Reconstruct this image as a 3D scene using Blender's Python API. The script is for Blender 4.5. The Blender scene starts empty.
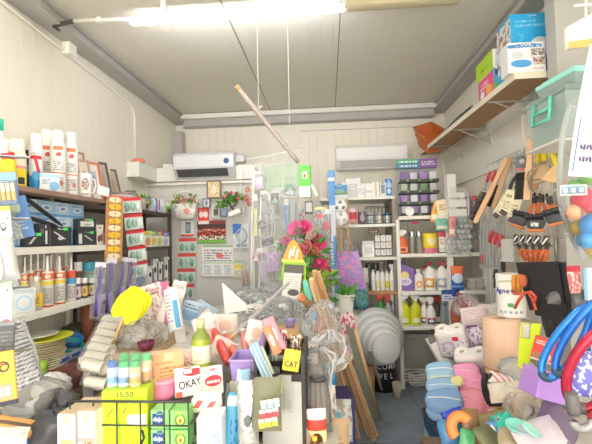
import bpy, bmesh, math, random
from mathutils import Vector, Matrix, Euler
C = bpy.context.scene.collection
SC = bpy.context.scene
PI = math.pi
def rad(a): return a*PI/180
# ---------------------------------------------------------------- camera
F = 415.0; ZC = 1.35
RHO, YAW, PITCH = rad(1.4), rad(4.3577), rad(2.1709)
CAMR = (Matrix.Rotation(YAW,3,'Z') @ Matrix.Rotation(PI/2+PITCH,3,'X') @ Matrix.Rotation(-RHO,3,'Z'))
cd = bpy.data.cameras.new('camera'); cam = bpy.data.objects.new('camera', cd); C.objects.link(cam)
cd.sensor_width = 36; cd.lens = F/592*36; cd.clip_start = .02
cam.location = (0,0,ZC); cam.rotation_euler = CAMR.to_euler(); SC.camera = cam
def P(px, py, X=None, Y=None, Z=None):
    "the point of the place seen at a pixel of the photo, on the plane X, Y or Z = const"
    d = CAMR @ Vector(((px-296)/F, (222-py)/F, -1))
    t = X/d.x if X is not None else Y/d.y if Y is not None else (Z-ZC)/d.z
    return Vector((d.x*t, d.y*t, ZC+d.z*t))
def mpp(p):
    "metres per photo pixel at a point"
    return abs((CAMR.transposed() @ (Vector(p)-Vector((0,0,ZC)))).z)/F
# ---------------------------------------------------------------- materials
MATS = {}
def rgb(c):
    if isinstance(c, str):
        c = [int(c[i:i+2],16)/255 for i in (0,2,4)]
    return tuple(((v/12.92) if v <= .04045 else ((v+.055)/1.055)**2.4) for v in c[:3]) + (1,)
def base(name):
    m = bpy.data.materials.new(name); m.use_nodes = True
    nt = m.node_tree; b = nt.nodes['Principled BSDF']
    return m, nt, b
def mat(c, rough=.5, metal=0, var=.06, scale=30, bump=0, spec=.5, emit=0):
    key = (str(c), rough, metal, var, scale, bump, spec, emit)
    if key in MATS: return MATS[key]
    m, nt, b = base('plain_'+str(c)); N, L = nt.nodes, nt.links
    b.inputs['Roughness'].default_value = rough; b.inputs['Metallic'].default_value = metal
    b.inputs['Specular IOR Level'].default_value = spec
    col = rgb(c)
    tc = N.new('ShaderNodeTexCoord'); no = N.new('ShaderNodeTexNoise'); no.inputs['Scale'].default_value = scale
    L.new(tc.outputs['Object'], no.inputs['Vector'])
    mx = N.new('ShaderNodeMix'); mx.data_type = 'RGBA'
    mx.inputs['A'].default_value = tuple(v*(1-var) for v in col[:3])+(1,)
    mx.inputs['B'].default_value = tuple(min(1,v*(1+var)) for v in col[:3])+(1,)
    L.new(no.outputs['Fac'], mx.inputs['Factor']); L.new(mx.outputs['Result'], b.inputs['Base Color'])
    if bump:
        bp = N.new('ShaderNodeBump'); bp.inputs['Strength'].default_value = bump; bp.inputs['Distance'].default_value = .01
        L.new(no.outputs['Fac'], bp.inputs['Height']); L.new(bp.outputs['Normal'], b.inputs['Normal'])
    if emit:
        b.inputs['Emission Color'].default_value = col; b.inputs['Emission Strength'].default_value = emit
    MATS[key] = m; return m
def clear(c='f2f6f6', a=.3, rough=.12):
    "thin clear plastic film or sheet: part of the light goes straight through"
    key = ('clear', c, a, rough)
    if key in MATS: return MATS[key]
    m, nt, b = base('clear_'+c); N, L = nt.nodes, nt.links
    b.inputs['Base Color'].default_value = rgb(c); b.inputs['Roughness'].default_value = rough
    tr = N.new('ShaderNodeBsdfTransparent'); mx = N.new('ShaderNodeMixShader')
    fr = N.new('ShaderNodeFresnel'); fr.inputs['IOR'].default_value = 1.4
    ad = N.new('ShaderNodeMath'); ad.operation = 'ADD'; ad.use_clamp = True; ad.inputs[1].default_value = a
    L.new(fr.outputs[0], ad.inputs[0]); L.new(ad.outputs[0], mx.inputs[0])
    L.new(tr.outputs[0], mx.inputs[1]); L.new(b.outputs[0], mx.inputs[2])
    L.new(mx.outputs[0], N['Material Output'].inputs['Surface'])
    MATS[key] = m; return m
def pm(c, shapes, ax='xz', rough=.45, front=None, var=.04):
    """printed surface: flat shapes in the thing's own 0..1 box coordinates.
    ('r',u0,v0,u1,v1,col) block, ('e',u,v,ru,rv,col) oval, ('t',u0,v0,u1,v1,col,rows) tiny print,
    ('d',u0,v0,u1,v1,col,scale) speckle, ('s',u0,v0,u1,v1,col,slope) slanted band"""
    key = ('pm', str(c), str(shapes), ax, rough, front)
    if key in MATS: return MATS[key]
    m, nt, b = base('print'); N, L = nt.nodes, nt.links
    b.inputs['Roughness'].default_value = rough
    tc = N.new('ShaderNodeTexCoord'); sp = N.new('ShaderNodeSeparateXYZ'); L.new(tc.outputs['Generated'], sp.inputs[0])
    U = sp.outputs['xyz'.index(ax[0])]; V = sp.outputs['xyz'.index(ax[1])]
    def mth(op, a, bb=0.0, cc=None):
        n = N.new('ShaderNodeMath'); n.operation = op
        for i, x in enumerate((a, bb) if cc is None else (a, bb, cc)):
            if isinstance(x, (int, float)): n.inputs[i].default_value = x
            else: L.new(x, n.inputs[i])
        return n.outputs[0]
    def rng(s, a, bb):
        return mth('COMPARE', s, (a+bb)/2, abs(bb-a)/2)
    cur = None
    def over(fac, col):
        nonlocal cur
        mx = N.new('ShaderNodeMix'); mx.data_type = 'RGBA'
        if cur is None: mx.inputs['A'].default_value = rgb(c)
        else: L.new(cur, mx.inputs['A'])
        mx.inputs['B'].default_value = rgb(col); L.new(fac, mx.inputs['Factor']); cur = mx.outputs['Result']
    fm = None
    if front:
        g = N.new('ShaderNodeSeparateXYZ'); L.new(tc.outputs['Normal'], g.inputs[0])
        fm = mth('GREATER_THAN', mth('MULTIPLY', g.outputs['xyz'.index(front[1])], 1 if front[0] == '+' else -1), .7)
    for s in shapes:
        k = s[0]
        if k == 'e':
            du = mth('DIVIDE', mth('SUBTRACT', U, s[1]), s[3]); dv = mth('DIVIDE', mth('SUBTRACT', V, s[2]), s[4])
            f = mth('LESS_THAN', mth('ADD', mth('MULTIPLY', du, du), mth('MULTIPLY', dv, dv)), 1.0); col = s[5]
        elif k == 's':
            sl = mth('ADD', U, mth('MULTIPLY', mth('SUBTRACT', V, (s[2]+s[4])/2), s[6]))
            f = mth('MULTIPLY', rng(sl, s[1], s[3]), rng(V, s[2], s[4])); col = s[5]
        else:
            f = mth('MULTIPLY', rng(U, s[1], s[3]), rng(V, s[2], s[4])); col = s[5]
            if k in 'td':
                no = N.new('ShaderNodeTexNoise'); no.noise_dimensions = '3D'
                cb = N.new('ShaderNodeCombineXYZ')
                if k == 't':
                    rows = s[6]
                    vv = mth('MULTIPLY', mth('SUBTRACT', V, s[2]), rows/(s[4]-s[2]))
                    L.new(mth('MULTIPLY', mth('SUBTRACT', U, s[1]), 2.2*rows+8), cb.inputs[0])
                    L.new(mth('MULTIPLY', mth('FLOOR', vv), 7.3), cb.inputs[1])
                    ln = mth('LESS_THAN', mth('FRACT', vv), .6)
                    no.inputs['Scale'].default_value = 2.0; no.inputs['Detail'].default_value = 1
                    L.new(cb.outputs[0], no.inputs['Vector'])
                    f = mth('MULTIPLY', f, mth('MULTIPLY', ln, mth('GREATER_THAN', no.outputs['Fac'], .46)))
                else:
                    L.new(mth('MULTIPLY', U, s[6]), cb.inputs[0]); L.new(mth('MULTIPLY', V, s[6]), cb.inputs[1])
                    no.inputs['Scale'].default_value = 1.0; no.inputs['Detail'].default_value = 1
                    L.new(cb.outputs[0], no.inputs['Vector'])
                    f = mth('MULTIPLY', f, mth('GREATER_THAN', no.outputs['Fac'], .54))
        if fm is not None: f = mth('MULTIPLY', f, fm)
        over(f, col)
    if cur is not None: L.new(cur, b.inputs['Base Color'])
    else: b.inputs['Base Color'].default_value = rgb(c)
    MATS[key] = m; return m
# ---------------------------------------------------------------- mesh builder
class MB:
    def __init__(s): s.v = []; s.f = []; s.mi = []; s.sm = []; s.k = 0
    def add(s, vs, fs, smooth=False, M=None):
        o = len(s.v)
        s.v += [tuple(M @ Vector(v)) if M is not None else tuple(v) for v in vs]
        for f in fs: s.f.append(tuple(o+i for i in f)); s.mi.append(s.k); s.sm.append(smooth)
        return s
    def box(s, c, d, r=None, bev=0.0):
        x, y, z = d[0]/2, d[1]/2, d[2]/2
        M = Matrix.Translation(Vector(c)) @ (Euler(r).to_matrix().to_4x4() if r else Matrix.Identity(4))
        if bev <= 0:
            vs = [(a,b,cc) for a in (-x,x) for b in (-y,y) for cc in (-z,z)]
            return s.add(vs, [(0,1,3,2),(4,6,7,5),(0,4,5,1),(2,3,7,6),(0,2,6,4),(1,5,7,3)], False, M)
        bev = min(bev, .49*min(d)); bm = bmesh.new(); bmesh.ops.create_cube(bm, size=1)
        for v in bm.verts: v.co = (v.co.x*d[0], v.co.y*d[1], v.co.z*d[2])
        bmesh.ops.bevel(bm, geom=bm.edges[:], offset=bev, segments=2, affect='EDGES', profile=.5)
        bm.verts.index_update()
        s.add([v.co[:] for v in bm.verts], [[v.index for v in f.verts] for f in bm.faces], False, M); bm.free(); return s
    def lathe(s, prof, n=16, c=(0,0,0), r=None, sx=1, sy=1, closed=True):
        M = Matrix.Translation(Vector(c)) @ (Euler(r).to_matrix().to_4x4() if r else Matrix.Identity(4))
        vs = []; fs = []; m = len(prof)
        for (ra, z) in prof:
            for i in range(n):
                a = 2*PI*i/n; vs.append((ra*math.cos(a)*sx, ra*math.sin(a)*sy, z))
        for j in range(m-1):
            for i in range(n):
                fs.append((j*n+i, j*n+(i+1)%n, (j+1)*n+(i+1)%n, (j+1)*n+i))
        if closed:
            if prof[0][0] > 1e-5: fs.append(tuple(range(n-1,-1,-1)))
            if prof[-1][0] > 1e-5: fs.append(tuple((m-1)*n+i for i in range(n)))
        s.add(vs, fs, True, M); return s
    def cyl(s, a, b, r, n=10, r2=None):
        a, b = Vector(a), Vector(b); d = b-a; q = d.to_track_quat('Z','Y').to_matrix().to_4x4()
        M = Matrix.Translation(a) @ q; r2 = r if r2 is None else r2; h = d.length
        vs = [(r*math.cos(2*PI*i/n), r*math.sin(2*PI*i/n), 0) for i in range(n)] + [(r2*math.cos(2*PI*i/n), r2*math.sin(2*PI*i/n), h) for i in range(n)]
        fs = [(i,(i+1)%n,n+(i+1)%n,n+i) for i in range(n)]
        s.add(vs, fs, True, M); s.add(vs, [tuple(range(n-1,-1,-1)), tuple(range(n,2*n))], False, M); return s
    def tube(s, pts, r, n=6, closed=False, rs=None):
        pts = [Vector(p) for p in pts]; m = len(pts); rings = []; up = None
        for i, p in enumerate(pts):
            if closed: t = pts[(i+1)%m]-pts[i-1]
            else: t = pts[min(i+1,m-1)]-pts[max(i-1,0)]
            if t.length < 1e-9: t = Vector((0,0,1))
            t.normalize()
            if up is None:
                up = Vector((0,0,1)) if abs(t.z) < .9 else Vector((1,0,0))
            side = t.cross(up); 
            if side.length < 1e-6: side = t.orthogonal()
            side.normalize(); up = side.cross(t); rr = rs[i] if rs else r
            rings.append([p + side*rr*math.cos(2*PI*k/n) + up*rr*math.sin(2*PI*k/n) for k in range(n)])
        vs = [v for rg in rings for v in rg]; fs = []
        for i in range(m if closed else m-1):
            j = (i+1)%m
            for k in range(n): fs.append((i*n+k, i*n+(k+1)%n, j*n+(k+1)%n, j*n+k))
        if not closed: fs += [tuple(range(n-1,-1,-1)), tuple((m-1)*n+k for k in range(n))]
        s.add(vs, fs, True); return s
    def prism(s, out, d, ax='y', c=(0,0,0), r=None):
        "outline in (u,v) pushed d along an axis, centred on it"
        M = Matrix.Translation(Vector(c)) @ (Euler(r).to_matrix().to_4x4() if r else Matrix.Identity(4))
        n = len(out)
        def at(u, v, w): return {'y':(u,w,v),'x':(w,u,v),'z':(u,v,w)}[ax]
        vs = [at(u,v,-d/2) for u,v in out] + [at(u,v,d/2) for u,v in out]
        fs = [tuple(range(n)), tuple(range(2*n-1,n-1,-1))] + [(i,n+i,n+(i+1)%n,(i+1)%n) for i in range(n)]
        s.add(vs, fs, False, M); return s
    def ball(s, c, rx, ry=None, rz=None, n=12, m=8, r=None):
        ry = ry or rx; rz = rz or rx
        M = Matrix.Translation(Vector(c)) @ (Euler(r).to_matrix().to_4x4() if r else Matrix.Identity(4))
        vs = [(0,0,-rz)]; fs = []
        for j in range(1,m):
            t = PI*j/m-PI/2
            for i in range(n):
                a = 2*PI*i/n; vs.append((rx*math.cos(t)*math.cos(a), ry*math.cos(t)*math.sin(a), rz*math.sin(t)))
        vs.append((0,0,rz)); L = len(vs)-1
        for i in range(n): fs.append((0, 1+(i+1)%n, 1+i)); fs.append((L, L-n+i, L-n+(i+1)%n))
        for j in range(m-2):
            for i in range(n): fs.append((1+j*n+i, 1+j*n+(i+1)%n, 1+(j+1)*n+(i+1)%n, 1+(j+1)*n+i))
        s.add(vs, fs, True, M); return s
    def grid(s, fn, nu, nv, smooth=True):
        vs = [fn(i/nu, j/nv) for j in range(nv+1) for i in range(nu+1)]
        fs = [(j*(nu+1)+i, j*(nu+1)+i+1, (j+1)*(nu+1)+i+1, (j+1)*(nu+1)+i) for j in range(nv) for i in range(nu)]
        s.add(vs, fs, smooth); return s
    def build(s, name, m, parent=None, thick=0):
        me = bpy.data.meshes.new(name); me.from_pydata(s.v, [], s.f)
        for x in (m if isinstance(m, (list, tuple)) else [m]): me.materials.append(x)
        me.polygons.foreach_set('material_index', s.mi); me.polygons.foreach_set('use_smooth', s.sm); me.update()
        if thick:
            bm = bmesh.new(); bm.from_mesh(me); bmesh.ops.recalc_face_normals(bm, faces=bm.faces[:])
            bmesh.ops.solidify(bm, geom=bm.faces[:], thickness=thick); bm.to_mesh(me); bm.free()
        else:
            bm = bmesh.new(); bm.from_mesh(me); bmesh.ops.recalc_face_normals(bm, faces=bm.faces[:]); bm.to_mesh(me); bm.free()
        o = bpy.data.objects.new(name, me); C.objects.link(o)
        if parent is not None: o.parent = parent
        return o
def tag(o, label, cat=None, group=None, kind=None):
    if label: o['label'] = label
    if cat: o['category'] = cat
    if group: o['group'] = group
    if kind: o['kind'] = kind
    return o
def place(o, loc=(0,0,0), rot=0):
    o.location = loc
    o.rotation_euler = rot if isinstance(rot, (tuple, list, Euler)) else (0,0,rad(rot))
    return o
def thing(name, label, cat, loc=(0,0,0), rot=0, group=None):
    o = bpy.data.objects.new(name, None); C.objects.link(o); o.empty_display_size = .05
    return tag(place(o, loc, rot), label, cat, group)
def struct(name, mb, m, label=None):
    o = mb.build(name, m); o['kind'] = 'structure'
    if label: o['label'] = label; o['category'] = name.split('_')[0]
    return o
def kids(o): return [x for x in bpy.data.objects if x.parent == o]
def dup(root, label, loc, rot=0, group=None):
    r = root.copy(); C.objects.link(r); place(r, loc, rot); r['label'] = label
    if group: r['group'] = group
    for ch in list(root.children):
        c = ch.copy(); C.objects.link(c); c.parent = r
        for g in list(ch.children):
            d = g.copy(); C.objects.link(d); d.parent = c
    return r
def text(s, size, m, parent, loc, rot=(PI/2,0,0), ext=.0006, name='lettering', sx=1, align='CENTER'):
    cu = bpy.data.curves.new('t','FONT'); cu.body = s; cu.size = size; cu.extrude = ext; cu.align_x = align; cu.align_y = 'CENTER'
    cu.offset = size*.012
    o = bpy.data.objects.new('t', cu); C.objects.link(o); bpy.context.view_layer.update()
    me = bpy.data.meshes.new_from_object(o.evaluated_get(bpy.context.evaluated_depsgraph_get()))
    bpy.data.objects.remove(o); bpy.data.curves.remove(cu)
    me.materials.clear(); me.materials.append(m); n = bpy.data.objects.new(name, me); C.objects.link(n)
    parent = next((k for k in parent.children if k.name.split('.')[0] in ('body','card','cups','paper')), parent)
    n.parent = parent; n.location = loc; n.rotation_euler = rot; n.scale = (sx,1,1); return n
ORD = ['first','second','third','fourth','fifth','sixth','seventh','eighth','ninth','tenth','eleventh','twelfth']
# ---------------------------------------------------------------- the room
XL, XR, YB, YF, ZT = -1.79, 1.37, 4.84, -1.6, 2.82
WHITE = mat('f3eee0', .42, var=.02, scale=3)
def ribbed(u0, u1, at, pitch=.1, g=.0035, dep=.004):
    "profile of a sandwich panel wall: flat strips between shallow grooves"
    pts = []; u = u0
    while u < u1-1e-6:
        e = min(u+pitch, u1)
        pts += [(u, 0), (u+g*.1, 0), (e-g, 0), (e-g*.5, dep)]; u = e
    pts.append((u1, 0)); return pts
def panel_wall(name, prof, fn, m):
    b = MB()
    for (u, d), (u2, d2) in zip(prof, prof[1:]):
        b.add([fn(u,d,0), fn(u2,d2,0), fn(u2,d2,1), fn(u,d,1)], [(0,1,2,3)])
    return b
pl = ribbed(YF, YB, 0)
b = panel_wall('w', pl, lambda u,d,t: (XL-d, u, ZT*t), WHITE); b.box((XL-.06,(YF+YB)/2,ZT/2),(.1,YB-YF,ZT)); struct('wall_left', b, WHITE)
b = panel_wall('w', pl, lambda u,d,t: (XR+d, u, ZT*t), WHITE); b.box((XR+.06,(YF+YB)/2,ZT/2),(.1,YB-YF,ZT)); struct('wall_right', b, WHITE)
b = panel_wall('w', ribbed(XL, XR, 0), lambda u,d,t: (u, YB+d, ZT*t), WHITE); b.box(((XL+XR)/2,YB+.06,ZT/2),(XR-XL,.1,ZT)); struct('wall_back', b, WHITE)
CEIL = mat('e6e2d4', .5, var=.03, scale=2)
b = panel_wall('c', ribbed(XL, XR, 0, .085, .002, .0015), lambda u,d,t: (u, YF+(YB-YF)*t, ZT+d), CEIL)
b.box(((XL+XR)/2,(YF+YB)/2,ZT+.06),(XR-XL,YB-YF,.1)); struct('ceiling', b, CEIL)
# the two wide joints between ceiling panels
for i, x in enumerate((-.62, .12)):
    b = MB(); b.box((x,(2.0+YB)/2,ZT-.001),(.007,YB-2.0,.004)); struct('trim_%d'%(5+i), b, mat('8b8578', .7))
# tiled floor
def floor_mat():
    m, nt, bs = base('floor_tiles'); N, L = nt.nodes, nt.links
    tc = N.new('ShaderNodeTexCoord'); br = N.new('ShaderNodeTexBrick'); br.offset = 0
    mp = N.new('ShaderNodeMapping'); mp.inputs['Location'].default_value = (.13,.02,0)
    L.new(tc.outputs['Object'], mp.inputs['Vector']); L.new(mp.outputs[0], br.inputs['Vector'])
    br.inputs['Scale'].default_value = 1; br.inputs['Brick Width'].default_value = .4; br.inputs['Row Height'].default_value = .4
    br.inputs['Mortar Size'].default_value = .004; br.inputs['Color1'].default_value = rgb('94a2b1'); br.inputs['Color2'].default_value = rgb('8c9aaa')
    br.inputs['Mortar'].default_value = rgb('59656f')
    no = N.new('ShaderNodeTexNoise'); no.inputs['Scale'].default_value = 7; no.inputs['Detail'].default_value = 6; L.new(tc.outputs['Object'], no.inputs['Vector'])
    mx = N.new('ShaderNodeMix'); mx.data_type = 'RGBA'; mx.blend_type = 'OVERLAY'; mx.inputs['Factor'].default_value = .5
    L.new(br.outputs['Color'], mx.inputs['A']); L.new(no.outputs['Fac'], mx.inputs['B']); L.new(mx.outputs['Result'], bs.inputs['Base Color'])
    bs.inputs['Roughness'].default_value = .35; return m
b = MB(); b.box(((XL+XR)/2,(YF+YB)/2,-.05),(XR-XL+.2,YB-YF+.2,.1)); struct('floor', b, floor_mat())
# steel beams under the ceiling, corner column, ledge
STEEL = mat('b7b5b0', .45, var=.04, scale=8); TRIM = mat('efede6', .4)
def channel(x0, x1, y0, y1, z0, z1, ax, lip):
    b = MB(); b.box(((x0+x1)/2,(y0+y1)/2,(z0+z1)/2),(x1-x0,y1-y0,z1-z0), bev=.008)
    if ax == 'L': b.box((x1+.012,(y0+y1)/2,z1-.012),(.03,y1-y0,.02)); b.box((x1+.008,(y0+y1)/2,z0+.008),(.02,y1-y0,.016))
    if ax == 'R': b.box((x0-.012,(y0+y1)/2,z1-.012),(.03,y1-y0,.02)); b.box((x0-.008,(y0+y1)/2,z0+.008),(.02,y1-y0,.016))
    return b
struct('trim_1', channel(XL, -1.665, YF, YB, 2.735, ZT, 'L', 1), STEEL)
struct('trim_2', channel(1.235, XR, YF, YB, 2.735, ZT, 'R', 1), STEEL)
b = MB(); b.box(((-1.665+1.235)/2, YB-.06, 2.735),(2.9,.12,.10), bev=.006); struct('trim_3', b, STEEL)
b = MB(); b.box(((-1.665+1.235)/2, YB-.09, 2.785),(2.9,.2,.05)); struct('trim_4', b, TRIM)
b = MB(); p0 = P(171,130,Y=4.7); p1 = P(182,130,Y=4.7)
b.box(((p0.x+p1.x)/2, 4.75, 1.315),(p1.x-p0.x,.12,2.63), bev=.004); struct('column', b, STEEL)['label'] = 'grey steel corner column'
FOAM = mat('e8a070', .9, bump=.6, scale=60)
for i, (px, w) in enumerate(((169.5,.025),(183.5,.02))):
    p = P(px, 130, Y=4.8); b = MB()
    b.tube([(p.x+.006*math.sin(k*2.3), 4.825, 2.0+.035*k) for k in range(18)], w*.5, 6); struct('trim_%d'%(7+i), b, FOAM)
# low white partition in the far left corner with a ledge on top
PX1 = P(254,240,Y=4.0).x; PZ = P(200,167,Y=4.0).z
b = MB(); b.box(((XL+PX1)/2,4.42,PZ/2-.07),(PX1-XL,.82,PZ-.141)); struct('wall_partition', b, mat('dddcd6',.45,var=.02,scale=4))
b = MB(); b.box(((XL+PX1)/2+.006,4.40,PZ-.07),(PX1-XL+.012,.86,.14), bev=.008); b.box((XL+.06,3.78,PZ-.073),(.12,.4,.14), bev=.008); struct('trim_9', b, TRIM)
b = MB(); b.box(((XL+PX1)/2,3.97,PZ-.165),(PX1-XL,.02,.02)); struct('trim_11', b, TRIM)
# thin duct along the back wall
b = MB(); q0 = P(302,130,Y=4.8); q1 = P(418,122,Y=4.8); b.box(((q0.x+q1.x)/2,4.82,q0.z),(q1.x-q0.x,.03,.02)); b.box((q1.x,4.82,q0.z-.06),(.02,.03,.12)); struct('trim_10', b, TRIM)
# ---------------------------------------------------------------- light
w = bpy.data.worlds.new('sky'); SC.world = w; w.use_nodes = True
bg = w.node_tree.nodes['Background']; bg.inputs[0].default_value = rgb('fff8ec'); bg.inputs[1].default_value = 2.75
SC.view_settings.view_transform = 'Standard'; SC.view_settings.look = 'None'; SC.view_settings.gamma = 1; SC.view_settings.exposure = 1.02
SC.view_settings.use_curve_mapping = False
SC.cycles.max_bounces = 8; SC.cycles.transparent_max_bounces = 24; SC.cycles.sample_clamp_indirect = 6
def area(name, loc, size, size_y, power, rot, col='fff6e8'):
    ld = bpy.data.lights.new(name,'AREA'); ld.shape = 'RECTANGLE'; ld.size = size; ld.size_y = size_y; ld.energy = power; ld.color = rgb(col)[:3]
    o = bpy.data.objects.new(name, ld); C.objects.link(o); o.location = loc; o.rotation_euler = rot; return o
# fluorescent tube: bare lit tube to the left, boxed fitting to the right
t0 = P(131,20,Z=2.70); t1 = P(343,12,Z=2.70)
ty = (t0.y+t1.y)/2
t = thing('fluorescent_lamp', 'long bare glowing fluorescent tube on a white batten under the ceiling', 'ceiling light', ((t0.x+t1.x)/2, ty, ZT))
L2 = (t1.x-t0.x)/2
b = MB(); b.box((0,0,-.098),(2*L2+.04,.035,.018), bev=.004); b.build('batten', TRIM, t)
b = MB(); b.cyl((-L2,0,-.122),(L2,0,-.122),.013,12); b.build('tube', mat('f4f6ff', .4, emit=44), t)
for s in (-1,1):
    b = MB(); b.box((s*(L2+.012),0,-.115),(.025,.03,.05), bev=.006); b.build('lamp_holder', TRIM, t)
    b = MB(); b.box((s*L2*.7,0,-.045),(.03,.03,.09)); b.build('ceiling_mount', TRIM, t)
f0 = P(343,18,Z=2.72); f1 = P(450,14,Z=2.72)
t = thing('lamp_fitting', 'yellowed boxed fluorescent fitting with clear cover, right of the lit tube', 'ceiling light', ((f0.x+f1.x)/2, ty, ZT)); L2 = (f1.x-f0.x)/2
b = MB(); b.box((0,0,-.055),(2*L2,.13,.044), bev=.01); b.box((0,0,-.017),(.5*L2,.06,.034)); b.build('housing', mat('e6e0cf', .4), t)
b = MB(); b.lathe([(.06,-L2),(.062,-L2+.02),(.062,L2-.02),(.06,L2)], 16, (0,0,-.088), (0,PI/2,0), sx=.65); b.build('diffuser', clear('f3e6bd', .5, .25), t)
b = MB(); b.cyl((-L2+.04,0,-.095),(L2-.04,0,-.095),.013,10); b.build('tube', mat('f6ecd0', .4), t)
for s in (-1,1):
    b = MB(); b.box((s*(L2-.1),.0,-.075),(.03,.14,.05), bev=.008); b.build('clip', mat('e9e4d6', .4), t)
# ---------------------------------------------------------------- kinds of goods
PROF = {
 'aerosol': ([(.95,0),(1,.012),(1,.76),(.9,.81),(.6,.83)], [(.76,.81),(.8,.83),(.8,.96),(.66,1),(0,1)]),
 'caulk':   ([(1,0),(1,.66),(.96,.68),(.4,.69)], [(.34,.69),(.3,.72),(.17,.98),(.14,1),(0,1)]),
 'jar':     ([(.9,0),(1,.04),(1,.68),(.84,.76)], [(.95,.74),(.97,.76),(.97,.98),(.9,1),(0,1)]),
 'bottle':  ([(.9,0),(1,.03),(1,.56),(.86,.68),(.4,.79),(.36,.84)], [(.44,.83),(.44,.99),(.38,1),(0,1)]),
 'can':     ([(.97,0),(1,.02),(1,.95),(.96,.97)], [(1.02,.94),(1.02,.99),(.96,1),(.9,.985),(0,.985)]),
 'pill':    ([(.95,0),(1,.03),(1,.7),(.8,.78)], [(.82,.77),(.84,.79),(.84,.98),(.78,1),(0,1)]),
 'tall':    ([(.9,0),(1,.02),(1,.8),(.7,.9),(.5,.92)], [(.55,.91),(.55,.99),(.48,1),(0,1)]),
 'jug':     ([(.94,0),(1,.03),(1,.58),(.8,.74),(.3,.84),(.27,.88)], [(.34,.87),(.34,.99),(.3,1),(0,1)]),
}
def bottle(kind, label, cat, loc, h, r, bmt, cmt, rot=0, group=None, name='bottle', sy=1, cap='cap', n=16, wrap=None):
    t = thing(name, label, cat, loc, rot, group); a, c = PROF[kind]
    b = MB(); b.lathe([(q*r, z*h) for q, z in a], n, sy=sy); b.build('body', bmt, t)
    b = MB(); b.lathe([(q*r, z*h) for q, z in c], n, sy=sy if kind != 'caulk' else 1); b.build('nozzle' if kind == 'caulk' else cap, cmt, t)
    if kind == 'jug':
        b = MB(); b.tube([(r*.5,0,h*.72),(r*.95,0,h*.74),(r*1.12,0,h*.62),(r*1.1,0,h*.4),(r*.95,0,h*.3)], r*.14, 8); b.build('handle', bmt, t)
    if wrap:
        m, z0, z1 = wrap; b = MB(); b.lathe([(r*1.012,z0*h),(r*1.012,z1*h)], n, sy=sy, closed=False); b.build('paper_label', m, t)
    return t
def spray(label, loc, h, r, bmt, hm, tm=None, rot=0, group=None, wrap=None, name='spray_bottle', cat='spray bottle'):
    t = thing(name, label, cat, loc, rot, group)
    b = MB(); b.lathe([(.92*r,0),(r,.03*h),(r,.42*h),(.86*r,.56*h),(.42*r,.68*h),(.3*r,.74*h)], 16, sy=.62); b.build('body', bmt, t)
    b = MB(); b.lathe([(.4*r,.73*h),(.4*r,.8*h),(.3*r,.82*h)], 12)
    b.prism([(-.55*r,.82*h),(-1.05*r,.93*h),(-1.05*r,.985*h),(-.4*r,1.0*h),(.5*r,.99*h),(.75*r,.9*h),(.42*r,.82*h)], .5*r)
    hd = b.build('spray_head', hm, t)
    b = MB(); b.prism([(-.42*r,.9*h),(-.75*r,.72*h),(-.68*r,.71*h),(-.3*r,.88*h)], .3*r); b.build('trigger', tm or hm, hd)
    if wrap:
        b = MB(); b.lathe([(r*1.015,.07*h),(r*1.015,.4*h)], 16, sy=.63, closed=False); b.build('paper_label', wrap, t)
    return t
def carton(label, loc, d, m, rot=0, group=None, name='carton', cat='box', flap=None, bev=.003):
    "a printed box, base at loc, front towards -y"
    t = thing(name, label, cat, loc, rot, group)
    b = MB(); b.box((0,0,d[2]/2-.0006), (d[0],d[1],d[2]-.0012), bev=min(bev,.1*min(d))); b.build('body', m, t)
    if flap is not False:
        b = MB(); b.box((0,-d[1]*.02,d[2]-.0008),(d[0]*.985,d[1]*.93,.0018)); b.box((0,-d[1]/2-.0004,d[2]-min(.02,d[2]*.12)),(d[0]*.3,.0012,min(.03,d[2]*.2)))
        b.build('tuck_flap', flap or m, t)
    return t
def mug(label, loc, h, r, m, rot=0, name='mug', cat='mug', group=None):
    t = thing(name, label, cat, loc, rot, group)
    b = MB(); b.lathe([(r*.9,0),(r,.04*h),(r,h),(r*.93,h),(r*.9,.08*h),(0,.07*h)], 20); b.build('body', m, t)
    b = MB(); b.tube([(r*.95+.0,0,h*.82),(r*1.5,0,h*.78),(r*1.7,0,h*.52),(r*1.45,0,h*.26),(r*.95,0,h*.2)], r*.13, 8); b.build('handle', mat('f4f2ee',.3), t)
    return t
def pillow_fn(w, h, t, seed=0, wr=.12, hem=.06):
    r = random.Random(seed); ph = [r.uniform(0,6.3) for _ in range(6)]
    def f(u, v, s):
        e = min(1, max(0, min(u,1-u)/hem)) * min(1, max(0, min(v,1-v)/hem))
        body = (max(0,math.sin(PI*u))*max(0,math.sin(PI*v)))**.45*e
        wv = wr*t*(math.sin(11*u+5*v+ph[0])+math.sin(17*v-6*u+ph[1])+.6*math.sin(23*u+19*v+ph[2]))*.5
        edge = .012*w*math.sin(9*v+ph[3])
        return ((u-.5)*w+edge*(.5-u)*2, s*(t/2*body+wv*.6*e)+wv*.5, v*h+.01*h*math.sin(8*u+ph[4])*(v-.5))
    return f
def packet(label, loc, w, h, t, m, rot=0, group=None, name='packet', cat='packet', seed=0, inside=None, tab=None, n=10):
    "a soft sealed plastic packet standing on its lower edge; optional contents mesh inside"
    o = thing(name, label, cat, loc, rot, group); f = pillow_fn(w,h,t,seed)
    b = MB(); b.grid(lambda u,v: f(u,v,-1), n, n); b.grid(lambda u,v: f(u,v,1), n, n); b.build('film', m, o)
    if inside:
        for nm, mb, im in inside: mb.build(nm, im, o)
    if tab:
        b = MB(); b.box((0,0,h+.004),(w*.98,max(.003,t*.12),h*.16)); b.build('header_card', tab, o)
    return o
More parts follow.
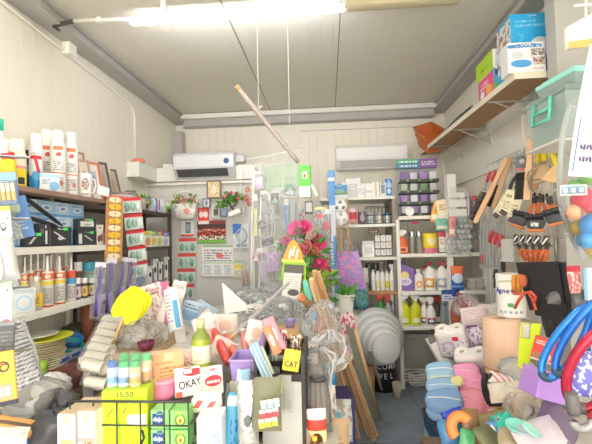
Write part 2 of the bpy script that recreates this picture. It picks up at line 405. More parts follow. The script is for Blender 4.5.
def heap(label, loc, w, d, h, m, rot=0, group=None, name='plastic_bag', cat='bag', seed=0, inside=None, n=16, knot=True, amp=.1):
    "a crumpled bag resting on its base"
    r = random.Random(seed); ph = [r.uniform(0,6.3) for _ in range(9)]; o = thing(name, label, cat, loc, rot, group)
    def f(u, v):
        a = 2*PI*u; t = PI*v-PI/2
        k = 1+amp*(math.sin(3*a+ph[0]+4*v)+.8*math.sin(5*a+ph[1]-7*v)+.7*math.sin(9*a+11*v+ph[2])+.5*math.sin(14*a-9*v+ph[3]))
        rr = math.cos(t)**.6 if v < 1 and v > 0 else 0
        z = (math.sin(t)+1)/2
        if v > .8 and knot: rr *= .75
        k = 1+(k-1)*min(1,4*v)
        return (w/2*rr*k*math.cos(a), d/2*rr*k*math.sin(a), h*z*(1+.06*math.sin(4*a+ph[5])*(v>.5)))
    b = MB(); b.grid(f, n*2, n); b.build('film' if inside else 'body', m, o)
    for nm, mb, im in inside or (): mb.build(nm, im, o)
    return o
def blister(label, loc, w, h, cm, im, rot=0, group=None, name='hanging_blister_card', cat='blister pack', bubble=(.12,.1,.88,.62), dep=.018, items=1):
    "card hanging from its top edge, loc at the top"
    t = thing(name, label, cat, loc, rot, group)
    b = MB(); b.box((0,0,-h/2),(w,.0015,h)); b.build('card', cm, t)
    u0,v0,u1,v1 = bubble; bw = (u1-u0)*w; bh = (v1-v0)*h; cx = ((u0+u1)/2-.5)*w; cz = -h+(v0+v1)/2*h
    for k in range(items):
        x = cx-bw/2+bw*(k+.5)/items
        b = MB(); b.cyl((x,-dep*.55,cz-bh*.42),(x,-dep*.55,cz+bh*.42),min(dep*.45,bw/items*.4),8); b.build('item', im, t)
    b = MB(); b.box((cx,-dep*.6,cz),(bw,dep,bh), bev=.006); b.build('bubble', clear('f4f8f8',.12), t)
    return t
def leafy(b, c, r, n, ls, seed=0, up=.6, flat=1.0):
    q = random.Random(seed)
    for _ in range(n):
        a = q.uniform(0,2*PI); e = q.uniform(-.2,1.3)*up; rr = r*q.uniform(.3,1)
        p = Vector(c)+Vector((math.cos(a)*math.cos(e)*rr*flat, math.sin(a)*math.cos(e)*rr, math.sin(e)*rr))
        L = ls*q.uniform(.7,1.2); M = Matrix.Translation(p) @ Matrix.Rotation(a,4,'Z') @ Matrix.Rotation(-e+q.uniform(-.6,.6),4,'Y') @ Matrix.Rotation(q.uniform(-1,1),4,'X')
        b.add([(-L*.1,0,0),(L*.3,-L*.26,L*.05),(L*.3,0,-L*.03),(L*.3,L*.26,L*.05),(L*.7,-L*.2,L*.02),(L*.7,0,-L*.05),(L*.7,L*.2,L*.02),(L,0,-L*.08)],
              [(0,1,2),(0,2,3),(1,4,5,2),(2,5,6,3),(4,7,5),(5,7,6)], False, M)
    return b
def rose(b, c, r, seed=0, rot=(0,0,0)):
    q = random.Random(seed); M = Matrix.Translation(Vector(c)) @ Euler(rot).to_matrix().to_4x4()
    for ring, (k, rr, op) in enumerate(((3,.35,.25),(5,.65,.6),(6,1,1.0))):
        for i in range(k):
            a = 2*PI*(i+.3*ring)/k+q.uniform(-.1,.1)
            W = 2*PI*rr*r/k*.75; H = r*1.1*(1.05-.25*ring*.5)
            def f(u, v):
                an = a+(u-.5)*2*PI/k*1.35; R = rr*r*(.35+.65*v**.6)*(1+.12*op*math.sin(PI*v))
                return tuple(M @ Vector((R*math.cos(an), R*math.sin(an), -r*.5+H*v*(1-.35*(2*u-1)**2)+(-.25*r*op*v*v))))
            b.grid(f, 4, 4)
    b.ball((M @ Vector((0,0,-r*.1))), r*.32, n=8, m=6); return b
def Lp(px, X, z): return Vector((X, P(px,237,X=X).y, z))
def Rp(px, X, z): return Vector((X, P(px,237,X=X).y, z))
def Bp(px, Y, z): p = P(px,237,Y=Y); return Vector((p.x, Y, z))
def hgt(px, top, loc, pl):
    return (P(px,top,X=loc.x) if pl == 'X' else P(px,top,Y=loc.y)).z-loc.z
W_ = mat('f6f5f1',.4); BLK = mat('2c2c2e',.45); GRY = mat('9a9a98',.5); CHROME = mat('c9cbcd',.25,.9); WOOD = mat('dcb27e',.6,var=.12,scale=12); BRN = mat('8a6a52',.6,var=.12,scale=14)
FILM = clear('f2f6f6',.22); FILM2 = clear('eef2f4',.4,.2)
RED = mat('d8484a',.45); YEL = mat('f6e63c',.45)
# ================================================================ LEFT WALL
ZB, Z2, Z3, Z4 = 1.64, 1.335, 1.005, .655          # heights of the near left shelves
XF = -1.5
SHW = mat('f1efe6',.45); SHB = mat('9c7f70',.6,var=.15,scale=20)
t = thing('wall_shelf', 'white open shelving along the left wall with a brown top board', 'shelf', (XL,2.1,0))
def shelf_part(z, m, y0, y1, th=.022, xf=XF, nm='shelf'):
    b = MB(); b.box(((xf-XL)/2,(y0+y1)/2-2.1,z-th/2),(xf-XL,y1-y0,th), bev=.002); return b.build(nm, m, t)
shelf_part(ZB, SHB, 1.35, 2.72, .026)
for z in (Z2, Z3, Z4): shelf_part(z, SHW, 1.35, 2.72, .03)
for z in (Z2, Z3, Z4):
    b = MB(); b.box((XF-XL+.005,0,z-.0185),(.01,1.37-.02,.037), bev=.002); b.build('shelf_rail', SHW, t)
b = MB(); b.box((.02,2.72-2.1,.83),(.03,.03,1.62)); b.build('upright', SHW, t)
b = MB(); b.box((.02,1.9-2.1,.83),(.03,.03,1.62)); b.build('upright', SHW, t)
for y in (1.7,2.3):
    for z in (ZB, Z2, Z3, Z4):
        b = MB(); b.prism([(.01,0),(.2,0),(.2,-.012),(.03,-.09),(.01,-.09)], .012, 'y', (0,y-2.1,z-.027)); b.build('bracket', mat('8d8a84',.5), t)
# second unit: dark frame, farther along the same wall
U1, U2, U3 = 1.61, 1.30, .955
t = thing('wall_shelf', 'dark brown framed shelving with sparse shelves in the far left corner', 'shelf', (XL,2.1,0))
DKB = mat('5e4f47',.55,var=.15,scale=18)
for z in (U1, U2, U3, .5): shelf_part(z, DKB, 2.76, 3.9, .03)
for y in (2.77, 3.89):
    for x in (.02, XF-XL-.02):
        b = MB(); b.box((x,y-2.1,.83),(.03,.025,1.66)); b.build('upright', DKB, t)
b = MB(); b.box((.008,3.33-2.1,1.1),(.012,1.12,1.1)); b.build('back_panel', mat('cfcabd',.6), t)
# ---- pipe and junction box on the wall
PIPE = mat('f3f0e6',.4)
b = MB(); z = P(65,50,X=XL).z
a = P(0,2,X=XL); e = P(131,106,X=XL); k = P(133,112,X=XL); d = P(133,175,X=XL)
b.tube([(XL+.014,1.2,a.z+.02),(XL+.014,a.y,a.z),(XL+.014,e.y-.08,e.z+.01),(XL+.014,e.y,e.z-.02),(XL+.014,k.y,k.z-.05),(XL+.014,k.y,1.9)], .012, 8)
tag(b.build('conduit_pipe', PIPE), 'long white electrical pipe running along the left wall and down', 'pipe')
q = P(65,50,X=XL)
t = thing('junction_box', 'white square junction box on the left wall pipe', 'junction box', (XL,q.y,q.z))
b = MB(); b.box((.028,0,0),(.055,.085,.085), bev=.006); b.build('body', PIPE, t)
b = MB(); b.box((.058,0,0),(.006,.08,.08), bev=.003); b.build('cover', PIPE, t)
q2 = P(57,26,X=-1.68); q3 = P(74,21,Z=2.74); q4 = P(131,19,Z=2.70)
b = MB(); pts = [(XL+.03,q.y,q.z+.05),(XL+.05,q.y+.01,q.z+.09),(-1.7,q2.y,q2.z),(-1.66,q2.y+.0,q2.z+.01),tuple(q3)]
sm = []
for i in range(len(pts)-1):
    for k in range(6): sm.append(Vector(pts[i]).lerp(Vector(pts[i+1]),k/6))
b.tube(sm+[q3], .014, 8, rs=[.012+.003*(i%2) for i in range(len(sm)+1)])
tag(b.build('flexible_hose', mat('4a4644',.5)), 'black corrugated cable hose rising from the junction box to the ceiling', 'hose')
b = MB(); b.tube([q3, q4], .012, 8); b.cyl(q3.lerp(q4,.45)-Vector((.012,0,0)), q3.lerp(q4,.45)+Vector((.012,0,0)), .02, 8)
tag(b.build('conduit_pipe', PIPE), 'short white pipe under the ceiling feeding the fluorescent tube', 'pipe')
# ---- top board
RL = 38
leaf = pm('f6f4f0', [('r',.2,.82,.8,.89,'ec8458'),('e',.55,.74,.14,.04,'d8584c'),('e',.44,.73,.09,.03,'d8584c'),('t',.18,.44,.85,.62,'8a8a92',5),('r',.1,.38,.95,.4,'e87c54'),('t',.2,.1,.85,.32,'a8a8ae',5),('e',.68,.2,.12,.05,'e08878')])
for px, top, w, X, lab in ((47,130,13,-1.68,'white spray can with orange band, behind the front two, beside the red and blue can'),(58,131,14,-1.58,'tallest white spray can with orange band, in front on the brown board'),(71,133,13,-1.585,'white spray can with red leaf mark, next to the brown mug')):
    p = Lp(px,X,ZB); h = hgt(px,top,p,'X'); r = w*mpp(p)/2
    bottle('aerosol', lab, 'spray can', p, h, r, leaf, W_, RL, 'white spray cans on the top board', 'spray_can')
p = Lp(36,-1.6,ZB); h = hgt(36,134,p,'X')
bottle('aerosol', 'white spray can with red flash and bright blue bottom', 'spray can', p, h, 12*mpp(p)/2, pm('f4f6f8',[('r',0,0,1,.32,'2a9be4'),('e',.55,.32,.35,.1,'5ab8ee'),('s',.42,.38,.66,.74,'e0323c',.9),('r',.1,.66,.9,.73,'e0323c'),('t',.15,.76,.85,.8,'7a8088',2)]), W_, RL, None, 'spray_can')
for px, top, w, X, capc, mm, lab, kind in (
  (1,119,9,-1.68,'20c0a0',pm('f2f0ea',[('t',.1,.2,.9,.6,'a0a0a0',4)]),'white bottle with a teal cap at the left edge of the brown board','bottle'),
  (5,140,10,-1.66,'f4f0ee',pm('f6e8e4',[('r',0,.3,1,.55,'f0a8a0'),('t',.1,.6,.9,.75,'b07070',2)]),'pale pink and white round bottle behind the yellow red capped bottle','pill'),
  (8,152,13,-1.56,'e03c48',pm('f8e43c',[('r',0,0,1,.3,'c8dc50'),('r',.05,.3,.95,.55,'f2cc28'),('t',.2,.34,.8,.5,'b04030',2)]),'yellow bottle with a red lid on the brown board','pill'),
  (17,140,16,-1.6,'f6f4ee',pm('f8f0d8',[('r',0,0,1,.5,'f6dc2c'),('r',.55,.1,.9,.28,'3a3a40'),('t',.1,.3,.5,.48,'a06020',3),('r',0,.5,1,.58,'f4a8a0')]),'large white capped bottle with a yellow label on the brown board','pill')):
    p = Lp(px,X,ZB); h = hgt(px,top,p,'X'); bottle(kind, lab, 'bottle', p, h, w*mpp(p)/2, mm, mat(capc,.4), RL)
p = Lp(27,-1.66,ZB); h = hgt(27,150,p,'X'); bottle('tall','dark slim bottle between the yellow bottle and the blue spray can','bottle',p,h,5*mpp(p)/2,pm('3c4448',[('r',0,.5,1,.7,'58a8a0')]),BLK,RL)
# blue and white wipes pack in front of the cans
p = Lp(50,-1.53,ZB); packet('pale blue and white soft pack lying before the white spray cans','packet',.085,.1,.025,pm('eaf2f8',[('e',.7,.3,.25,.25,'8cc0ea'),('r',0,.75,1,.95,'b8d8f0'),('t',.1,.4,.5,.7,'7090b0',4)]),RL,seed=3) if False else packet('pale blue and white soft pack standing before the white spray cans', Lp(50,-1.53,ZB), .1,.1,.022,pm('eaf2f8',[('e',.7,.3,.25,.25,'8cc0ea'),('r',0,.75,1,.95,'b8d8f0'),('t',.1,.4,.5,.7,'7090b0',4)]),RL+10,seed=3)
p = Lp(85,-1.555,ZB); mug('white mug with a brown printed emblem on the brown board', p, hgt(85,174,p,'X'), 12*mpp(p)/2, pm('f6f2ec',[('e',.5,.55,.28,.26,'8a5a48'),('d',.25,.3,.75,.8,'f6f2ec',14),('t',.2,.1,.8,.2,'8a5a48',1)]), RL)
# picture frames leaning on the wall
def frame(label, px, top, wpx, X, fc, ac, rot, lean=12, shp=()):
    p = Lp(px,X,ZB); h = hgt(px,top,p,'X'); w = wpx*mpp(p)
    t = thing('picture_frame', label, 'picture frame', p, Euler((rad(-lean),0,rad(rot)))); q = w*.14
    b = MB(); 
    for c, d in (((0,0,q/2),(w,.012,q)),((0,0,h-q/2),(w,.012,q)),((-w/2+q/2,0,h/2),(q,.0119,h-2*q)),((w/2-q/2,0,h/2),(q,.0119,h-2*q))): b.box(c,d)
    b.build('frame', mat(fc,.5,var=.15,scale=25), t)
    b = MB(); b.box((0,.003,h/2),(w-q*1.6,.004,h-q*1.6)); b.build('picture', pm(ac,list(shp)), t); return t
PIC = [('e',.5,.55,.25,.22,'b9a08c'),('t',.2,.1,.8,.3,'9a9088',3)]
frame('brown picture frame standing behind the white spray cans', 82,150,15,-1.74,'a88a78','e6d8c8',62,10,PIC)
frame('pale wood picture frame just left of the orange frame', 88,158,13,-1.70,'c8a890','ecdccc',62,12,PIC)
frame('orange wood picture frame with a small photo, above the mug', 98,160,14,-1.67,'d9805c','f2e8e0',60,14,[('r',.3,.2,.75,.8,'b8c4d8'),('e',.5,.5,.15,.2,'8a90a8')])
frame('dark grey picture frame tilted beside the orange frame', 108,159,15,-1.70,'6a625e','c0b8ae',64,16,PIC)
frame('small dark frame leaning at the far end of the brown board', 119,166,13,-1.70,'7c7068','cdb8a4',66,18,PIC)
# price card on the edge
b = MB(); p = P(103,191,X=XF+.01); b.box((0,0,0),(.085,.002,.06)); b.box((0,-.0018,0),(.05,.001,.004)); b.box((0,-.0018,.015),(.06,.001,.004))
tag(place(b.build('price_card', [mat('f8f6f2',.5)]), (XF+.012,p.y,p.z), Euler((rad(-8),rad(14),rad(60)))), 'white hand written price card clipped on the brown board edge', 'price card')
# woven basket with items, right end of the board
p = Lp(121,-1.6,ZB+.0); t = thing('woven_basket','small grey woven basket at the far end of the brown board','basket',p,RL)
b = MB(); b.lathe([(.08,0),(.1,.085),(.093,.085),(.075,.006),(0,.006)],20,sx=1.25); b.build('body', pm('d9d2c8',[('d',0,0,1,1,'9a9088',30)]), t)
b = MB(); b.tube([(.1*1.25*math.cos(2*PI*i/24),.1*math.sin(2*PI*i/24),.085) for i in range(24)],.006,6,True); b.build('rim', mat('b0a598',.7), t)
p = Lp(131,-1.56,ZB); mug('white mug with grey lid beside the woven basket', p, .115, .042, pm('f2efe9',[('r',0,.86,1,1,'6a6a70')]), RL)
# ---- far corner unit, top: plants and gift bags
def pot(label, loc, r, h, pm_, plant, rot=0, name='potted_plant', prof=None):
    t = thing(name, label, 'plant', loc, rot); b = MB()
    b.lathe(prof or [(r*.7,0),(r,h),(r*1.06,h),(r*1.06,h*.9),(r*.94,h*.9),(r*.9,h*.86),(0,h*.84)], 18); b.build('pot', pm_, t)
    plant(t, h); return t
def pl1(t, h):
    b = MB(); leafy(b,(0,0,h*.9),.07,60,.045,3,.9); b.build('foliage', mat('8cc23c',.6,var=.3,scale=40), t)
    b = MB(); q = random.Random(5)
    for i in range(12): b.ball((q.uniform(-.06,.06),q.uniform(-.05,.05),h+q.uniform(.02,.07)),.011,n=6,m=5)
    b.build('blossom', mat('9a8cc8',.6), t)
p = Lp(144,-1.62,U1); pot('small plant with lavender blossoms in a pale face pot, far corner shelf', p, .05,.085, pm('efe6da',[('e',.3,.55,.1,.12,'5a4a40'),('e',.7,.55,.1,.12,'5a4a40'),('e',.5,.3,.15,.06,'c88878')]), pl1, RL)
for px, w, h, c, sh, lab in ((141,.09,.1,'d8c4b8',[('d',0,0,1,1,'7a6a60',18)],'speckled brown gift bag below the lavender plant'),(158,.13,.13,'e6e8ee',[('r',.3,0,.45,1,'4a80d0'),('r',.5,.2,.62,.9,'d05058'),('t',.1,.1,.9,.5,'8090b0',5)],'white blue and red printed bag on the far corner shelf'),(168,.07,.12,'dce8c8',[('e',.5,.5,.35,.3,'8cc850'),('e',.5,.8,.3,.15,'f0f4e8')],'white and green small bag at the end of the far corner shelf')):
    p = Lp(px,-1.55,U1); packet(lab, p, w,h,.04, pm(c,sh), 48, None,'gift_bag','bag',seed=px)
# ---- tissue boxes
TIS = []
for i in range(4): TIS.append(pm(['b4daf8','cfe6fa','a4d0f6','c0def8'][i],[('e',.5,.55,.3,.22,'e8f2fa'),('r',0,0,1,.16,'6fb0e6'),('t',.12,.74,.5,.9,'4a86c8',2),('e',.5,.55,.16,.1,'6a9cd8')]))
n = 0; dz = .087
rows = ((2, range(7)), (1, range(7)), (0, range(7)))
for lv, cols in rows:
    for k in cols:
        y = 1.66+.145*k; nm = {0:'bottom',1:'middle',2:'top'}[lv]
        carton(f'pale blue tissue box, {ORD[k]} from the near end in the {nm} row of the stack', (-1.675,y+(.01 if lv==1 else 0),Z2+.0005+lv*dz), (.138,.17,dz-.001), TIS[(k*3+lv*2)%4], 90, 'pale blue tissue boxes stacked on the left shelf', 'tissue_box', 'tissue box')
# dark boxes in front
gtag = mat('4ee06a',.5)
def dark(label, px, top, base_z, wpx, X, shp, tg=True):
    p = Lp(px,X,base_z); h = hgt(px,top,p,'X'); w = wpx*mpp(p)
    t = carton(label, p, (w*1.15,.07,h), pm('34373a',shp), 66, 'black boxes with green price tags', 'tool_box_carton', 'box')
    if tg:
        b = MB(); b.box((w*.25,-.0365,h*.88),(.026,.002,.016)); b.build('price_tag', gtag, t)
    return p, h
dark('small black box at the near end of the tissue box shelf', 31,233,Z2+.002,15,-1.555,[('s',.3,.2,.45,.7,'c8ccd0',-.6)])
dark('tall dark box between the two black price tagged boxes', 41,224,Z2+.002,9,-1.56,[('r',.55,.1,.75,.7,'e8e8ea'),('t',.1,.2,.4,.8,'8a8e92',6)], False)
dark('wide black box with a silver tap picture and a green tag', 57,227,Z2+.002,20,-1.55,[('s',.4,.35,.5,.75,'d8dadc',1.2),('e',.5,.4,.12,.1,'c8ccd0'),('r',.0,.05,.06,.95,'686c70')])
p, h = dark('lower black box under the picture fronted black box', 84,231,Z2+.002,18,-1.55,[('s',.5,.3,.6,.7,'c8ccd0',1),('r',.05,.1,.22,.8,'d8d8d4')])
dark('upper black box with a pale window, resting on another', 84,219,Z2+.003+h,17,-1.55,[('r',.12,.35,.85,.8,'d8d4cc'),('e',.5,.5,.2,.1,'a8a49c')])
p = Lp(98,-1.55,Z2+.001); carton('small carton with brown coffee picture on the left shelf', p, (.05,.05,hgt(98,225,p,'X')), pm('efe6dc',[('e',.35,.3,.2,.18,'7a5040'),('e',.7,.35,.2,.2,'8a6048'),('r',0,.7,1,1,'f4eee6')]), 60)
# two folded umbrellas lying slanted on the boxes
for i,(a,bb,lab) in enumerate((((20,194),(60,224),'upper black furled umbrella lying slanted over the tissue boxes'),((24,216),(56,226),'lower black furled umbrella lying slanted over the tissue boxes'))):
    A = P(*a,X=-1.535-.012*i); B = P(*bb,X=-1.53)
    t = thing('furled_umbrella', lab, 'umbrella', A, 0); d = B-A
    b = MB(); b.tube([d*k/8 for k in range(9)], .01, 8, rs=[.006,.011,.012,.0125,.012,.0115,.011,.010,.008]); b.build('canopy', BLK, t)
    b = MB(); b.cyl(d*1.0, d*1.06, .006, 8); b.build('handle', mat('5a5a5c',.4), t)
# ---- caulk tubes on the third board
def caulk(px, top, w, X, cols, lab):
    p = Lp(px,X,Z3); h = hgt(px,top,p,'X')
    bottle('caulk', lab, 'sealant tube', p, h, w*mpp(p)/2, pm('f4f2ee',cols), mat('f7f6f2',.4), RL, 'sealant tubes on the left shelf', 'sealant_tube', n=18)
ORW = [('r',0,.78,1,.96,'ee7c4c'),('e',.5,.87,.25,.06,'f8e8e0'),('r',0,.62,1,.74,'f8e05c'),('t',.15,.12,.85,.55,'8a8a90',9),('r',0,0,1,.05,'ee6c34')]
caulk(47.5,256,10.5,-1.545,ORW,'front sealant tube with orange and yellow bands, left of its twin')
caulk(59.5,256,10.5,-1.545,ORW,'front sealant tube with orange and yellow bands, right of its twin')
caulk(71,256,8.5,-1.545,[('r',0,.7,1,.98,'e8604c'),('r',0,.56,1,.74,'58b0e8'),('t',.15,.1,.85,.5,'8a8a90',9)],'front sealant tube with red and blue bands')
bk = [('r',0,.72,1,.93,'e88058'),('r',0,.1,1,.25,'e06858'),('e',.5,.75,.3,.1,'f8e8e0')]
for k,(px,top) in enumerate(((25,258),(31,255),(38,254),(44,255),(51,253),(57,254),(66,252))):
    caulk(px,top-1,6.5,-1.64,bk if k%2 else ORW,f'{ORD[k]} from the near end in the back row of sealant tubes')
p = Lp(36.5,-1.535,Z3); bottle('bottle','clear glue bottle with a yellow label before the sealant tubes','bottle',p,hgt(36.5,276,p,'X'),11*mpp(p)/2,clear('f4ecd8',.5),W_,RL,wrap=(pm('f6d048',[('t',.3,.2,.7,.8,'a06820',5),('r',.3,.7,.7,.9,'f4b068')]),.12,.5))
p = Lp(24,-1.53,Z3); packet('translucent grey pack with a pale blue ring, near left on the shelf', p, .1,.125,.03, pm('d4d9dc',[('e',.5,.42,.33,.3,'9cc8e8'),('e',.5,.42,.27,.24,'d4d9dc'),('r',.1,.8,.9,.95,'b8c0c8')]), RL, None,'packet','packet',seed=8)
p = Lp(78,-1.6,Z3); bottle('jar','dark jar with white lid behind the small brown bottles','jar',p,hgt(78,262,p,'X'),8*mpp(p)/2,pm('6a5648',[('r',0,.3,1,.6,'e8d8b8')]),W_,RL,name='jar')
p = Lp(89,-1.62,Z3); bottle('jar','wide clear jar with a teal lid at the back of the left shelf','jar',p,hgt(89,262,p,'X'),15*mpp(p)/2,clear('c8d8d4',.55),mat('50b8d8',.4),RL,name='jar',wrap=(pm('a8c8a8',[('t',.3,.2,.7,.8,'507050',3)]),.2,.6))
for k,(px,c,lb) in enumerate(((77,'6e5a86','d8ccd8'),(84,'5c4a44','f0d07c'),(91,'4a4648','d8c890'))):
    p = Lp(px,-1.54,Z3); bottle('jar',f'small dark paint jar with white lid, {ORD[k]} from the sealant tubes','jar',p,hgt(px,278,p,'X'),6.6*mpp(p)/2,mat(c,.3),W_,RL,'small paint jars',name='paint_jar',wrap=(pm(lb,[('e',.5,.5,.14,.3,'8a6a4a')]),.12,.6))
# blue items further along
p = Lp(99,-1.6,Z3); carton('blue carton at the far end of the sealant shelf', p,(.06,.08,.12),pm('4a78b8',[('r',.1,.5,.9,.8,'d8e4f0')]),70)
# ---- fourth board: plates, bowls, cutlery tray, cup
p = Lp(41,-1.6,Z4); t0_ = p; zz = 0
for k in range(13):
    r = .118*(1-.0*k); pk = (p.x+.004*math.sin(k*2.1), p.y+.004*math.cos(k*1.7), Z4+.0125*k)
    b = MB(); b.lathe([(r*.6,0),(r,.011),(r*1.02,.014),(r,.016),(r*.6,.005),(0,.005)],28)
    tag(place(b.build('plate', mat('efe0b8' if k%3 else 'f4ead0',.35)), pk), f'cream plate, {ORD[k] if k<12 else "topmost cream one"} from the bottom of the plate stack' if k<12 else 'topmost cream plate, just under the yellow plate', 'plate', 'plates stacked on the lowest left board')
b = MB(); b.lathe([(.1,0),(.15,.014),(.154,.018),(.15,.02),(.1,.006),(0,.006)],32); tag(place(b.build('plate', mat('e2e23c',.4)), (p.x+.01,p.y,Z4+.1655)), 'yellow plate on the cream plate stack, under the white one', 'plate')
b = MB(); b.lathe([(.06,0),(.105,.013),(.108,.016),(.105,.018),(.06,.006),(0,.006)],28); tag(place(b.build('plate', mat('f2f4ee',.3)), (p.x-.01,p.y-.02,Z4+.1855)), 'white plate lying on top of the yellow plate', 'plate')
p = Lp(68,-1.575,Z4); 
for k,(rr,c,lab) in enumerate(((.07,'2fb0a8','teal plastic bowl right of the plate stack'),(.06,'3a78c0','blue plastic bowl nested in the teal one'))):
    b = MB(); b.lathe([(rr*.5,0),(rr*.9,.04),(rr*1.05,.07),(rr*.98,.07),(rr*.8,.035),(rr*.4,.006),(0,.006)],20)
    tag(place(b.build('bowl', mat(c,.35)), (p.x,p.y+.02*k,Z4+.03+.035*k), Euler((.2,.35,0))), lab, 'bowl')
t = thing('cutlery_tray','clear divided tray of blue handled cutlery at the shelf edge','tray',(-1.53,Lp(68,-1.53,0).y,Z4),90)
b = MB(); b.box((0,0,.004),(.3,.09,.006)); 
for y in (-.045,.045): b.box((0,y,.035),(.3,.004,.07))
for x in (-.15,-.05,.05,.15): b.box((x,0,.035),(.004,.09,.07))
b.build('tray', clear('e6ecef',.45), t)
for k in range(3):
    b = MB(); b.box((-.1+.1*k,-.048,.048),(.075,.002,.02)); b.build('clip', mat('3a60b8',.4), t)
for k in range(3):
    b = MB()
    for q in range(5): b.box((-.13+.1*k+.014*q,0,.03),(.007,.05,.04+.006*(q%3)))
    b.build('cutlery', mat(['c86878','8a98a8','b0788a'][k],.35), t)
p = Lp(87,-1.57,Z4+.0); b = MB(); r = 6.5*mpp(p); h = hgt(87,303,p,'X'); b.lathe([(r*.72,0),(r,h),(r*.95,h),(r*.68,.006),(0,.006)],20)
tag(place(b.build('cup', mat('8a5038',.6,var=.1)), p), 'brown clay cup at the far end of the plate shelf', 'cup')
p = Lp(75,-1.68,Z4); heap('dark green bag behind the brown cup', p, .2,.16,.16, mat('5e6a52',.6,var=.2), seed=4)
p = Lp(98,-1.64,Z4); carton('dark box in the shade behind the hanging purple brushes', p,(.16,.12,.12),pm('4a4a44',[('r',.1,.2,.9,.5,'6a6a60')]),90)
# lime cup in front of plates
p = P(44,352,X=-1.515); b = MB(); b.lathe([(.018,0),(.03,.075),(.028,.075),(.016,.004),(0,.004)],14); tag(place(b.build('cup', mat('a8e03c',.4)), (-1.53,p.y,Z4)), 'lime green plastic cup at the edge of the plate shelf', 'cup')
# ---- hanging purple brush packs at the shelf end
for k,(px,py,h,lab) in enumerate(((101,262,56,'nearest clear pack of purple handled brushes hanging from the shelf end'),(112,258,57,'second clear pack of purple handled brushes, left of the yellow swatters'),(123,257,52,'third clear pack of purple handled brushes hanging by the shelf end'),(132,258,46,'farthest clear pack of purple handled brushes hanging by the shelf end'))):
    top = P(px,py,X=-1.44); s = mpp(top); H = h*s; w = 11*s
    t = thing('hanging_brush_pack', lab, 'brush pack', top, Euler((0,rad(6),rad(38))), 'purple brush packs hanging from the left shelf')
    f = pillow_fn(w,H,.009,k); b = MB(); b.grid(lambda u,v: (f(u,v,-1)[0],f(u,v,-1)[1],f(u,v,-1)[2]-H),8,8); b.grid(lambda u,v: (f(u,v,1)[0],f(u,v,1)[1],f(u,v,1)[2]-H),8,8); b.build('film', clear('ecebf4',.14), t)
    b = MB(); b.tube([(w*.05,0,-H*.95),(-w*.1,0,-H*.6),(w*.1,0,-H*.35),(0,0,-H*.08)],.006,6,rs=[.012,.006,.009,.005]); b.build('handle', mat('7a64b8',.4), t)
    b = MB(); b.box((w*.22,0,-H*.75),(w*.34,.008,H*.36), bev=.004); b.build('bristle', mat('9c92cc',.7), t)
    b = MB(); b.box((0,0,-H*.05),(w*.9,.003,H*.09)); b.build('header_card', mat('e8e4f0',.5), t)
# ---- far unit, middle and lower shelf
for k,px in enumerate((146,152,158,164)):
    p = Lp(px,-1.55,U2+.001); h = hgt(px,231,p,'X'); carton(f'small medicine style carton, {ORD[k]} from the left on the middle far shelf', p,(.085,.05,h*(1 if k!=3 else .9)),pm('eceae0',[('r',0,.7,1,1,['d8d868','58b0a0','e06a60','6a88c8'][k]),('e',.5,.35,.3,.25,['e8a060','f0c858','c8d878','b8c8e0'][k])]),60,'cartons on the middle far shelf')
p = Lp(141,-1.57,U2+.001); bottle('tall','dark slim bottle beside the small cartons in the far corner','bottle',p,.16,.02,pm('3c443c',[('r',0,.3,1,.6,'e8e4d8')]),mat('3a3a34',.4),RL)
for k,(px,top) in enumerate(((149,266),(154,259),(159,262),(165,257),(168,256))):
    p = Lp(px,-1.545,U3+.001); h = hgt(px,top,p,'X'); carton(f'white and black upright carton, {ORD[k]} from the left on the lower far shelf', p,(.055,.05,h),pm('f2f1ee',[('r',.72,.05,.95,.9,'2e2e30'),('r',.1,.1,.5,.2,'6a6a6c'),('e',.35,.6,.2,.12,'3a3a3c')]),58,'white and black cartons on the lower far shelf')
p = Lp(138,-1.55,U3); carton('grey carton with pink print at the near end of the lower far shelf', p,(.14,.06,.16),pm('d4d4dc',[('e',.5,.5,.3,.25,'a0b0c8'),('r',.1,.1,.9,.25,'d08898')]),60)
# ---- strips of card packs hung from the far unit front
t = thing('hanging_trinket_strip','long brown card strip hung with yellow flower charms','card strip', P(115,196,X=-1.45), Euler((0,rad(2),rad(50))))
top = P(115,196,X=-1.45); H = top.z-P(115,262,X=-1.45).z; w = 17*mpp(top)
b = MB(); b.box((0,0,-H/2),(w,.004,H)); b.build('card', mat('c08a58',.6,var=.1), t)
for i in range(9):
    b = MB(); z = -H*(i+.6)/9.4
    for s in (-1,1): b.ball((s*w*.22,-.006,z),w*.15,.005,H*.04,n=8,m=5)
    for a in range(4): b.ball((w*.13*math.cos(a*PI/2+.78),-.009,z+w*.13*math.sin(a*PI/2+.78)),w*.1,.004,w*.1,n=8,m=5)
    b.build('charm', mat('f0c43c' if i%2 else 'f4e4c0',.4), t)
b = MB(); b.box((0,-.003,-H*.02),(w,.003,H*.05)); b.build('header', mat('d85048',.5), t)
def strip(label, px0, py0, px1, py1, Yx, wpx, n, hc, bc, ic, rot, pl='X'):
    a = P(px0,py0,**{pl:Yx}); e = P(px1,py1,**{pl:Yx}); s = mpp(a); w = wpx*s; t = thing('hanging_card_strip', label, 'card strip', a, rot)
    inv = (Euler(rot) if isinstance(rot,tuple) else Euler((0,0,rad(rot)))).to_matrix().inverted(); d = inv @ (e-a)
    for i in range(n):
        c = d*((i+.5)/n); hh = abs(d.z)/n*.94
        b = MB(); b.box(c,(w,.003,hh)); cd_ = b.build('card', mat(bc,.5), t)
        b = MB(); b.box(c+Vector((0,-.002,hh*.4)),(w,.003,hh*.22)); b.build('header', mat(hc,.5), cd_)
        for k in range(3):
            b = MB(); b.ball(c+Vector((w*(k-1)*.3,-.012,-hh*.1)),w*.12,.01,hh*.3,n=8,m=6); b.build('item', mat(ic[k%len(ic)],.35), cd_)
    return t
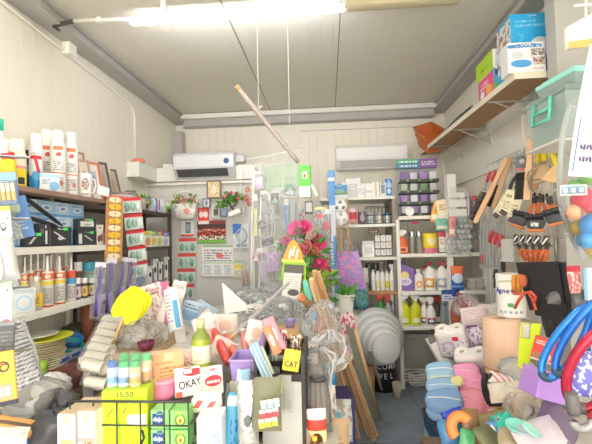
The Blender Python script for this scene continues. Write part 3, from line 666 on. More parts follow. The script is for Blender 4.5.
strip('hanging strip of red topped packs beside the flower charm strip', 131,197,140,277,-1.44,19,5,'e04048','d8e4dc',['8cb8a8','a8c8b8','e8f0ec'],(0,rad(-6),rad(50)))
# ================================================================ FAR LEFT PARTITION
def aircon(label, a, e, Y, dep, col, vent):
    p0 = P(*a,Y=Y); p1 = P(*e,Y=Y); w = p1.x-p0.x; h = p0.z-p1.z
    t = thing('air_conditioner', label, 'air conditioner', ((p0.x+p1.x)/2, Y, p1.z)); d = dep
    b = MB(); b.prism([(0,h),(-d*.85,h*.98),(-d,h*.85),(-d*.98,h*.36),(-d*.62,0),(0,0)], w, 'x', (0,d,0)); b.build('casing', col, t)
    b = MB(); b.prism([(-d*.955,h*.30),(-d*.69,h*.05),(-d*.68,h*.09),(-d*.94,h*.33)], w*.84, 'x', (-w*.03,d-.006,0)); b.build('air_outlet', vent, t)
    b = MB(); b.box((0,-.002,h*.62),(w*.985,.006,h*.44), bev=.002); b.build('front_panel', col, t)
    return t, w, h, d
t, w, h, d = aircon('silver grey air conditioner with dark outlet, mounted on the left ledge', (173,152.5), (234,176), 3.86, .2, mat('dcdee2',.35,.1), mat('55575a',.6))
b = MB(); b.lathe([(.026,0),(.026,.004)],16,(w*.38,-.004,h*.6),(PI/2,0,0)); b.build('display', mat('4a6a9a',.3), t)
b = MB(); b.box((w/2+.04,d*.7,h*.75),(.09,.1,.075), bev=.01); b.build('pipe_cover', mat('d4d4d2',.4), t)
for k in range(3):
    b = MB(); b.box((0,-.004+.002*k,h*(.93-.0*k)-.03*k),(w*.97,.003,.002)); b.build('seam', mat('b8babe',.4), t)
t, w, h, d = aircon('white air conditioner high on the back wall', (336,145), (408,166), YB-.22, .215, mat('fefefc',.5,var=.01), mat('dededa',.5))
b = MB(); b.box((0,-.003,h*.3),(w*.98,.006,.006)); b.build('seam', mat('d0d0ca',.5), t)
# ---- things on and under the ledge
YP = 3.955
p = P(138,166,Y=3.75); b = MB(); b.lathe([(.03,0),(.045,.02),(.035,.045),(0,.05)],14,sx=1.4); tag(place(b.build('cup', mat('e88868',.5)), (XL+.06,3.7,PZ-.003)), 'small orange dish on the ledge above the far corner shelf', 'dish')
b = MB(); b.box((0,0,.028),(.1,.07,.056), bev=.006); b.box((0,-.036,.03),(.06,.003,.02)); tag(place(b.build('adapter_box', W_), (P(168,160,Y=4.08).x,4.1,PZ)), 'small white box on the ledge left of the silver air conditioner', 'box')
def hook(b, p, L): b.tube([(p[0],p[1]+.02,p[2]),(p[0],p[1],p[2]),(p[0],p[1]-.012,p[2]-.02),(p[0],p[1]-.004,p[2]-L*.5),(p[0],p[1],p[2]-L)], .0025, 5)
# hanging flower basket
p = P(185,219,Y=3.86); t = thing('hanging_flower_basket','white oval hanging basket of pink flowers under the left ledge','flower basket',p); s = mpp(p); h = 15*s; w = 12.5*s
b = MB(); b.lathe([(w*.8,0),(w,h),(w*.95,h),(w*.75,.01),(0,.01)],20,sy=.55); b.build('pot', pm('f4f2ec',[('d',.1,.2,.9,.8,'d0ccc4',9),('e',.65,.5,.12,.2,'e89080')]), t)
b = MB(); b.tube([(w*math.cos(a),0,h+w*1.05*math.sin(a)) for a in [PI*i/14 for i in range(15)]],.005,6); b.build('handle', W_, t)
b = MB(); hook(b,(0,0,h+w*1.05+.1),.1); b.build('hook', mat('c8b8ac',.4), t)
b = MB(); leafy(b,(0,0,h),.11,70,.05,9,.7); b.build('foliage', mat('8fae5c',.6,var=.3,scale=40), t)
b = MB(); q = random.Random(2)
for i in range(22): b.ball((q.uniform(-.11,.09),q.uniform(-.06,.03),h+q.uniform(.0,.07)),.016,n=7,m=5)
b.build('blossom', mat('eda0a4',.6,var=.2), t)
def flat(name, label, cat, a, e, Y, m, rot=0, th=.004, fr=None, inset=.08):
    p0 = P(*a,Y=Y); p1 = P(*e,Y=Y); w = p1.x-p0.x; h = p0.z-p1.z
    t = thing(name, label, cat, ((p0.x+p1.x)/2, Y, p1.z), Euler((0,rad(rot),0)))
    if fr:
        q = min(w,h)*inset; b = MB()
        for c, d in (((0,0,q/2),(w,th*3,q)),((0,0,h-q/2),(w,th*3,q)),((-w/2+q/2,0,h/2),(q,th*2.9,h-2*q)),((w/2-q/2,0,h/2),(q,th*2.9,h-2*q))): b.box(c,d)
        b.build('frame', fr, t)
    b = MB(); b.box((0,0,h/2),(w-(.004 if fr else 0),th,h-(.004 if fr else 0))); b.build('sheet' if not fr else 'picture', m, t)
    return t, w, h
flat('hanging_picture_frame','dark framed gold picture hanging under the air conditioner','picture frame',(207,181),(221,198),3.94,pm('f0dcb0',[('d',.1,.1,.9,.9,'d8a868',9),('e',.5,.5,.2,.25,'f8ecd0')]),0,.005,mat('8a6a58',.5))
flat('hanging_picture_frame','small grey framed photo left of the bonsai','picture frame',(202.5,198.5),(210.5,207.5),3.94,pm('d8dce2',[('e',.5,.5,.2,.3,'8a94a4')]),0,.005,mat('7a7a80',.5),.14)
flat('hanging_picture_frame','small white framed dark photo below the bonsai','picture frame',(212,205.5),(220,218),3.94,pm('c8c8c4',[('r',.2,.2,.8,.7,'5a5c60')]),0,.005,mat('e8e6e0',.5),.16)
p = P(224,217,Y=3.88); b = MB(); s = mpp(p); b.lathe([(3*s,0),(3.6*s,9*s),(3.3*s,9*s),(2.7*s,.006),(0,.006)],14); tag(place(b.build('hanging_cup', mat('a8b4d8',.4)), p), 'pale blue cup on the wall under the bonsai', 'cup')
# bonsai on its little tray bracket
p = P(235,216,Y=3.86); t = thing('hanging_bonsai','artificial bonsai with red berries in a slanted white tray','bonsai',p); s = mpp(p)
b = MB(); b.box((0,0,3.4*s),(13*s,.07,5*s),(0,rad(-20),0),bev=.006); b.build('tray', W_, t)
b = MB(); b.tube([(0,0,5*s),(-3*s,-.01,8*s),(-5*s,0,12*s),(-8*s,0,14*s)],.009,7); b.tube([(-3*s,-.01,8*s),(2*s,0,13*s),(3*s,0,18*s)],.007,7); b.build('trunk', mat('6a5040',.8), t)
b = MB(); q = random.Random(1)
for c in ((-11,13,6),(-7,17,6),(-1,19,6),(-13,9,5),(3,16,5),(-5,13,5)): leafy(b,(c[0]*s,-.02,c[1]*s),c[2]*s,34,.042,int(c[0]+50),.5)
b.build('foliage', mat('6cae3c',.6,var=.35,scale=40), t)
b = MB()
for x,z in ((-10,18),(-2,23),(3,22),(-7,21),(5,17)): b.ball((x*s,-.06,z*s),.017,n=8,m=6)
b.build('berry', mat('e85a80',.5), t)
# posters, calendar
flat('hanging_poster','small red and white poster above the team photo','poster',(198,208),(209,224),3.985,pm('e84a44',[('e',.3,.6,.2,.2,'f4e8e0'),('e',.7,.6,.2,.22,'f6ece4'),('e',.3,.8,.1,.08,'d8a080'),('e',.7,.82,.1,.08,'d8a080'),('r',0,0,1,.2,'f0ece6')]))
team = [('r',0,.0,1,.16,'7cb84c'),('d',0,.16,1,.36,'f2d0a8',13),('d',0,.36,1,.66,'e23a38',12),('d',0,.52,1,.62,'f0c8a4',16),('r',0,.86,1,1,'9a3434'),('d',0,.16,1,.3,'f8ece4',18)]
flat('hanging_poster','football team group photo poster in red shirts above the calendar','poster',(197,221),(226,243),3.988,pm('4a2c2a',team))
t, w, h = flat('hanging_calendar','white wall calendar with a red mark in the middle','calendar',(201.5,244.5),(233.5,276),3.985,pm('fbfaf6',[('r',.02,.9,.98,.98,'a8c8a0'),('t',.06,.46,.94,.86,'8a9098',5),('r',0,.4,1,.43,'b8d0b0'),('t',.06,.06,.3,.36,'a8b4c8',5),('t',.38,.06,.62,.36,'a8b4c8',5),('t',.7,.06,.94,.36,'a8b4c8',5),('e',.56,.64,.12,.085,'f07880')]),1.2)
b = MB()
for k in range(9): b.cyl((-w*.42+k*w*.105,-.006,h-.002),(-w*.42+k*w*.105,.006,h+.002),.003,6)
b.build('binding', CHROME, t)
flat('hanging_card','yellow and green printed card right of the calendar','card',(233,261),(243.5,277),3.98,pm('f6f2d8',[('r',.05,.5,.95,.75,'f0dc48'),('t',.1,.1,.9,.45,'90a0a0',4),('r',0,.85,1,1,'b8d8b8')]),4)
# blue white pack and sandal pack
t, w, h = flat('hanging_tool_pack','white moulded pack with a blue header at the right of the poster','tool pack',(233,224),(249,248),3.97,pm('e8ecf2',[('s',.0,.66,.4,1,'3c74d0',.5),('e',.6,.55,.3,.3,'c4ccd8'),('e',.6,.55,.2,.2,'e4e8ee'),('r',.2,.05,.9,.18,'98a8c0')]))
b = MB(); b.tube([(w*.32*math.cos(a)+.01,-.02,h*.52+h*.27*math.sin(a)) for a in [2*PI*i/18 for i in range(18)]],.008,7,True); b.build('ring', mat('c8ced8',.35), t)
b = MB(); b.prism([(-w/2,h*.6),(-w/2,h),(w*.05,h*.98),(-w*.1,h*.62)],.012,'y',(0,-.008,0)); b.build('header_card', mat('3d78d6',.5), t)
p = P(246,294,Y=3.94); packet('tan coloured insole pack hanging low at the right of the calendar', p, .08,.28,.02, clear('f2ece4',.3), 0, None,'hanging_insole_pack','insole pack',inside=[('insole', MB().ball((0,0,.13),.032,.008,.11), mat('c89878',.7))])
strip('long peg card strip with four red topped rows on the partition', 188,238,185,299,3.96,18,4,'e8564c','dfe8e2',['7cb49c','b8d4c8'],(0,0,0),'Y')
flat('hanging_phone_case','white pack with a dark phone shape above the peg cards','phone case',(181,221),(194,236),3.965,pm('ecefef',[('r',.35,.2,.75,.9,'6a747c'),('r',.4,.3,.7,.8,'a4b4bc'),('r',0,0,1,.12,'e8564c')]))
p = P(167,221,Y=3.93)
# string of small roses on the cable at the partition edge
b = MB(); pts = [P(243,170,Y=3.93),P(240,190,Y=3.93),P(244,212,Y=3.93),P(241,245,Y=3.93),P(246,285,Y=3.93)]; b.tube([pts[i//5].lerp(pts[i//5+1],(i%5)/5) for i in range(20)]+[pts[-1]],.004,6); tag(b.build('hanging_cable', W_), 'thin white cable hanging down the partition edge', 'cable')
p = P(248,200,Y=3.86); t = thing('hanging_flower_garland','pale pink fabric flowers on the partition edge beside the bonsai','flower',p)
for k,(x,y) in enumerate(((246,198),(250,203),(248,190))):
    b = MB(); rose(b, P(x,y,Y=3.86)-p, .035, k, (1.3,0,0)); b.build('blossom', mat(['ecb4a4','e89c98','f0ccb8'][k],.6), t)
# ================================================================ BACK SHELVES
YS, YSR = 3.85, 3.72
def zat(px,py,Y): return P(px,py,Y=Y).z
XA, XB = P(321,240,Y=YS).x, P(396.5,240,Y=YS).x
XC, XD = XB+.004, XR-.01
ZL = [zat(365,196.5,YS), zat(370,224,YS), zat(378,257,YS), zat(380,291.5,YS), zat(380,326,YS)]
ZR = [zat(440,215,YSR), zat(420,253.5,YSR), zat(440,291,YSR), zat(420,326.5,YSR)]
t = thing('shelving_unit','white shelving unit on the back wall left of the dark post','shelf',((XA+XB)/2,4.1,0)); ox, oy = (XA+XB)/2, 4.1
for k,z in enumerate(ZL):
    x0 = XA if k<3 else P(350,240,Y=YS).x
    b = MB(); b.box(((x0+XB)/2-ox,(YS+4.4)/2-oy,z-.014),(XB-x0,4.4-YS,.028),bev=.003); b.build('shelf', mat('c89464',.6,var=.1) if k==3 else SHW, t)
for x in (XA+.015,XB-.02):
    b = MB(); b.box((x-ox,4.38-oy,ZL[0]/2+.1),(.03,.03,ZL[0]+.2)); b.build('upright', SHW, t)
b = MB(); b.box((XB-.012-ox,YS+.25-oy,(ZL[0]+.02)/2-.01),(.035,.49,ZL[0]-.01),bev=.003); b.build('post', mat('9a8e86',.6,var=.1), t)
t = thing('shelving_unit','white shelving unit in the right rear corner with spray bottles','shelf',((XC+XD)/2,4.0,0)); ox, oy = (XC+XD)/2, 4.0
for z in ZR:
    b = MB(); b.box((0,(YSR+4.35)/2-oy,z-.016),(XD-XC,4.35-YSR,.032),bev=.003); b.build('shelf', SHW, t)
for px,y in ((398,4.33),(449,YSR+.03),(398,YSR+.05)):
    x = P(px,240,Y=y).x; b = MB(); b.box((x-ox,y-oy,ZR[0]/2-.015),(.05 if px==449 else .03,.03,ZR[0]-.03)); b.build('upright', SHW, t)
def S(px, z, Y): return Bp(px, Y, z+.0008)
# --- top
def bx(label, px, top, w, z, Y, m, rot=0, dep=.1, group=None, name='carton', cat='box'):
    p = S(px,z,Y); s = mpp(p); return carton(label, p, (w*s,dep,hgt(px,top,p,'Y')), m, rot, group, name, cat)
Y1 = YS+.1
bx('wide carton with a blue and green landscape picture on the top back shelf',340.5,184,17,ZL[0],Y1,pm('eef2f4',[('r',.04,.2,.96,.9,'5a98d8'),('r',.04,.2,.96,.45,'6aa060'),('e',.5,.45,.3,.15,'8cb8a0')]))
bx('tall plain white carton behind the row on the top back shelf',354,179,15,ZL[0],Y1+.13,pm('f4f3f0',[('r',.1,.4,.9,.44,'d8dce4'),('t',.2,.55,.8,.75,'b0b4bc',3)]))
for k,(px,top,w,m) in enumerate(((362,184,8,pm('f2f0ea',[('t',.1,.2,.9,.7,'a8a8a8',5)])),(370,184,7,pm('f4f4f2',[('r',.1,.3,.9,.5,'d0d0cc')])),(377,182,7,pm('f2f0e8',[('r',.42,0,.58,1,'b8b4a8')])),(384,182,6,pm('e0e2e2',[('r',.2,.2,.8,.8,'8a9498')])),(390,179.5,6,pm('3f84cc',[('r',.1,.5,.9,.8,'a8d0f0'),('e',.5,.3,.3,.15,'d8e8f8')])))):
    bx(['first','second','third','fourth','fifth'][k]+' of the upright cartons, from the landscape carton, top back shelf',px,top,w,ZL[0],Y1-.02,m,0,.07,'upright cartons on the top back shelf')
# --- second
p = S(353.5,ZL[1],Y1); packet('red and pink printed pack on the second back shelf',p,.085,hgt(353,207,p,'Y'),.05,pm('f0c4c8',[('r',.1,.3,.9,.7,'e0485c'),('e',.5,.8,.3,.12,'f8f0f0'),('t',.2,.05,.8,.25,'a06068',3)]),0,seed=2)
p = S(362,ZL[1],Y1); bx('dark purple carton next to the wire basket of jars',362.5,212,7,ZL[1],Y1,pm('4a4450',[('e',.5,.5,.3,.3,'b898a8')]))
p = S(379,ZL[1],Y1+.02); s = mpp(p); t = thing('wire_basket','dark wire basket full of small jars on the second back shelf','wire basket',p); w = 25*s; h = hgt(379,207,p,'Y')
b = MB()
for z in (.004,h*.5,h): b.tube([(-w/2,-.1,z),(w/2,-.1,z),(w/2,.1,z),(-w/2,.1,z)],.003,5,True)
for k in range(8):
    x = -w/2+w*k/7
    for y in (-.1,.1): b.tube([(x,y,0),(x,y,h)],.0022,5)
b.build('wire_frame', mat('3c3c40',.4,.5), t)
for k in range(3):
    for r2 in range(2):
        b = None; q = p+Vector((-w*.33+w*.33*k,-.05+.1*r2,.006)); bottle('jar',f'small white jar in the wire basket, {["left","middle","right"][k]} of its {["front","rear"][r2]} row','jar',q,.095,.026,pm('eef0ee',[('r',0,.2,1,.6,['c8d4e0','e0d0c4','d0d4cc'][k])]),mat(['d8dce0','4a70b0'][(k==2)],.4),0,name='jar',n=12)
# power discs hanging at the left
for k,(px,py) in enumerate(((340,206),(341,218))):
    p = P(px,py,Y=3.6); t = thing('hanging_socket_reel', ('upper' if k==0 else 'lower')+' round white socket reel hanging beside the tall blue carton','socket reel',p); r = 7.2*mpp(p)
    b = MB(); b.lathe([(r*.9,-.02),(r,-.01),(r,.01),(r*.9,.02),(0,.02)],24,(0,0,0),(PI/2,0,0)); b.build('body', W_, t)
    for i in range(3):
        b = MB(); a = PI/2+i*2*PI/3; b.lathe([(r*.24,0),(r*.24,.004),(0,.004)],12,(r*.5*math.cos(a),-.02,r*.5*math.sin(a)),(PI/2,0,0)); b.build('socket', mat('8a8a90' if k==0 else 'c0c0c2',.4), t)
# tall narrow carton post
p = Vector((P(333,240,Y=3.58).x,3.58,0)); hh = P(333,175,Y=3.58).z; t = thing('tall_carton','tall narrow white and blue carton standing before the back shelf','box',p); s = mpp((p.x,3.58,1.4))
b = MB(); b.box((0,0,hh/2),(6.2*s,.06,hh),bev=.003); b.build('body', pm('e9eff6',[('r',0,.86,1,.97,'5a9ae0'),('r',.3,.5,.7,.86,'dfe8f4'),('r',.0,.5,.18,.86,'a8c8ee'),('r',.55,.3,1,.72,'58a4e8'),('t',.2,.5,.8,.7,'5080b8',14)]), t)
b = MB(); b.box((.0,-.0,hh+.006),(7.2*s,.07,.06),bev=.004); b.build('cap', mat('6aa2dc',.4), t)
# --- third
for k,(px,c) in enumerate(((346,'dfe2e4'),(351,'c8d4e0'),(356,'b8c4d4'))):
    p = S(px,ZL[2],Y1); bottle('bottle',f'clear glass bottle, {ORD[k]} from the left on the third back shelf','bottle',p,hgt(px,236+4*k,p,'Y'),.03,clear(c,.45),mat('c8b8a0',.5),0,None,'glass_bottle')
bx('white gift carton left of the stacked small cartons',367.5,241,12,ZL[2],Y1-.03,pm('f2f1ee',[('r',0,.78,1,1,'d8d6d4'),('r',.2,.2,.8,.6,'e0dcd8')]))
for r2 in range(3):
    for k in range(3):
        p = S(377+5.6*k,ZL[2]+r2*.066,Y1); s = mpp(p)
        carton(f'small white carton, {["left","middle","right"][k]} one in the {["bottom","middle","top"][r2]} row of the stack, third back shelf',p,(5.2*s,.09,.065),pm('f0eeea',[('r',0,0,1,.2,'6a6868' if r2<2 else 'b0aca8'),('r',.3,.4,.7,.8,'d8d4d0'),('r',.88,0,1,1,'b4b0ac')]),0,'small cartons stacked on the third back shelf')
b = MB(); p = S(373,ZL[2]+.2,Y1); 
flat('hanging_shelf_label','small dark label under the second back shelf','label',(368,229.5),(379,233.5),YS+.02,pm('4a3c38',[('e',.25,.5,.08,.25,'c8a080'),('e',.5,.5,.08,.25,'c8a080'),('e',.75,.5,.08,.25,'c8a080')]))
# --- fourth
for k,px in enumerate((368,374.5)):
    p = S(px,ZL[3],Y1+.16); bottle('jar',f'tall glass jar behind the white bottles, {["left","right"][k]} one','jar',p,hgt(px,263,p,'Y'),.034,clear('9aa49c',.6),mat('6a7470',.4,.5),0,name='jar')
for k in range(5):
    px = 372+4.6*k; p = S(px,ZL[3],YS+.05); bottle('tall',f'slim white bottle, {ORD[k]} from the left on the wooden back board','bottle',p,hgt(px,270+k%2,p,'Y'),.0205,pm('f6f5ee',[('r',0,.15,1,.55,['e8ecec','f0e8a8','f4f4f0','e8d848','e8ecec'][k])]),W_,0,'slim white bottles on the wooden board',n=12)
p = S(364,ZL[3],YS+.06); bottle('jar','small green and white jar left of the slim white bottles','jar',p,hgt(364,268,p,'Y'),.03,pm('e8ece4',[('r',0,.2,1,.5,'8aa870')]),W_,0,name='jar')
p = S(391,ZL[3],YS+.06); spray('blue spray bottle at the end of the wooden back board', p, hgt(391,264,p,'Y'), .028, mat('4a6ab8',.35), mat('d8e0ec',.4), mat('d05030',.4))
# --- fifth
p = S(378,ZL[4],YS+.05); spray('green spray bottle with orange trigger on the lowest left board', p, hgt(378,292,p,'Y'), .042, pm('3fa050',[('r',.2,.1,.8,.35,'e8f0e0')]), mat('f06a38',.4))
for k,px in enumerate((386,391)):
    p = S(px,ZL[4],YS+.05+.05*k); spray(f'grey spray bottle with {["red","white"][k]} head on the lowest left board', p, hgt(px,294,p,'Y'), .034, pm('b8bcc4',[('r',.1,.1,.9,.3,'8890a8'),('t',.2,.12,.8,.28,'f0f0f0',3)]), mat(['e05048','f0f0f0'][k],.4))
# --- right unit, r1: display stand
p = S(420,ZR[0],3.98); s = mpp(p); w = 38*s; H = hgt(420,161,p,'Y')
t = thing('display_stand','grey tiered counter display with a green and purple header on the rear shelf','display stand',p)
b = MB(); b.box((0,.06,H/2),(w,.02,H)); b.build('back_board', mat('b9bac0',.5), t)
b = MB(); b.box((-w*.02,.0,H*.955),(w*1.04,.03,H*.17),bev=.004); hd = b.build('header', pm('8a64a8',[('r',0,0,.55,1,'4a86a0'),('r',0,.55,.55,1,'5cb08c'),('t',.06,.6,.5,.9,'e8f4ec',1),('t',.06,.15,.5,.5,'d8e4f0',1),('t',.6,.3,.95,.8,'e8d8f0',2)]), t)
for k in range(4):
    b = MB(); z = H*(.02+.2*k); b.box((0,0,z),(w,.12,.012)); b.box((0,-.058,z+.012),(w,.006,.02)); tr_ = b.build('tier', mat('4a4c48',.5), t)
    for i in range(4):
        x = -w*.38+w*.25*i; b = MB(); b.box((x,-.01,z+.055),(w*.18,.05,.075),bev=.006); b.build('goods', mat(['d8d0e8','b08cc8','e8e4ec','9a7ab8'][(i+k)%4] if k!=2 else ['b8c4b0','d8dcd8','7c9a70','c8c8c8'][i],.45), tr_)
    b = MB()
    for i in range(3): b.box((-w*.3+w*.3*i,-.062,z+.012),(.02,.002,.014))
    b.build('price_tag', mat('74d078',.5), tr_)
p = P(409,211,Y=YSR+.05); b = MB(); r = 4.6*mpp(p); b.lathe([(r*.7,0),(r,.06),(r*.95,.06),(r*.6,.006),(0,.006)],20,(0,.03,r+.001),(PI/2,0,0)); tag(place(b.build('cup', W_), (p.x,YSR+.06,ZR[0])), 'white paper cup lying on its side on the rear shelf', 'cup')
# yellow envelopes/bread bags hanging
for k,(x0,y0,x1,y1,c,rot,lab) in enumerate(((429,201,440,222,'f4b84c',14,'amber yellow packet hanging left of the pale one at the rear shelf'),(437,200,449,220,'f4e2bc',-8,'cream packet hanging beside the amber one at the rear shelf'),(434,219,446,230,'7cc8bc',0,'teal packet hanging below the amber one'),(445,217,452,236,'e89898',4,'pink packet hanging below the cream one'))):
    a = P(x0,y0,Y=YSR-.06); e = P(x1,y1,Y=YSR-.06); packet(lab,((a.x+e.x)/2,YSR-.06-.03*k,e.z),e.x-a.x,a.z-e.z,.025,pm(c,[('r',.1,.1,.9,.35,'f8f0dc'),('t',.2,.5,.8,.8,'a07830',3)]),Euler((0,rad(rot),0)),None,'hanging_packet','packet',seed=k)
p = P(447,213,Y=YSR+.06); bx('white upright carton at the right of the display stand',452,175,8.5,ZR[0],YSR+.12,pm('f4f3ef',[('t',.2,.3,.8,.5,'d0d0cc',3)]))
for k,(px,c) in enumerate(((463,'e8e4e8'),(469,'dcc8d4'),(476,'c8a8b8'))):
    p = S(px,ZR[0],YSR+.1); bottle('pill',f'clear tumbler with {["white","violet","red"][k]} lid at the right end of the rear shelf','tumbler',p,hgt(px,196,p,'Y'),.028,clear(c,.4),mat(['f0eef0','8a6a98','d84858'][k],.4),0,None,'tumbler',cap='lid')
# --- r2
p = S(402,ZR[1],YSR+.07); spray('orange spray bottle with white head on the right rear shelf',p,hgt(402,230,p,'Y'),.055,pm('e8703c',[('r',.1,.1,.9,.36,'f8c8a0'),('e',.5,.22,.25,.1,'b03828')]),W_)
for k,px in enumerate((412,419)):
    p = S(px,ZR[1],YSR+.08); bottle('jar',f'glass canister with steel lid, {["left","right"][k]} of the pair beside the orange spray','canister',p,hgt(px,231,p,'Y'),.026,clear('b8b8b0',.5),CHROME,0,None,'glass_canister')
p = P(414,221,Y=YSR+.1); b = MB(); rose(b,(0,0,0),.03,4); tag(place(b.build('hanging_blossom', mat('ec5a9a',.5)),(p.x,YSR+.05,ZR[0]-.06)),'pink blossom hanging under the rear shelf','flower')
p = S(430,ZR[1],YSR+.08); bottle('can','fat yellow canister with pink base on the right rear shelf','canister',p,hgt(430,233,p,'Y'),7.2*mpp(p),pm('f8dc3c',[('r',0,0,1,.24,'ec88a8'),('e',.5,.6,.3,.18,'f8ecc0'),('r',0,.24,1,.3,'f0b838')]),mat('f4d430',.4),0,None,'canister',n=20)
flat('hanging_card','red and white card at the right of the fat yellow canister','card',(438.5,232),(446,252),YSR+.03,pm('f4f0ee',[('r',0,.75,1,1,'e4505c'),('t',.15,.4,.85,.7,'c06060',3),('r',0,0,1,.2,'d8dce0')]))
t = thing('hanging_bubble_pack','clear sheet of round bubbles hanging from the rear shelf','bubble pack',P(459,255,Y=YSR-.1))
b = MB(); o_ = P(459,255,Y=YSR-.1)
for r2 in range(7):
    for k in range(5):
        q = P(448.5+4.8*k+1.6*(r2%2)+(1 if r2>4 else 0),252-5.2*r2,Y=YSR-.1)-o_; b.ball(q+Vector((0,-.012,0)),.021,.018,.021,n=10,m=7)
b.build('bubbles', clear('eef2f2',.3,.06), t)
b = MB(); a = P(446,216,Y=YSR-.1)-o_; e = P(471,257,Y=YSR-.1)-o_; b.box(((a.x+e.x)/2,.004,(a.z+e.z)/2),(e.x-a.x,.002,a.z-e.z)); b.build('backing_sheet', clear('e8eeee',.25), t)
packet('clear pack of white trays hanging above the bubble sheet',P(458,221,Y=YSR-.13),.19,.28,.05,clear('f4f4f2',.12),0,None,'hanging_tray_pack','packet',inside=[('tray',MB().box((0,0,.07),(.14,.02,.06)).box((0,0,.15),(.14,.02,.06)).box((0,0,.22),(.12,.02,.04)),mat('efeeea',.5))],seed=5)
for k,px in enumerate((469,474,479)):
    p = S(px,ZR[1],YSR+.08); b = MB(); h = hgt(px,230,p,'Y'); b.lathe([(.026,0),(.004,.006),(.004,h*.5),(.02,h*.6),(.026,h*.8),(.022,h),(.02,h),(.023,h*.8),(.017,h*.62),(0,h*.55)],14); tag(place(b.build('wine_glass', clear('d8d4d8',.3,.05)),p),f'stemmed clear wine glass, {ORD[k]} from the bubble sheet','wine glass','wine glasses on the right rear shelf')
# --- r3
p = S(404,ZR[2],YSR+.08); s = mpp(p); h = hgt(404,262,p,'Y'); t = thing('detergent_jug','purple detergent jug with handle on the right rear shelf','jug',p); w = 16*s
b = MB(); b.prism([(-w/2,.004),(w/2,.004),(w/2,h*.5),(w*.48,h*.72),(w*.3,h*.82),(w*.02,h*.84),(-w*.02,h*.9),(-w*.3,h*.9),(-w*.34,h*.8),(-w/2,h*.66)],.085); b.build('body', pm('8a6cb4',[('e',.42,.55,.26,.2,'f0dc90'),('e',.45,.35,.36,.16,'e8e4f4'),('t',.2,.28,.7,.42,'8858a8',3)]), t)
b = MB(); b.tube([(w*.36,0,h*.3),(w*.6,0,h*.36),(w*.62,0,h*.6),(w*.4,0,h*.74)],.013,8); b.build('handle', mat('8464ae',.4), t)
b = MB(); b.lathe([(.022,h*.88),(.022,h),(0,h)],14,(-w*.16,0,0)); b.build('cap', mat('6c4c9c',.4), t)
p = S(417,ZR[2],YSR+.07); bottle('bottle','white bottle with an orange round label beside the purple jug','bottle',p,hgt(417,269,p,'Y'),.046,pm('f6f4ee',[('e',.5,.35,.3,.2,'f0a050'),('e',.5,.35,.18,.12,'f8e8b8')]),W_,0,sy=.7)
for k,(px,c1) in enumerate(((428.5,'f0b050'),(440.5,'a8bcd8'))):
    p = S(px,ZR[2],YSR+.07); bottle('jug',f'white bleach jug with red cap and {["orange","blue grey"][k]} label','jug',p,hgt(px,262,p,'Y'),.05,pm('f4f2ee',[('r',.1,.12,.9,.5,c1),('e',.5,.3,.25,.12,'f8f0d8'),('t',.2,.14,.8,.24,'a06048',2)]),mat('e0404c',.4),-20,'white bleach jugs','bleach_jug')
for k,px in enumerate((423,446)):
    p = S(px,ZR[2],YSR+.2); bottle('jug',f'white bleach jug in the rear row, {["left","right"][k]} one','jug',p,hgt(px,266,p,'Y'),.045,pm('efede8',[('r',0,.1,1,.4,'d8b0a0')]),mat('d8444c',.4),-20,None,'bleach_jug')
p = P(458,296,Y=YSR-.06); a = P(458,266,Y=YSR-.06); packet('orange and blue detergent pouch at the front of the rear shelf',(p.x,YSR-.06,p.z),12*mpp(p),a.z-p.z,.06,pm('2f60b8',[('r',0,.72,1,1,'f07848'),('e',.5,.6,.45,.16,'c8d8ec'),('r',0,.3,1,.36,'78a8e0'),('e',.5,.15,.3,.1,'1c3c88')]),0,None,'hanging_pouch','pouch',seed=6)
b = MB(); p = P(451,297,Y=YSR-.03); flat('hanging_shelf_sign','blue and white sign card on the edge of the rear shelf','sign',(441.5,290),(456,301),YSR-.02,pm('e8ecf4',[('r',0,.6,1,1,'3c5ca8'),('t',.1,.15,.9,.55,'4868b0',2)]))
for k,(px,r) in enumerate(((469,.05),(477,.055))):
    p = S(px,ZR[2],YSR+.1); 
    for j in range(3):
        b = MB(); b.lathe([(r*.5,0),(r,.04),(r*1.04,.042),(r*.96,.042),(r*.5,.008),(0,.008)],18); tag(place(b.build('bowl', mat(['f4f2ee','ece8e2'][j%2],.3)),p+Vector((0,0,.026*j))),f'white bowl, {["bottom","middle","top"][j]} one of the {["left","right"][k]} stack on the rear shelf','bowl','white bowls on the rear shelf')
# --- r4 sprays
for k,px in enumerate((402,413)):
    p = S(px,ZR[3],YSR+.07); spray(f'yellow cleaning spray bottle, {["left","right"][k]} one of the pair',p,hgt(px,293,p,'Y'),.05,pm('d8dc28',[('e',.5,.2,.3,.12,'f8f8d8'),('r',.2,.06,.8,.1,'6a9c30')]),W_,mat('d8e040',.4),0,'yellow spray bottles')
for k,px in enumerate((421.5,428)):
    p = S(px,ZR[3],YSR+.08-.05*k+.02); spray(f'white spray bottle with red trigger and dark label, {["left","right"][k]} one',p,hgt(px,297,p,'Y'),.042,pm('f4f4f4',[('r',.1,.06,.9,.36,'3c4a68'),('e',.5,.22,.3,.08,'e8e8f0'),('r',.1,.3,.9,.36,'e04048')]),W_,mat('e23c44',.4),0,'white spray bottles')
p = S(435,ZR[3],YSR+.12); spray('dark bottle with a red and black spray head behind the white sprays',p,hgt(435,296,p,'Y'),.038,pm('5a4a44',[('r',.1,.1,.9,.35,'c8b0a0')]),mat('b83c38',.4),mat('3a3434',.4))
for r2 in range(2):
    for k in range(3):
        p = S(440.5+5*k,ZR[3],YSR+.05+.08*r2); bottle('bottle',f'clear water bottle, {["left","middle","right"][k]} of the {["front","rear"][r2]} row on the lowest right shelf','water bottle',p,hgt(440,299,p,'Y'),.028,clear('c4d4e0',.4,.08),mat('b8c8dc',.4),0,'clear bottles shrink wrapped on the lowest shelf','water_bottle',n=12)
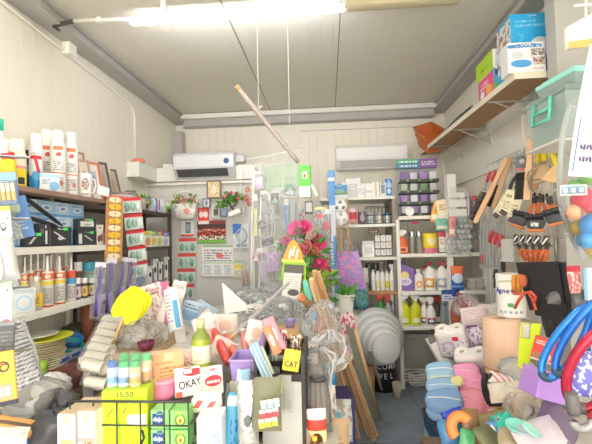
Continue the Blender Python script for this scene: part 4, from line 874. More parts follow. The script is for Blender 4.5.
# ================================================================ CENTRE TABLES
TX0, TX1, TY0, TY1, TZ = -1.17, -.06, 1.86, 3.3, .82
t = thing('display_table','pale counter table in the middle of the shop under the heaped goods','table',((TX0+TX1)/2,(TY0+TY1)/2,0)); w, d = TX1-TX0, TY1-TY0
b = MB(); b.box((0,0,TZ-.015),(w,d,.03),bev=.004); b.build('tabletop', mat('d8d4cc',.5), t)
for x in (-w/2+.04,w/2-.04):
    for y in (-d/2+.04,d/2-.04):
        b = MB(); b.box((x,y,(TZ-.03)/2),(.05,.05,TZ-.03)); b.build('leg', GRY, t)
b = MB(); b.box((0,0,.3),(w-.1,d-.1,.02)); b.build('lower_shelf', mat('c8c2b8',.5), t)
FX0, FX1, FY0, FY1, FZ = -1.02, .02, 1.12, 1.84, .56
t = thing('display_table','low front table carrying the wire basket and cartons','table',((FX0+FX1)/2,(FY0+FY1)/2,0)); w, d = FX1-FX0, FY1-FY0
b = MB(); b.box((0,0,FZ-.015),(w,d,.03),bev=.004); b.build('tabletop', mat('cfc8bc',.5), t)
for x in (-w/2+.04,w/2-.04):
    for y in (-d/2+.04,d/2-.04):
        b = MB(); b.box((x,y,(FZ-.03)/2),(.05,.05,FZ-.03)); b.build('leg', GRY, t)
def at(px,py,Y): return P(px,py,Y=Y)
def on(px,py,Z): return P(px,py,Z=Z)
# wire basket
YB0 = 1.42
a = at(70,404,YB0); e = at(188,399,YB0); zr = (a.z+e.z)/2
t = thing('wire_basket','black wire grid basket in the front holding cartons and soap','wire basket',((a.x+e.x)/2,YB0,FZ),0); w = e.x-a.x; h = zr-FZ; D = .36
b = MB()
for z in (.004,h*.3,h*.65,h): b.tube([(-w/2,.05,z),(-w/2,0,z),(w/2,0,z),(w/2,.05,z)],.0045 if z==h else .003,6)
for k in range(6):
    x = -w/2+w*k/5; b.tube([(x,D,.004),(x,0,.004),(x,0,h)],.003,6)
b.build('wire_frame', mat('4c4a4c',.4,.3), t)
b = MB(); b.box((0,D/2,.004),(w,D,.003)); b.build('base', mat('6a686a',.5), t)
b = MB(); q = [at(142,430,YB0-.012)-Vector(t.location),at(144,438,YB0-.014)-Vector(t.location),at(140,446,YB0-.012)-Vector(t.location)]; b.tube(q,.004,6); b.build('hook', BLK, t)
ZB_ = FZ+.008
def inb(label, px, top, w, Y, m, rot=0, dep=.1, name='carton', cat='box', grp=None, tilt=0, base=ZB_, flap=None):
    "a carton standing at height base, its top front edge at the given pixel row"
    p = P(px,240,Y=Y); p = Vector((p.x,Y,base)); h = P(px,top,Y=Y).z-base
    return carton(label, p, (w*mpp(p),dep,h), m, Euler((rad(tilt),0,rad(rot))), grp, name, cat, flap), h, p
for k,px in enumerate((79.5,98.5)):
    inb(f'white carton with beige top at the left in the basket, {["left","right"][k]} of two',px,405-3*k,17.5,1.455,pm('f2efec',[('t',.1,.64,.9,.95,'b8b0b0',5),('r',.2,.22,.95,.58,'f4d890') if k==0 else ('r',0,.5,1,.58,'b0aca8'),('t',.3,.26,.85,.54,'c08030',4)],front='-y'),-2,.16,grp=None,flap=mat('e6cfae',.6))
GT = ('lime green carton with handwritten price, standing in the wire basket')
t, h, p = inb(GT,129,384,43,1.50,pm('c6ea28',[('e',.6,.6,.06,.07,'e8e4da'),('r',.6,.53,.97,.67,'f4f0ea')],front='-y',rough=.4),9,.13,flap=mat('cdee3c',.4))
text('15,50',.024,mat('56642c',.5),t,(.0,-.0662,h-.015),sx=1.15)
b = MB(); b.box((-.05,-.066,h-.075),(.003,.001,.035),(0,.6,0)); b.box((-.0,-.066,h-.07),(.003,.001,.028),(0,.5,0)); b.build('pen_mark', mat('56642c',.5), t)
gz = ZB_+h
for r2 in range(2):
    for k in range(3):
        q = p+Vector((-.055+.042*k+.02*r2,-.02+.05*r2,h+.001)); cc = ['5c80cc','50c878','50c878'][k] if r2==0 else '5cd084'
        bottle('pill',f'roll-on bottle with {"blue" if (r2==0 and k==0) else "green"} cap on the lime carton, {["left","middle","right"][k]} of the {["front","rear"][r2]} row','roll-on',q,.09 if r2==0 else .102,.0205,pm('c8daf0' if k<2 else 'f2cca4',[('r',0,.2,1,.5,'88b4e8' if k<2 else 'e8b078'),('e',.5,.6,.3,.1,'f4f6fa')]),mat(cc,.4),0,'roll-on bottles in a clear pack',name='roll_on_bottle')
packet('clear shrink film around the roll-on bottles', p+Vector((0,.005,h+.001)),.17,.115,.11,clear('f4f8f8',.06),0,None,'shrink_film','film',seed=9)
t, h, p = inb('orange tan carton with fine brown print, lying above the pink tub',165.5,351,30,1.62,pm('f0b888',[('t',.2,.4,.8,.62,'b07840',2),('t',.1,.68,.6,.75,'b88450',1),('r',.2,.3,.75,.33,'b07840'),('t',.6,.1,.95,.3,'b88450',2)],front='-y'),34,.06,base=at(165,383,1.62).z,flap=mat('f6cfa4',.5))
p = at(162,399,1.56); s = mpp(p)
t = thing('tub','bright pink ribbed tub under the orange tan carton','tub',Vector((p.x,1.575,p.z)));b = MB(); r = 11*s; b.lathe([(r*.9,0)]+[(r*(1 if k%2 else .95),.012+.008*k) for k in range(6)]+[(r,.062)],22); b.build('body', mat('f088b0',.4), t)
b = MB(); b.lathe([(r*1.04,.06),(r*1.04,.068),(r*.9,.07),(0,.07)],22); b.build('lid', mat('f4b0c8',.4), t)
# soap cartons
lab = [('r',.1,.15,.75,.85,'2c4a86'),('e',.42,.5,.2,.2,'4a6cb0')]
avo = [('e',.55,.5,.3,.34,'5a9a38'),('e',.55,.5,.2,.25,'d8e07c'),('e',.55,.45,.09,.12,'b87838'),('r',0,0,.15,1,'a8dc90')]
for r2 in range(3):
    for k in range(2):
        px = 160.5+19*k; z0 = at(160,463-19.0*r2,1.47).z
        p = Vector((P(px,240,Y=1.47).x,1.475,z0)); s = mpp(p)
        t = carton(f'green soap carton in the wire basket, {["left","right"][k]} one of the {["bottom","middle","top"][r2]} pair', p, (18*s,.07,17.6*s), pm('8cd878' if k else '9ce08c',lab if k==0 else avo,front='-y'), 2, None,'soap_carton','soap')
        if k==0: text('deja',.021,mat('f0f4f8',.5),t,(-.006,-.0362,9.3*s))
for z_ in (1,):
    p = Vector((P(170,240,Y=1.5).x,1.54,FZ+.008)); carton('pale green carton under the soap pile in the wire basket',p,(.12,.16,max(.02,at(160,463,1.47).z-FZ-.01)),pm('b8e0a8',[]),0)
# OKAY carton
t, h, p = inb('white carton with black OKAY lettering and red trim leaning in the middle',186,368,25,1.585,pm('f6f3ef',[('s',.0,.72,1,1,'f2e8e4',0),('e',.7,.82,.4,.14,'d83840'),('r',0,.0,.25,.2,'e86050'),('r',0,.94,1,1,'f6f3ef')],front='-y'),30,.035,base=at(186,396,1.585).z,tilt=-14)
text('OKAY',.04,mat('28262a',.5),t,(.006,-.0185,h*.42),(PI/2,rad(-6),0),sx=.78)
t, h, p = inb('white carton with a red oval and lettering, right of the OKAY carton',210,367,21,1.60,pm('f7f5ea',[('e',.52,.5,.42,.2,'e0404c'),('t',.2,.42,.84,.58,'f8f4f0',1),('t',.1,.8,.7,.92,'90a090',1)],front='-y'),32,.035,base=at(210,394,1.6).z,tilt=-10)
t, h, p = inb('white carton with red flowers behind the olive soap bottle',187,350,13,1.72,pm('f6f0ee',[('d',0,0,1,1,'e06068',11),('r',0,.9,1,1,'e8e4e0')],front='-y'),20,.05,base=at(187,371,1.72).z)
p = at(201.5,372,1.70); s = mpp(p); h = 53*s
bottle('bottle','clear olive green soap bottle with a pale label and thin spout','soap bottle',p,h,9.6*s,pm('a8b43c',[('r',0,.75,1,1,'8a9a48')],rough=.12),mat('cfd0a0',.35),0,wrap=(pm('eeecd8',[('r',0,0,1,.2,'c0cc4c'),('t',.3,.3,.7,.8,'b0b088',4)]),.12,.52))
b = MB(); b.lathe([(.2*s*5,0),(.006,.02),(.003,.05),(0,.05)],10); tag(place(b.build('spout', mat('c8c8a4',.4)),p+Vector((0,0,h))),'pointed pale spout on top of the olive soap bottle','spout') if False else None
# flower pack, tall PPS box
p = at(207,412,1.52); packet('white tissue pack with red leaf prints below the red oval carton',p,30*mpp(p),.075,.05,pm('f6f0ea',[('s',.15,.3,.35,.7,'e86868',-.5),('s',.55,.25,.75,.6,'e86868',-.5),('e',.4,.8,.3,.12,'e8f0d8')]),10,None,'tissue_pack','tissue pack',seed=4)
t, h, p = inb('tall white carton with blue lettering at the front centre',209,412,24,1.46,pm('f7f7f7',[('r',.1,.85,.5,.88,'d8dce4')],front='-y'),4,.10,base=FZ+.001)
text('PPS',.045,mat('90a8d8',.5),t,(.022,-.0508,h*.55),(PI/2,rad(80),0),sx=.9)
# blue packages between the white carton and the purple basket
for k,(px,top,w,c,sh,lab) in enumerate(((229,395,15,'58a8d0',[('d',.2,.2,.8,.6,'2070b0',7),('r',0,.8,1,.95,'c8e0ec')],'sky blue packet right of the tall white carton'),(236,372,12,'9cc4dc',[('s',.2,0,.4,1,'e8f0f4',.4),('t',.4,.2,.9,.8,'6088a8',6)],'light blue card pack leaning behind the sky blue packet'),(240,418,20,'6a8cc0',[('r',.1,.1,.9,.5,'88a8d4'),('t',.1,.6,.9,.9,'dce6f2',3)],'mid blue packet at the bottom below the silver pouch'),(225,385,9,'b8c4d0',[('t',.2,.1,.8,.9,'8090a0',9)],'grey blue slim pack beside the sky blue packet'))):
    Y = 1.5+.06*k; p = P(px,240,Y=Y); p = Vector((p.x,Y,FZ+.001)); h = P(px,top,Y=Y).z-FZ; packet(lab,p,w*1.2*mpp(p),h,.035,pm(c,sh),Euler((rad(-6),rad(6),rad(28))),seed=20+k)
p = Vector((P(245,240,Y=1.47).x,1.46,FZ)); h = P(245,382,Y=1.46).z-FZ; packet('shiny silver foil pouch with a dark oval, at the front centre',p,21*mpp(p),h,.05,mat('d4d8da',.22,.75,bump=.5,scale=40),Euler((rad(-4),0,rad(8))),None,'foil_pouch','pouch',seed=31,inside=[('emblem',MB().ball((0,-.028,h*.55),.013,.004,.02),mat('6a7074',.4))])
# purple basket
p = at(243,381,1.66); s = mpp(p); w = 25*s; t = thing('plastic_basket','lilac plastic basket in the middle with a purple stick handle','basket',Vector((p.x,1.72,p.z)))
b = MB(); hh = 21*s
for q in (0,):
    o1 = [(-w*.43,-.06),(w*.43,-.06),(w*.43,.06),(-w*.43,.06)]; o2 = [(-w/2,-.075),(w/2,-.075),(w/2,.075),(-w/2,.075)]; i2 = [(-w/2+.006,-.069),(w/2-.006,-.069),(w/2-.006,.069),(-w/2+.006,.069)]; i1 = [(-w*.41,-.055),(w*.41,-.055),(w*.41,.055),(-w*.41,.055)]
    vs = [(x,y,0) for x,y in o1]+[(x,y,hh) for x,y in o2]+[(x,y,hh) for x,y in i2]+[(x,y,.006) for x,y in i1]; fs = [(0,1,2,3),(12,13,14,15)]
    for L in range(3): fs += [(L*4+i,L*4+(i+1)%4,L*4+4+(i+1)%4,L*4+4+i) for i in range(4)]
    b.add(vs,fs)
b.build('body', mat('b49ce0',.4), t)
b = MB(); b.tube([(-w/2,-.078,hh),(w/2,-.078,hh),(w/2,.078,hh),(-w/2,.078,hh)],.006,6,True); b.build('rim', mat('c0aae8',.4), t)
b = MB(); q0 = at(252,372,1.63)-Vector(t.location); q1 = at(267,327,1.72)-Vector(t.location); b.tube([q0,q0.lerp(q1,.5)+Vector((.004,0,0)),q1],.013,8); b.build('stick_handle', mat('9a80b8',.5), t)
p0_ = Vector((p.x,1.72,0)); carton('plain carton under the lilac basket',Vector((p.x,1.72,FZ+.001)),(.11,.12,p.z-FZ-.003),pm('d8c8b0',[]),0)
# red and white packets in/behind the lilac basket
for k,(a,e,w,c,lab) in enumerate(((( 228,362),(214,330),.045,'e25850','red rolled packet leaning left behind the lilac basket'),((238,361),(225,335),.04,'ea7a6c','salmon red rolled packet, middle of the three by the lilac basket'),((247,362),(243,332),.03,'e88880','pink red rolled packet on the right behind the lilac basket'),((222,356),(203,322),.03,'f09088','pale red thin packet leaning beside the olive soap bottle'))):
    A = at(*a,1.78+.03*k); B = at(*e,1.95+.03*k); t = thing('rolled_packet',lab,'packet',A,0); d_ = B-A
    b = MB(); b.tube([d_*i/6 for i in range(7)],w*.5,8,rs=[w*.42,w*.5,w*.5,w*.48,w*.5,w*.46,w*.3]); b.build('body', mat(c,.35,var=.12), t)
    b = MB(); b.tube([d_*1.0,d_*1.08],w*.3,8,rs=[w*.28,w*.42]); b.build('twisted_end', mat('f4e8e4',.4), t)
for k,(px,py,Y,w,h,c,lab) in enumerate(((212,352,1.95,.12,.17,'f4f0ee','white paper wrapped pack behind the olive soap bottle'),(224,342,2.1,.14,.14,'f4e0d6','peach and white printed pack above the red rolled packets'),(252,350,1.95,.09,.14,'f4ecec','white pack with pink edge right of the red rolled packets'),(216,364,1.85,.11,.12,'eed8d0','round pinkish bag right of the olive soap bottle'))):
    p = at(px,py,Y); packet(lab,p,w,h,.05,pm(c,[('e',.5,.55,.25,.2,'ecc0b0'),('t',.2,.2,.8,.35,'c8a098',3)]),Euler((rad(-15),rad(-12+14*k),rad(20))),seed=40+k)
b = MB(); p = at(214,330,2.0); b.lathe([(.028,0),(.045,.085),(.043,.085),(.026,.004),(0,.004)],18); tag(place(b.build('paper_cup',W_),p,Euler((.6,-.5,0))),'white paper cup tilted above the red packets','cup')
# ---- yellow fly swatters
YY = 1.95
for k in range(3):
    c = at(130+4.5*k-3,309-3.5*k,YY+.02*k); s = mpp(c); t = thing('fly_swatter',['front yellow fly swatter with a visible handle','middle yellow fly swatter of the overlapping three','rear yellow fly swatter, topmost of the overlapping three'][k],'fly swatter',c,Euler((rad(-12),rad(28),rad(-8))),None)
    w = 15*s; h = 13.5*s; out = [(w*math.copysign(abs(math.cos(a))**.55,math.cos(a)),h*math.copysign(abs(math.sin(a))**.55,math.sin(a))) for a in [2*PI*i/28 for i in range(28)]]
    if k == 0: out = [(x,z*(1-.45*max(0,1-abs(x)/(.45*w))) if z<0 else z) for x,z in out]
    b = MB(); b.prism(out,.004,'y'); b.build('blade', mat('f8ee1c',.45,var=.03), t)
    b = MB(); b.tube([(0,.004,-h*.3),(.01,.004,-h*1.3),(.03,.004,-h*2.6)],.008,6,rs=[.004,.008,.009]); b.build('handle', mat('e8c88c',.5), t)
p = at(138,368,1.96); heap('clear bag holding the yellow fly swatter handles',Vector((p.x,1.96,TZ)),.17,.12,.15,clear('eeece6',.1,.08),seed=12,amp=.2)
# ---- white cup sleeves on the left of the table
zc = at(95,392,1.62).z
k = 0
for row,lst in (('upper',((94,366,1.68),(97,358,1.76),(100.5,350,1.84),(104,343,1.93),(107.5,336,2.03),(111,329,2.14),(114.5,322,2.26))),('lower',((97,383,1.66),(101,374,1.75),(105,365,1.85),(109,356,1.96)))):
    for i,(px,py,Y) in enumerate(lst):
        c = at(px,py,Y); s = mpp(c); q5 = random.Random(i*3+len(row)*len(lst))
        t = thing('cup_stack',f'clear sleeve of white plastic cups, {ORD[i]} from the near end of the {row} row','cup stack',c,Euler((0,rad(6),rad(-14+q5.uniform(-4,4)))),'sleeves of white cups'); L = 25*s; r = 6.6*s
        b = MB(); b.lathe([(r*.8,-L/2)]+[(r*(1 if q%2 else .84),-L/2+L*(q+.5)/9) for q in range(9)]+[(r,L/2),(r*.9,L/2+.004),(r*.82,L/2-.006),(0,L/2-.008)],20,(0,0,0),(0,PI/2,0)); b.build('cups', mat('f2eee4',.35), t)
        b = MB(); b.lathe([(r*1.03,-L/2-.01),(r*1.04,L/2+.004)],18,(0,0,0),(0,PI/2,0),closed=False); b.build('sleeve', clear('f4f4f0',.1), t)
carton('plain tall carton under the nearest white cup sleeves',Vector((-.93,1.72,FZ+.001)),(.15,.2,.14),pm('c8a880',[]),0)
carton('plain cardboard carton under the white cup sleeves',Vector((P(104,240,Y=1.9).x,2.02,TZ-.2)) if False else Vector((-.9,2.05,TZ+.001)),(.2,.5,.02),pm('c8a880',[]),0)
# ---- packs standing behind (left of the calendar panel foot)
PK = [(153,300,2.35,.085,.10,'f07cb0',[('t',.2,.4,.8,.7,'f8e0ec',2)],'hot pink pack behind the yellow fly swatters',8),
 (157,322,2.2,.12,.2,'f2ecea',[('d',0,0,1,1,'e8a0a8',7),('t',.1,.7,.9,.9,'907878',2)],'white floral pack right of the yellow fly swatters',-14),
 (163,332,2.1,.10,.22,'ece6e6',[('s',.3,.1,.5,.9,'e870a0',.4),('t',.5,.2,.9,.8,'a0a0a8',6)],'white pack with a pink stripe, second right of the fly swatters',16),
 (170,326,2.25,.075,.24,'f4f2ee',[('r',.1,.8,.9,.9,'d8d4d0'),('t',.2,.2,.8,.7,'b8b4b0',8)],'tall white slim pack left of the pale board',12),
 (176,330,2.05,.07,.2,'eef2f6',[('r',.55,.05,.9,.7,'58a8d8'),('t',.1,.2,.5,.9,'98a0b0',8)],'white and blue slim pack before the pale board',-10),
 (186,325,2.3,.11,.13,'c4d8ea',[('r',.1,.2,.9,.6,'8ab0d8'),('t',.1,.66,.9,.9,'5878a0',2)],'pale blue pack below the peg cards',20),
 (197,322,2.5,.14,.12,'b8cce0',[('t',.1,.3,.9,.7,'708cb0',3)],'blue grey flat pack lying before the partition',35),
 (206,330,2.45,.13,.1,'e8e4e0',[('e',.5,.5,.3,.3,'d8c0b0')],'cream pack above the olive soap bottle',-25),
 (146,332,2.15,.12,.16,'eeeae6',[('d',0,0,1,1,'c8b8c0',6)],'crumpled grey white pack beneath the fly swatters',-20)]
for k,(px,py,Y,w,h,c,sh,lab,ti) in enumerate(PK):
    p = at(px,py,Y); zb = min(p.z, 9); packet(lab,(p.x,Y,TZ+.002 if k==0 else max(TZ+.002,p.z)),w,h*1.05+(p.z-TZ if k==0 else 0),.035,pm(c,sh),Euler((rad(-12),rad(ti),rad(10))),seed=60+k)
p = at(181,320,2.12); t = thing('white_board','pale long board leaning up among the packs below the peg cards','board',Vector((p.x,2.12,TZ)),Euler((rad(-8),rad(-7),rad(30)))); h = at(176,297,2.12).z-TZ
b = MB(); b.box((0,0,h/2),(.055,.014,h),bev=.003); b.build('panel', mat('efece4',.5), t); b = MB(); b.box((0,-.008,h*.9),(.04,.004,.03)); b.build('sticker', mat('d8d4cc',.5), t)
p = at(146,350,1.9); b = MB(); b.lathe([(.025,0),(.042,.04),(.038,.04),(.022,.004),(0,.004)],18); tag(place(b.build('bowl',mat('7c2a4c',.4)),(p.x,1.9,p.z)),'dark wine red bowl below the clear swatter bag','bowl')
p = at(130,352,1.85); heap('clear crumpled bag behind the roll-on bottles',(p.x,2.0,TZ),.2,.18,.14,clear('efeeea',.12,.08),seed=15,amp=.2)
# white funnel like paper sheet at the middle
p = at(236,312,2.6); b = MB(); b.prism([(-.07,0),(.1,0),(-.06,.2)],.004,'y'); tag(place(b.build('paper_sheet',W_),(p.x,2.6,max(TZ,p.z)),Euler((rad(-12),rad(-8),rad(10)))),'white pointed paper sheet standing at the table centre','paper')
# ---- counter clutter: clear bags with white, silver, coloured contents
def stuffed(label, px, py, Y, w, h, c, shp, seed, d=None, film=None):
    p = at(px,py,Y); q = random.Random(seed); d = d or w*.8; b = MB()
    for i in range(5):
        x = q.uniform(-.28,.28)*w; y = q.uniform(-.2,.2)*d; z = h*q.uniform(.15,.6)
        if shp == 'ball': b.ball((x,y,z),w*.15,w*.15,h*.14,n=9,m=6)
        elif shp == 'box': b.box((x,y,z),(w*.3,d*.25,h*.22),(q.uniform(-.5,.5),q.uniform(-.5,.5),q.uniform(0,3)),bev=.004)
        else: b.cyl((x-.15*w,y,z),(x+.2*w,y+.05*d,z+.15*h),w*.05,8)
    return heap(label,(p.x,Y,max(TZ,p.z)),w,d,h,film or clear('f0f4f4',.1,.06),0,None,'plastic_bag','bag',seed,[('contents',b,pm(c,[('d',0,0,1,1,'f4f4f4' if seed%2 else 'b0b4b8',5)]))],n=12,amp=.13)
CL = [(248,305,3.0,.2,.13,'e8eaec','box','clear bag of white boxes left of the silver bags on the counter'),(262,312,2.75,.17,.12,'d8dade','ball','clear bag of pale round parts, middle of the counter'),(275,300,3.0,.2,.14,'b8bcc2','box','clear bag of grey parts below the grey striped pouch'),(290,305,2.85,.18,.13,'c8ccd0','cyl','clear bag of metal fittings right of the middle of the counter'),(258,330,2.45,.17,.1,'ecd8d0','box','clear bag of pinkish packs at the near edge of the counter'),(282,318,2.6,.15,.13,'d0d4d8','ball','clear bag of silver balls just behind the lilac cup'),(240,320,2.7,.16,.1,'f0ece8','cyl','clear bag of cream rods next to the pointed paper'),(300,318,2.6,.12,.12,'a8a49c','cyl','clear bag of dark fittings before the cardboard tube'),(268,322,2.5,.14,.08,'d8d0d8','ball','clear bag of lilac white beads before the counter middle'),(246,338,2.3,.15,.09,'e4e4e8','ball','clear bag of white beads left of the grey cloth heap')]
for k,c in enumerate(CL): stuffed(c[7],c[0],c[1],c[2],c[3],c[4],c[5],c[6],70+k)
p = at(258,316,2.62); carton('flat white card box with dark print on the counter',(p.x,2.62,TZ+.06),(.14,.06,.05),pm('f2f0ee',[('t',.1,.2,.9,.8,'3a3a3c',2)]),-12); 
p = at(290,328,2.3); t = thing('cup','small lilac ribbed cup on the cardboard box','cup',(p.x,2.3,p.z)); r = 5.5*mpp(p); b = MB(); b.lathe([(r*.75,0),(r,.045),(r*1.04,.05),(r*.92,.05),(r*.7,.005),(0,.005)],18); b.build('body', mat('a49cd4',.4), t)
b = MB(); b.lathe([(r*1.02,.038),(r*1.06,.043)],18,closed=False); b.build('band', mat('8c84c4',.4), t)
t, h, p = inb('plain cardboard box under the lilac cup',286,328,33,2.28,pm('dcae78',[('r',0,.96,1,1,'b88a58')]),2,.2,base=TZ+.001)
# ---- mailing tube
A = at(323,316,2.45); B = at(300,296,2.38); t = thing('mailing_tube','brown cardboard tube with an orange end lying beside the teal brushes','tube',A); d_ = B-A
b = MB(); b.cyl((0,0,0),d_*.86,.02,14); b.build('tube', mat('b48a60',.6), t)
b = MB(); b.cyl(d_*.86,d_,.022,14); b.build('end_cap', mat('e89468',.5), t)
# ---- black rack with yellow card
YK = 1.62
a = at(262,376,YK); e = at(305,376,YK); x0, x1 = at(256,376,YK).x, at(303,376,YK).x; cx = (x0+x1)/2
t = thing('display_rack','black rack with slots and a grey front panel, holding the yellow card','rack',(cx,YK,0)); w = x1-x0
ztop = at(285,343,YK+.25).z; zmid = at(285,376,YK).z
b = MB(); b.box((.01,-.004,zmid/2-.01),(w*.86,.008,zmid-.02)); b.build('front_panel', mat('c6c6c4',.5), t)
for s,nm in ((-1,0),(1,1)):
    b = MB(); b.box((s*w/2,.14,(ztop+.02)/2),(.014,.3,ztop+.02)); b.build('side_panel', mat('3a3836',.5), t)
for c_,d_ in (((0,0,zmid-.005),(w,.012,.024)),((0,.12,(zmid+ztop)/2-.02),(w,.012,.02)),((0,.285,ztop),(w,.02,.02))):
    b = MB(); b.box(c_,d_); b.build('cross_bar', mat('2e2c2c',.5), t)
b = MB(); b.box((0,.15,zmid-.06),(w-.02,.27,.01)); b.build('tray', mat('4a4644',.5), t)
b = MB(); b.box((.0,.29,(ztop+.5)/2),(w,.008,ztop-.52)); b.build('back_panel', mat('5a5450',.5), t)
p = at(290,372,YK+.03); s = mpp(p); t = thing('card_pack','bright yellow pack with black lettering in the black rack','card',(p.x,YK+.04,p.z),Euler((rad(-14),rad(8),rad(-4)))); 
b = MB(); b.box((0,0,10.5*s),(17*s,.012,21*s),bev=.002); b.build('card', mat('fae83c',.45,var=.03), t); text('CAT',7.6*s,mat('26221c',.5),t,(.0,-.0068,6.5*s),ext=.0008,sx=.9)
b = MB(); b.prism([(-1.6*s,0),(1.6*s,0),(0,2.6*s)],.001,'y',(0,-.0075,3.8*s)); b.build('triangle_mark', mat('f4c020',.5), t)
for k,(px,py,w_,h_,c,lab,n_) in enumerate(((280,342,.06,.05,'b05868','dull red pack in the top slot of the black rack',0),(296,346,.05,.05,'8a6a4c','brown pack in the top slot of the black rack',1),(276,366,.04,.1,'88a494','grey green pack left of the yellow card in the rack',2))):
    p = at(px,py,YK+.17); packet(lab,(p.x,YK+.18-.02*n_,p.z-.04),w_,h_+.04,.03,pm(c,[('d',0,0,1,1,'e8e0d8',6)]),10,seed=90+k)
# packs of cards hanging left of the rack: olive bag, red white price cards
p = at(268,430,1.45); packet('olive grey bag at the front right of the silver pouch',(p.x,1.44,p.z),28*mpp(p),52*mpp(p),.03,mat('7c7c62',.5,var=.15),Euler((rad(-5),0,rad(4))),None,'hanging_bag','bag',seed=95)
for r2,(c) in enumerate(('f2e04c','e85058','a8c4e0')):
    for k in range(3):
        p = at(262+6.5*k+1.0*r2,428-9.5*r2-(1.2*k),1.405); s = mpp(p); t = thing('hanging_tag',f'{["yellow","red","pale blue"][r2]} small tag card on the olive bag, {["left","middle","right"][k]} one','tag',(p.x,1.405,p.z),Euler((0,rad(-5),0)))
        b = MB(); b.box((0,0,4*s),(5.8*s,.002,8.4*s)); b.build('card', pm('f4f0ec',[('r',0,0,1,.6,c),('t',.2,.65,.8,.9,'888888',1)]), t)
        b = MB(); b.box((0,-.002,7.2*s),(1.6*s,.002,1*s)); b.build('slot', mat('c8c8c8',.5), t)
p = at(278,390,1.46); flat('hanging_note','bright lime yellow note by the black rack','note',(273,381),(282,393),1.47,pm('dcea28',[('t',.2,.2,.8,.5,'88902c',2)]))
p = at(286,411,1.6); packet('clear pack of grey brushes hanging on the rack front',(p.x,1.585,p.z),.05,.14,.015,clear('d8d8d4',.4),0,None,'hanging_brush_pack','brush pack',inside=[('bristle',MB().box((0,0,.06),(.03,.008,.09)),mat('8a8a84',.7))],seed=97)
for k,(a,e,c,lab) in enumerate((((270,384),(261,348),'8ab4d0','blue striped folded fan beside the lilac basket'),((275,388),(266,352),'c8d8b8','pale green mesh pack left of the black rack'),((278,354),(271,342),'d8906c','orange pack above the pale green mesh'),((281,350),(268,332),'c898a8','dusky pink cloth pack over the black rack'),((279,347),(274,337),'70c898','small green and white packet on the rack edge'))):
    A = at(*a,1.6+.02*k); B = at(*e,1.7+.02*k); packet(lab,A,[.04,.04,.035,.05,.05][k],(B-A).length*1.05,.025,pm(c,[('s',.1,0,.2,1,'d8e0e0',.2),('s',.45,0,.55,1,'d8e0e0',.2),('s',.8,0,.9,1,'d8e0e0',.2)] if k<2 else [('e',.5,.5,.2,.2,'f4f0ee')]),Euler((rad(-14),rad(-22),rad(12))),seed=100+k)
b = MB(); c = at(262,390,1.5); b.grid(lambda u,v: tuple(c+Vector(((u-.5)*.11,-.02*math.sin(PI*u),.0+.05*math.sin(PI*u)*(1-.3*v)-.035*v))),10,4); tag(b.build('strap',mat('8c8e90',.5)),'grey curved strap over the olive bag','strap')
# ---- bundle of rods in clear wrap, right of the rack
t = thing('rod_bundle','clear wrapped bundle of silver and copper rods right of the black rack','rods',at(316,420,1.75)); o_ = Vector(t.location); q = random.Random(8)
for k in range(12):
    A = at(306+2.2*k,426-abs(k-6)*1.0,1.7+.01*(k%3))-o_; B = at(309+.9*k,352-(k%4)*2,1.95)-o_
    b = MB(); b.cyl(A,B,.0055,7); b.build('rod', [mat('b8b4ae',.3,.6),mat('c49c84',.35,.5),mat('8c8884',.35,.6)][k%3], t)
b = MB(); A = at(318,432,1.72)-o_; B = at(314,350,1.92)-o_; b.tube([A,A.lerp(B,.3),A.lerp(B,.7),B],.05,12,rs=[.06,.062,.05,.035]); b.build('wrap', clear('e8ecee',.18), t)
b = MB(); c = at(318,378,1.8)-o_; b.tube([(c.x+.028*math.cos(a),c.y+.028*math.sin(a),c.z) for a in [2*PI*i/14 for i in range(14)]],.01,6,True); b.build('band', mat('55555a',.5), t)
p = at(317,440,1.66); packet('red yellow and white label pack below the rods',(p.x,1.64,p.z-.03),.075,.16,.03,pm('f6e8a8',[('r',0,.5,1,.75,'e0483c'),('r',0,.75,1,1,'e8e4dc'),('e',.5,.25,.3,.2,'6a3c2c')]),6,seed=110)
p = at(315,444,1.6); bottle('bottle','small brown bottle with a yellow cap at the bottom centre','bottle',(p.x,1.585,p.z-.05),.085,.022,mat('7a4c34',.3),mat('f0e43c',.4))
# fabric bag and bits in the lower middle gap
for k,(px,py,Y,w,h,c,lab) in enumerate(((326,430,1.9,.12,.2,'ece4e0','pale printed pack behind the red yellow label pack'),(336,425,2.05,.16,.13,'c8ccc8','grey clear bag with a blue dot beside the plank feet'),(332,438,1.75,.14,.09,'c8a888','brown kraft pack at the bottom beside the planks'),(306,436,1.62,.06,.1,'b89078','brown pack at the foot of the rods'))):
    p = at(px,py,Y); packet(lab,(p.x,Y,p.z-.08),w,h+.06,.06,pm(c,[('d',0,0,1,1,'a8a098',5),('e',.6,.6,.1,.1,'60b0d8')]) if k!=2 else pm(c,[('t',.2,.3,.8,.6,'a08060',2)]),Euler((rad(-20),rad(8*k-10),rad(-20+15*k))),seed=112+k)
p = at(320,444,1.9); carton('tall cardboard carton on the floor under the packs by the planks',(p.x+.02,1.88,.001),(.28,.3,p.z-.1),pm('c49a6c',[('r',.4,0,.6,1,'d8b488')]),-6)
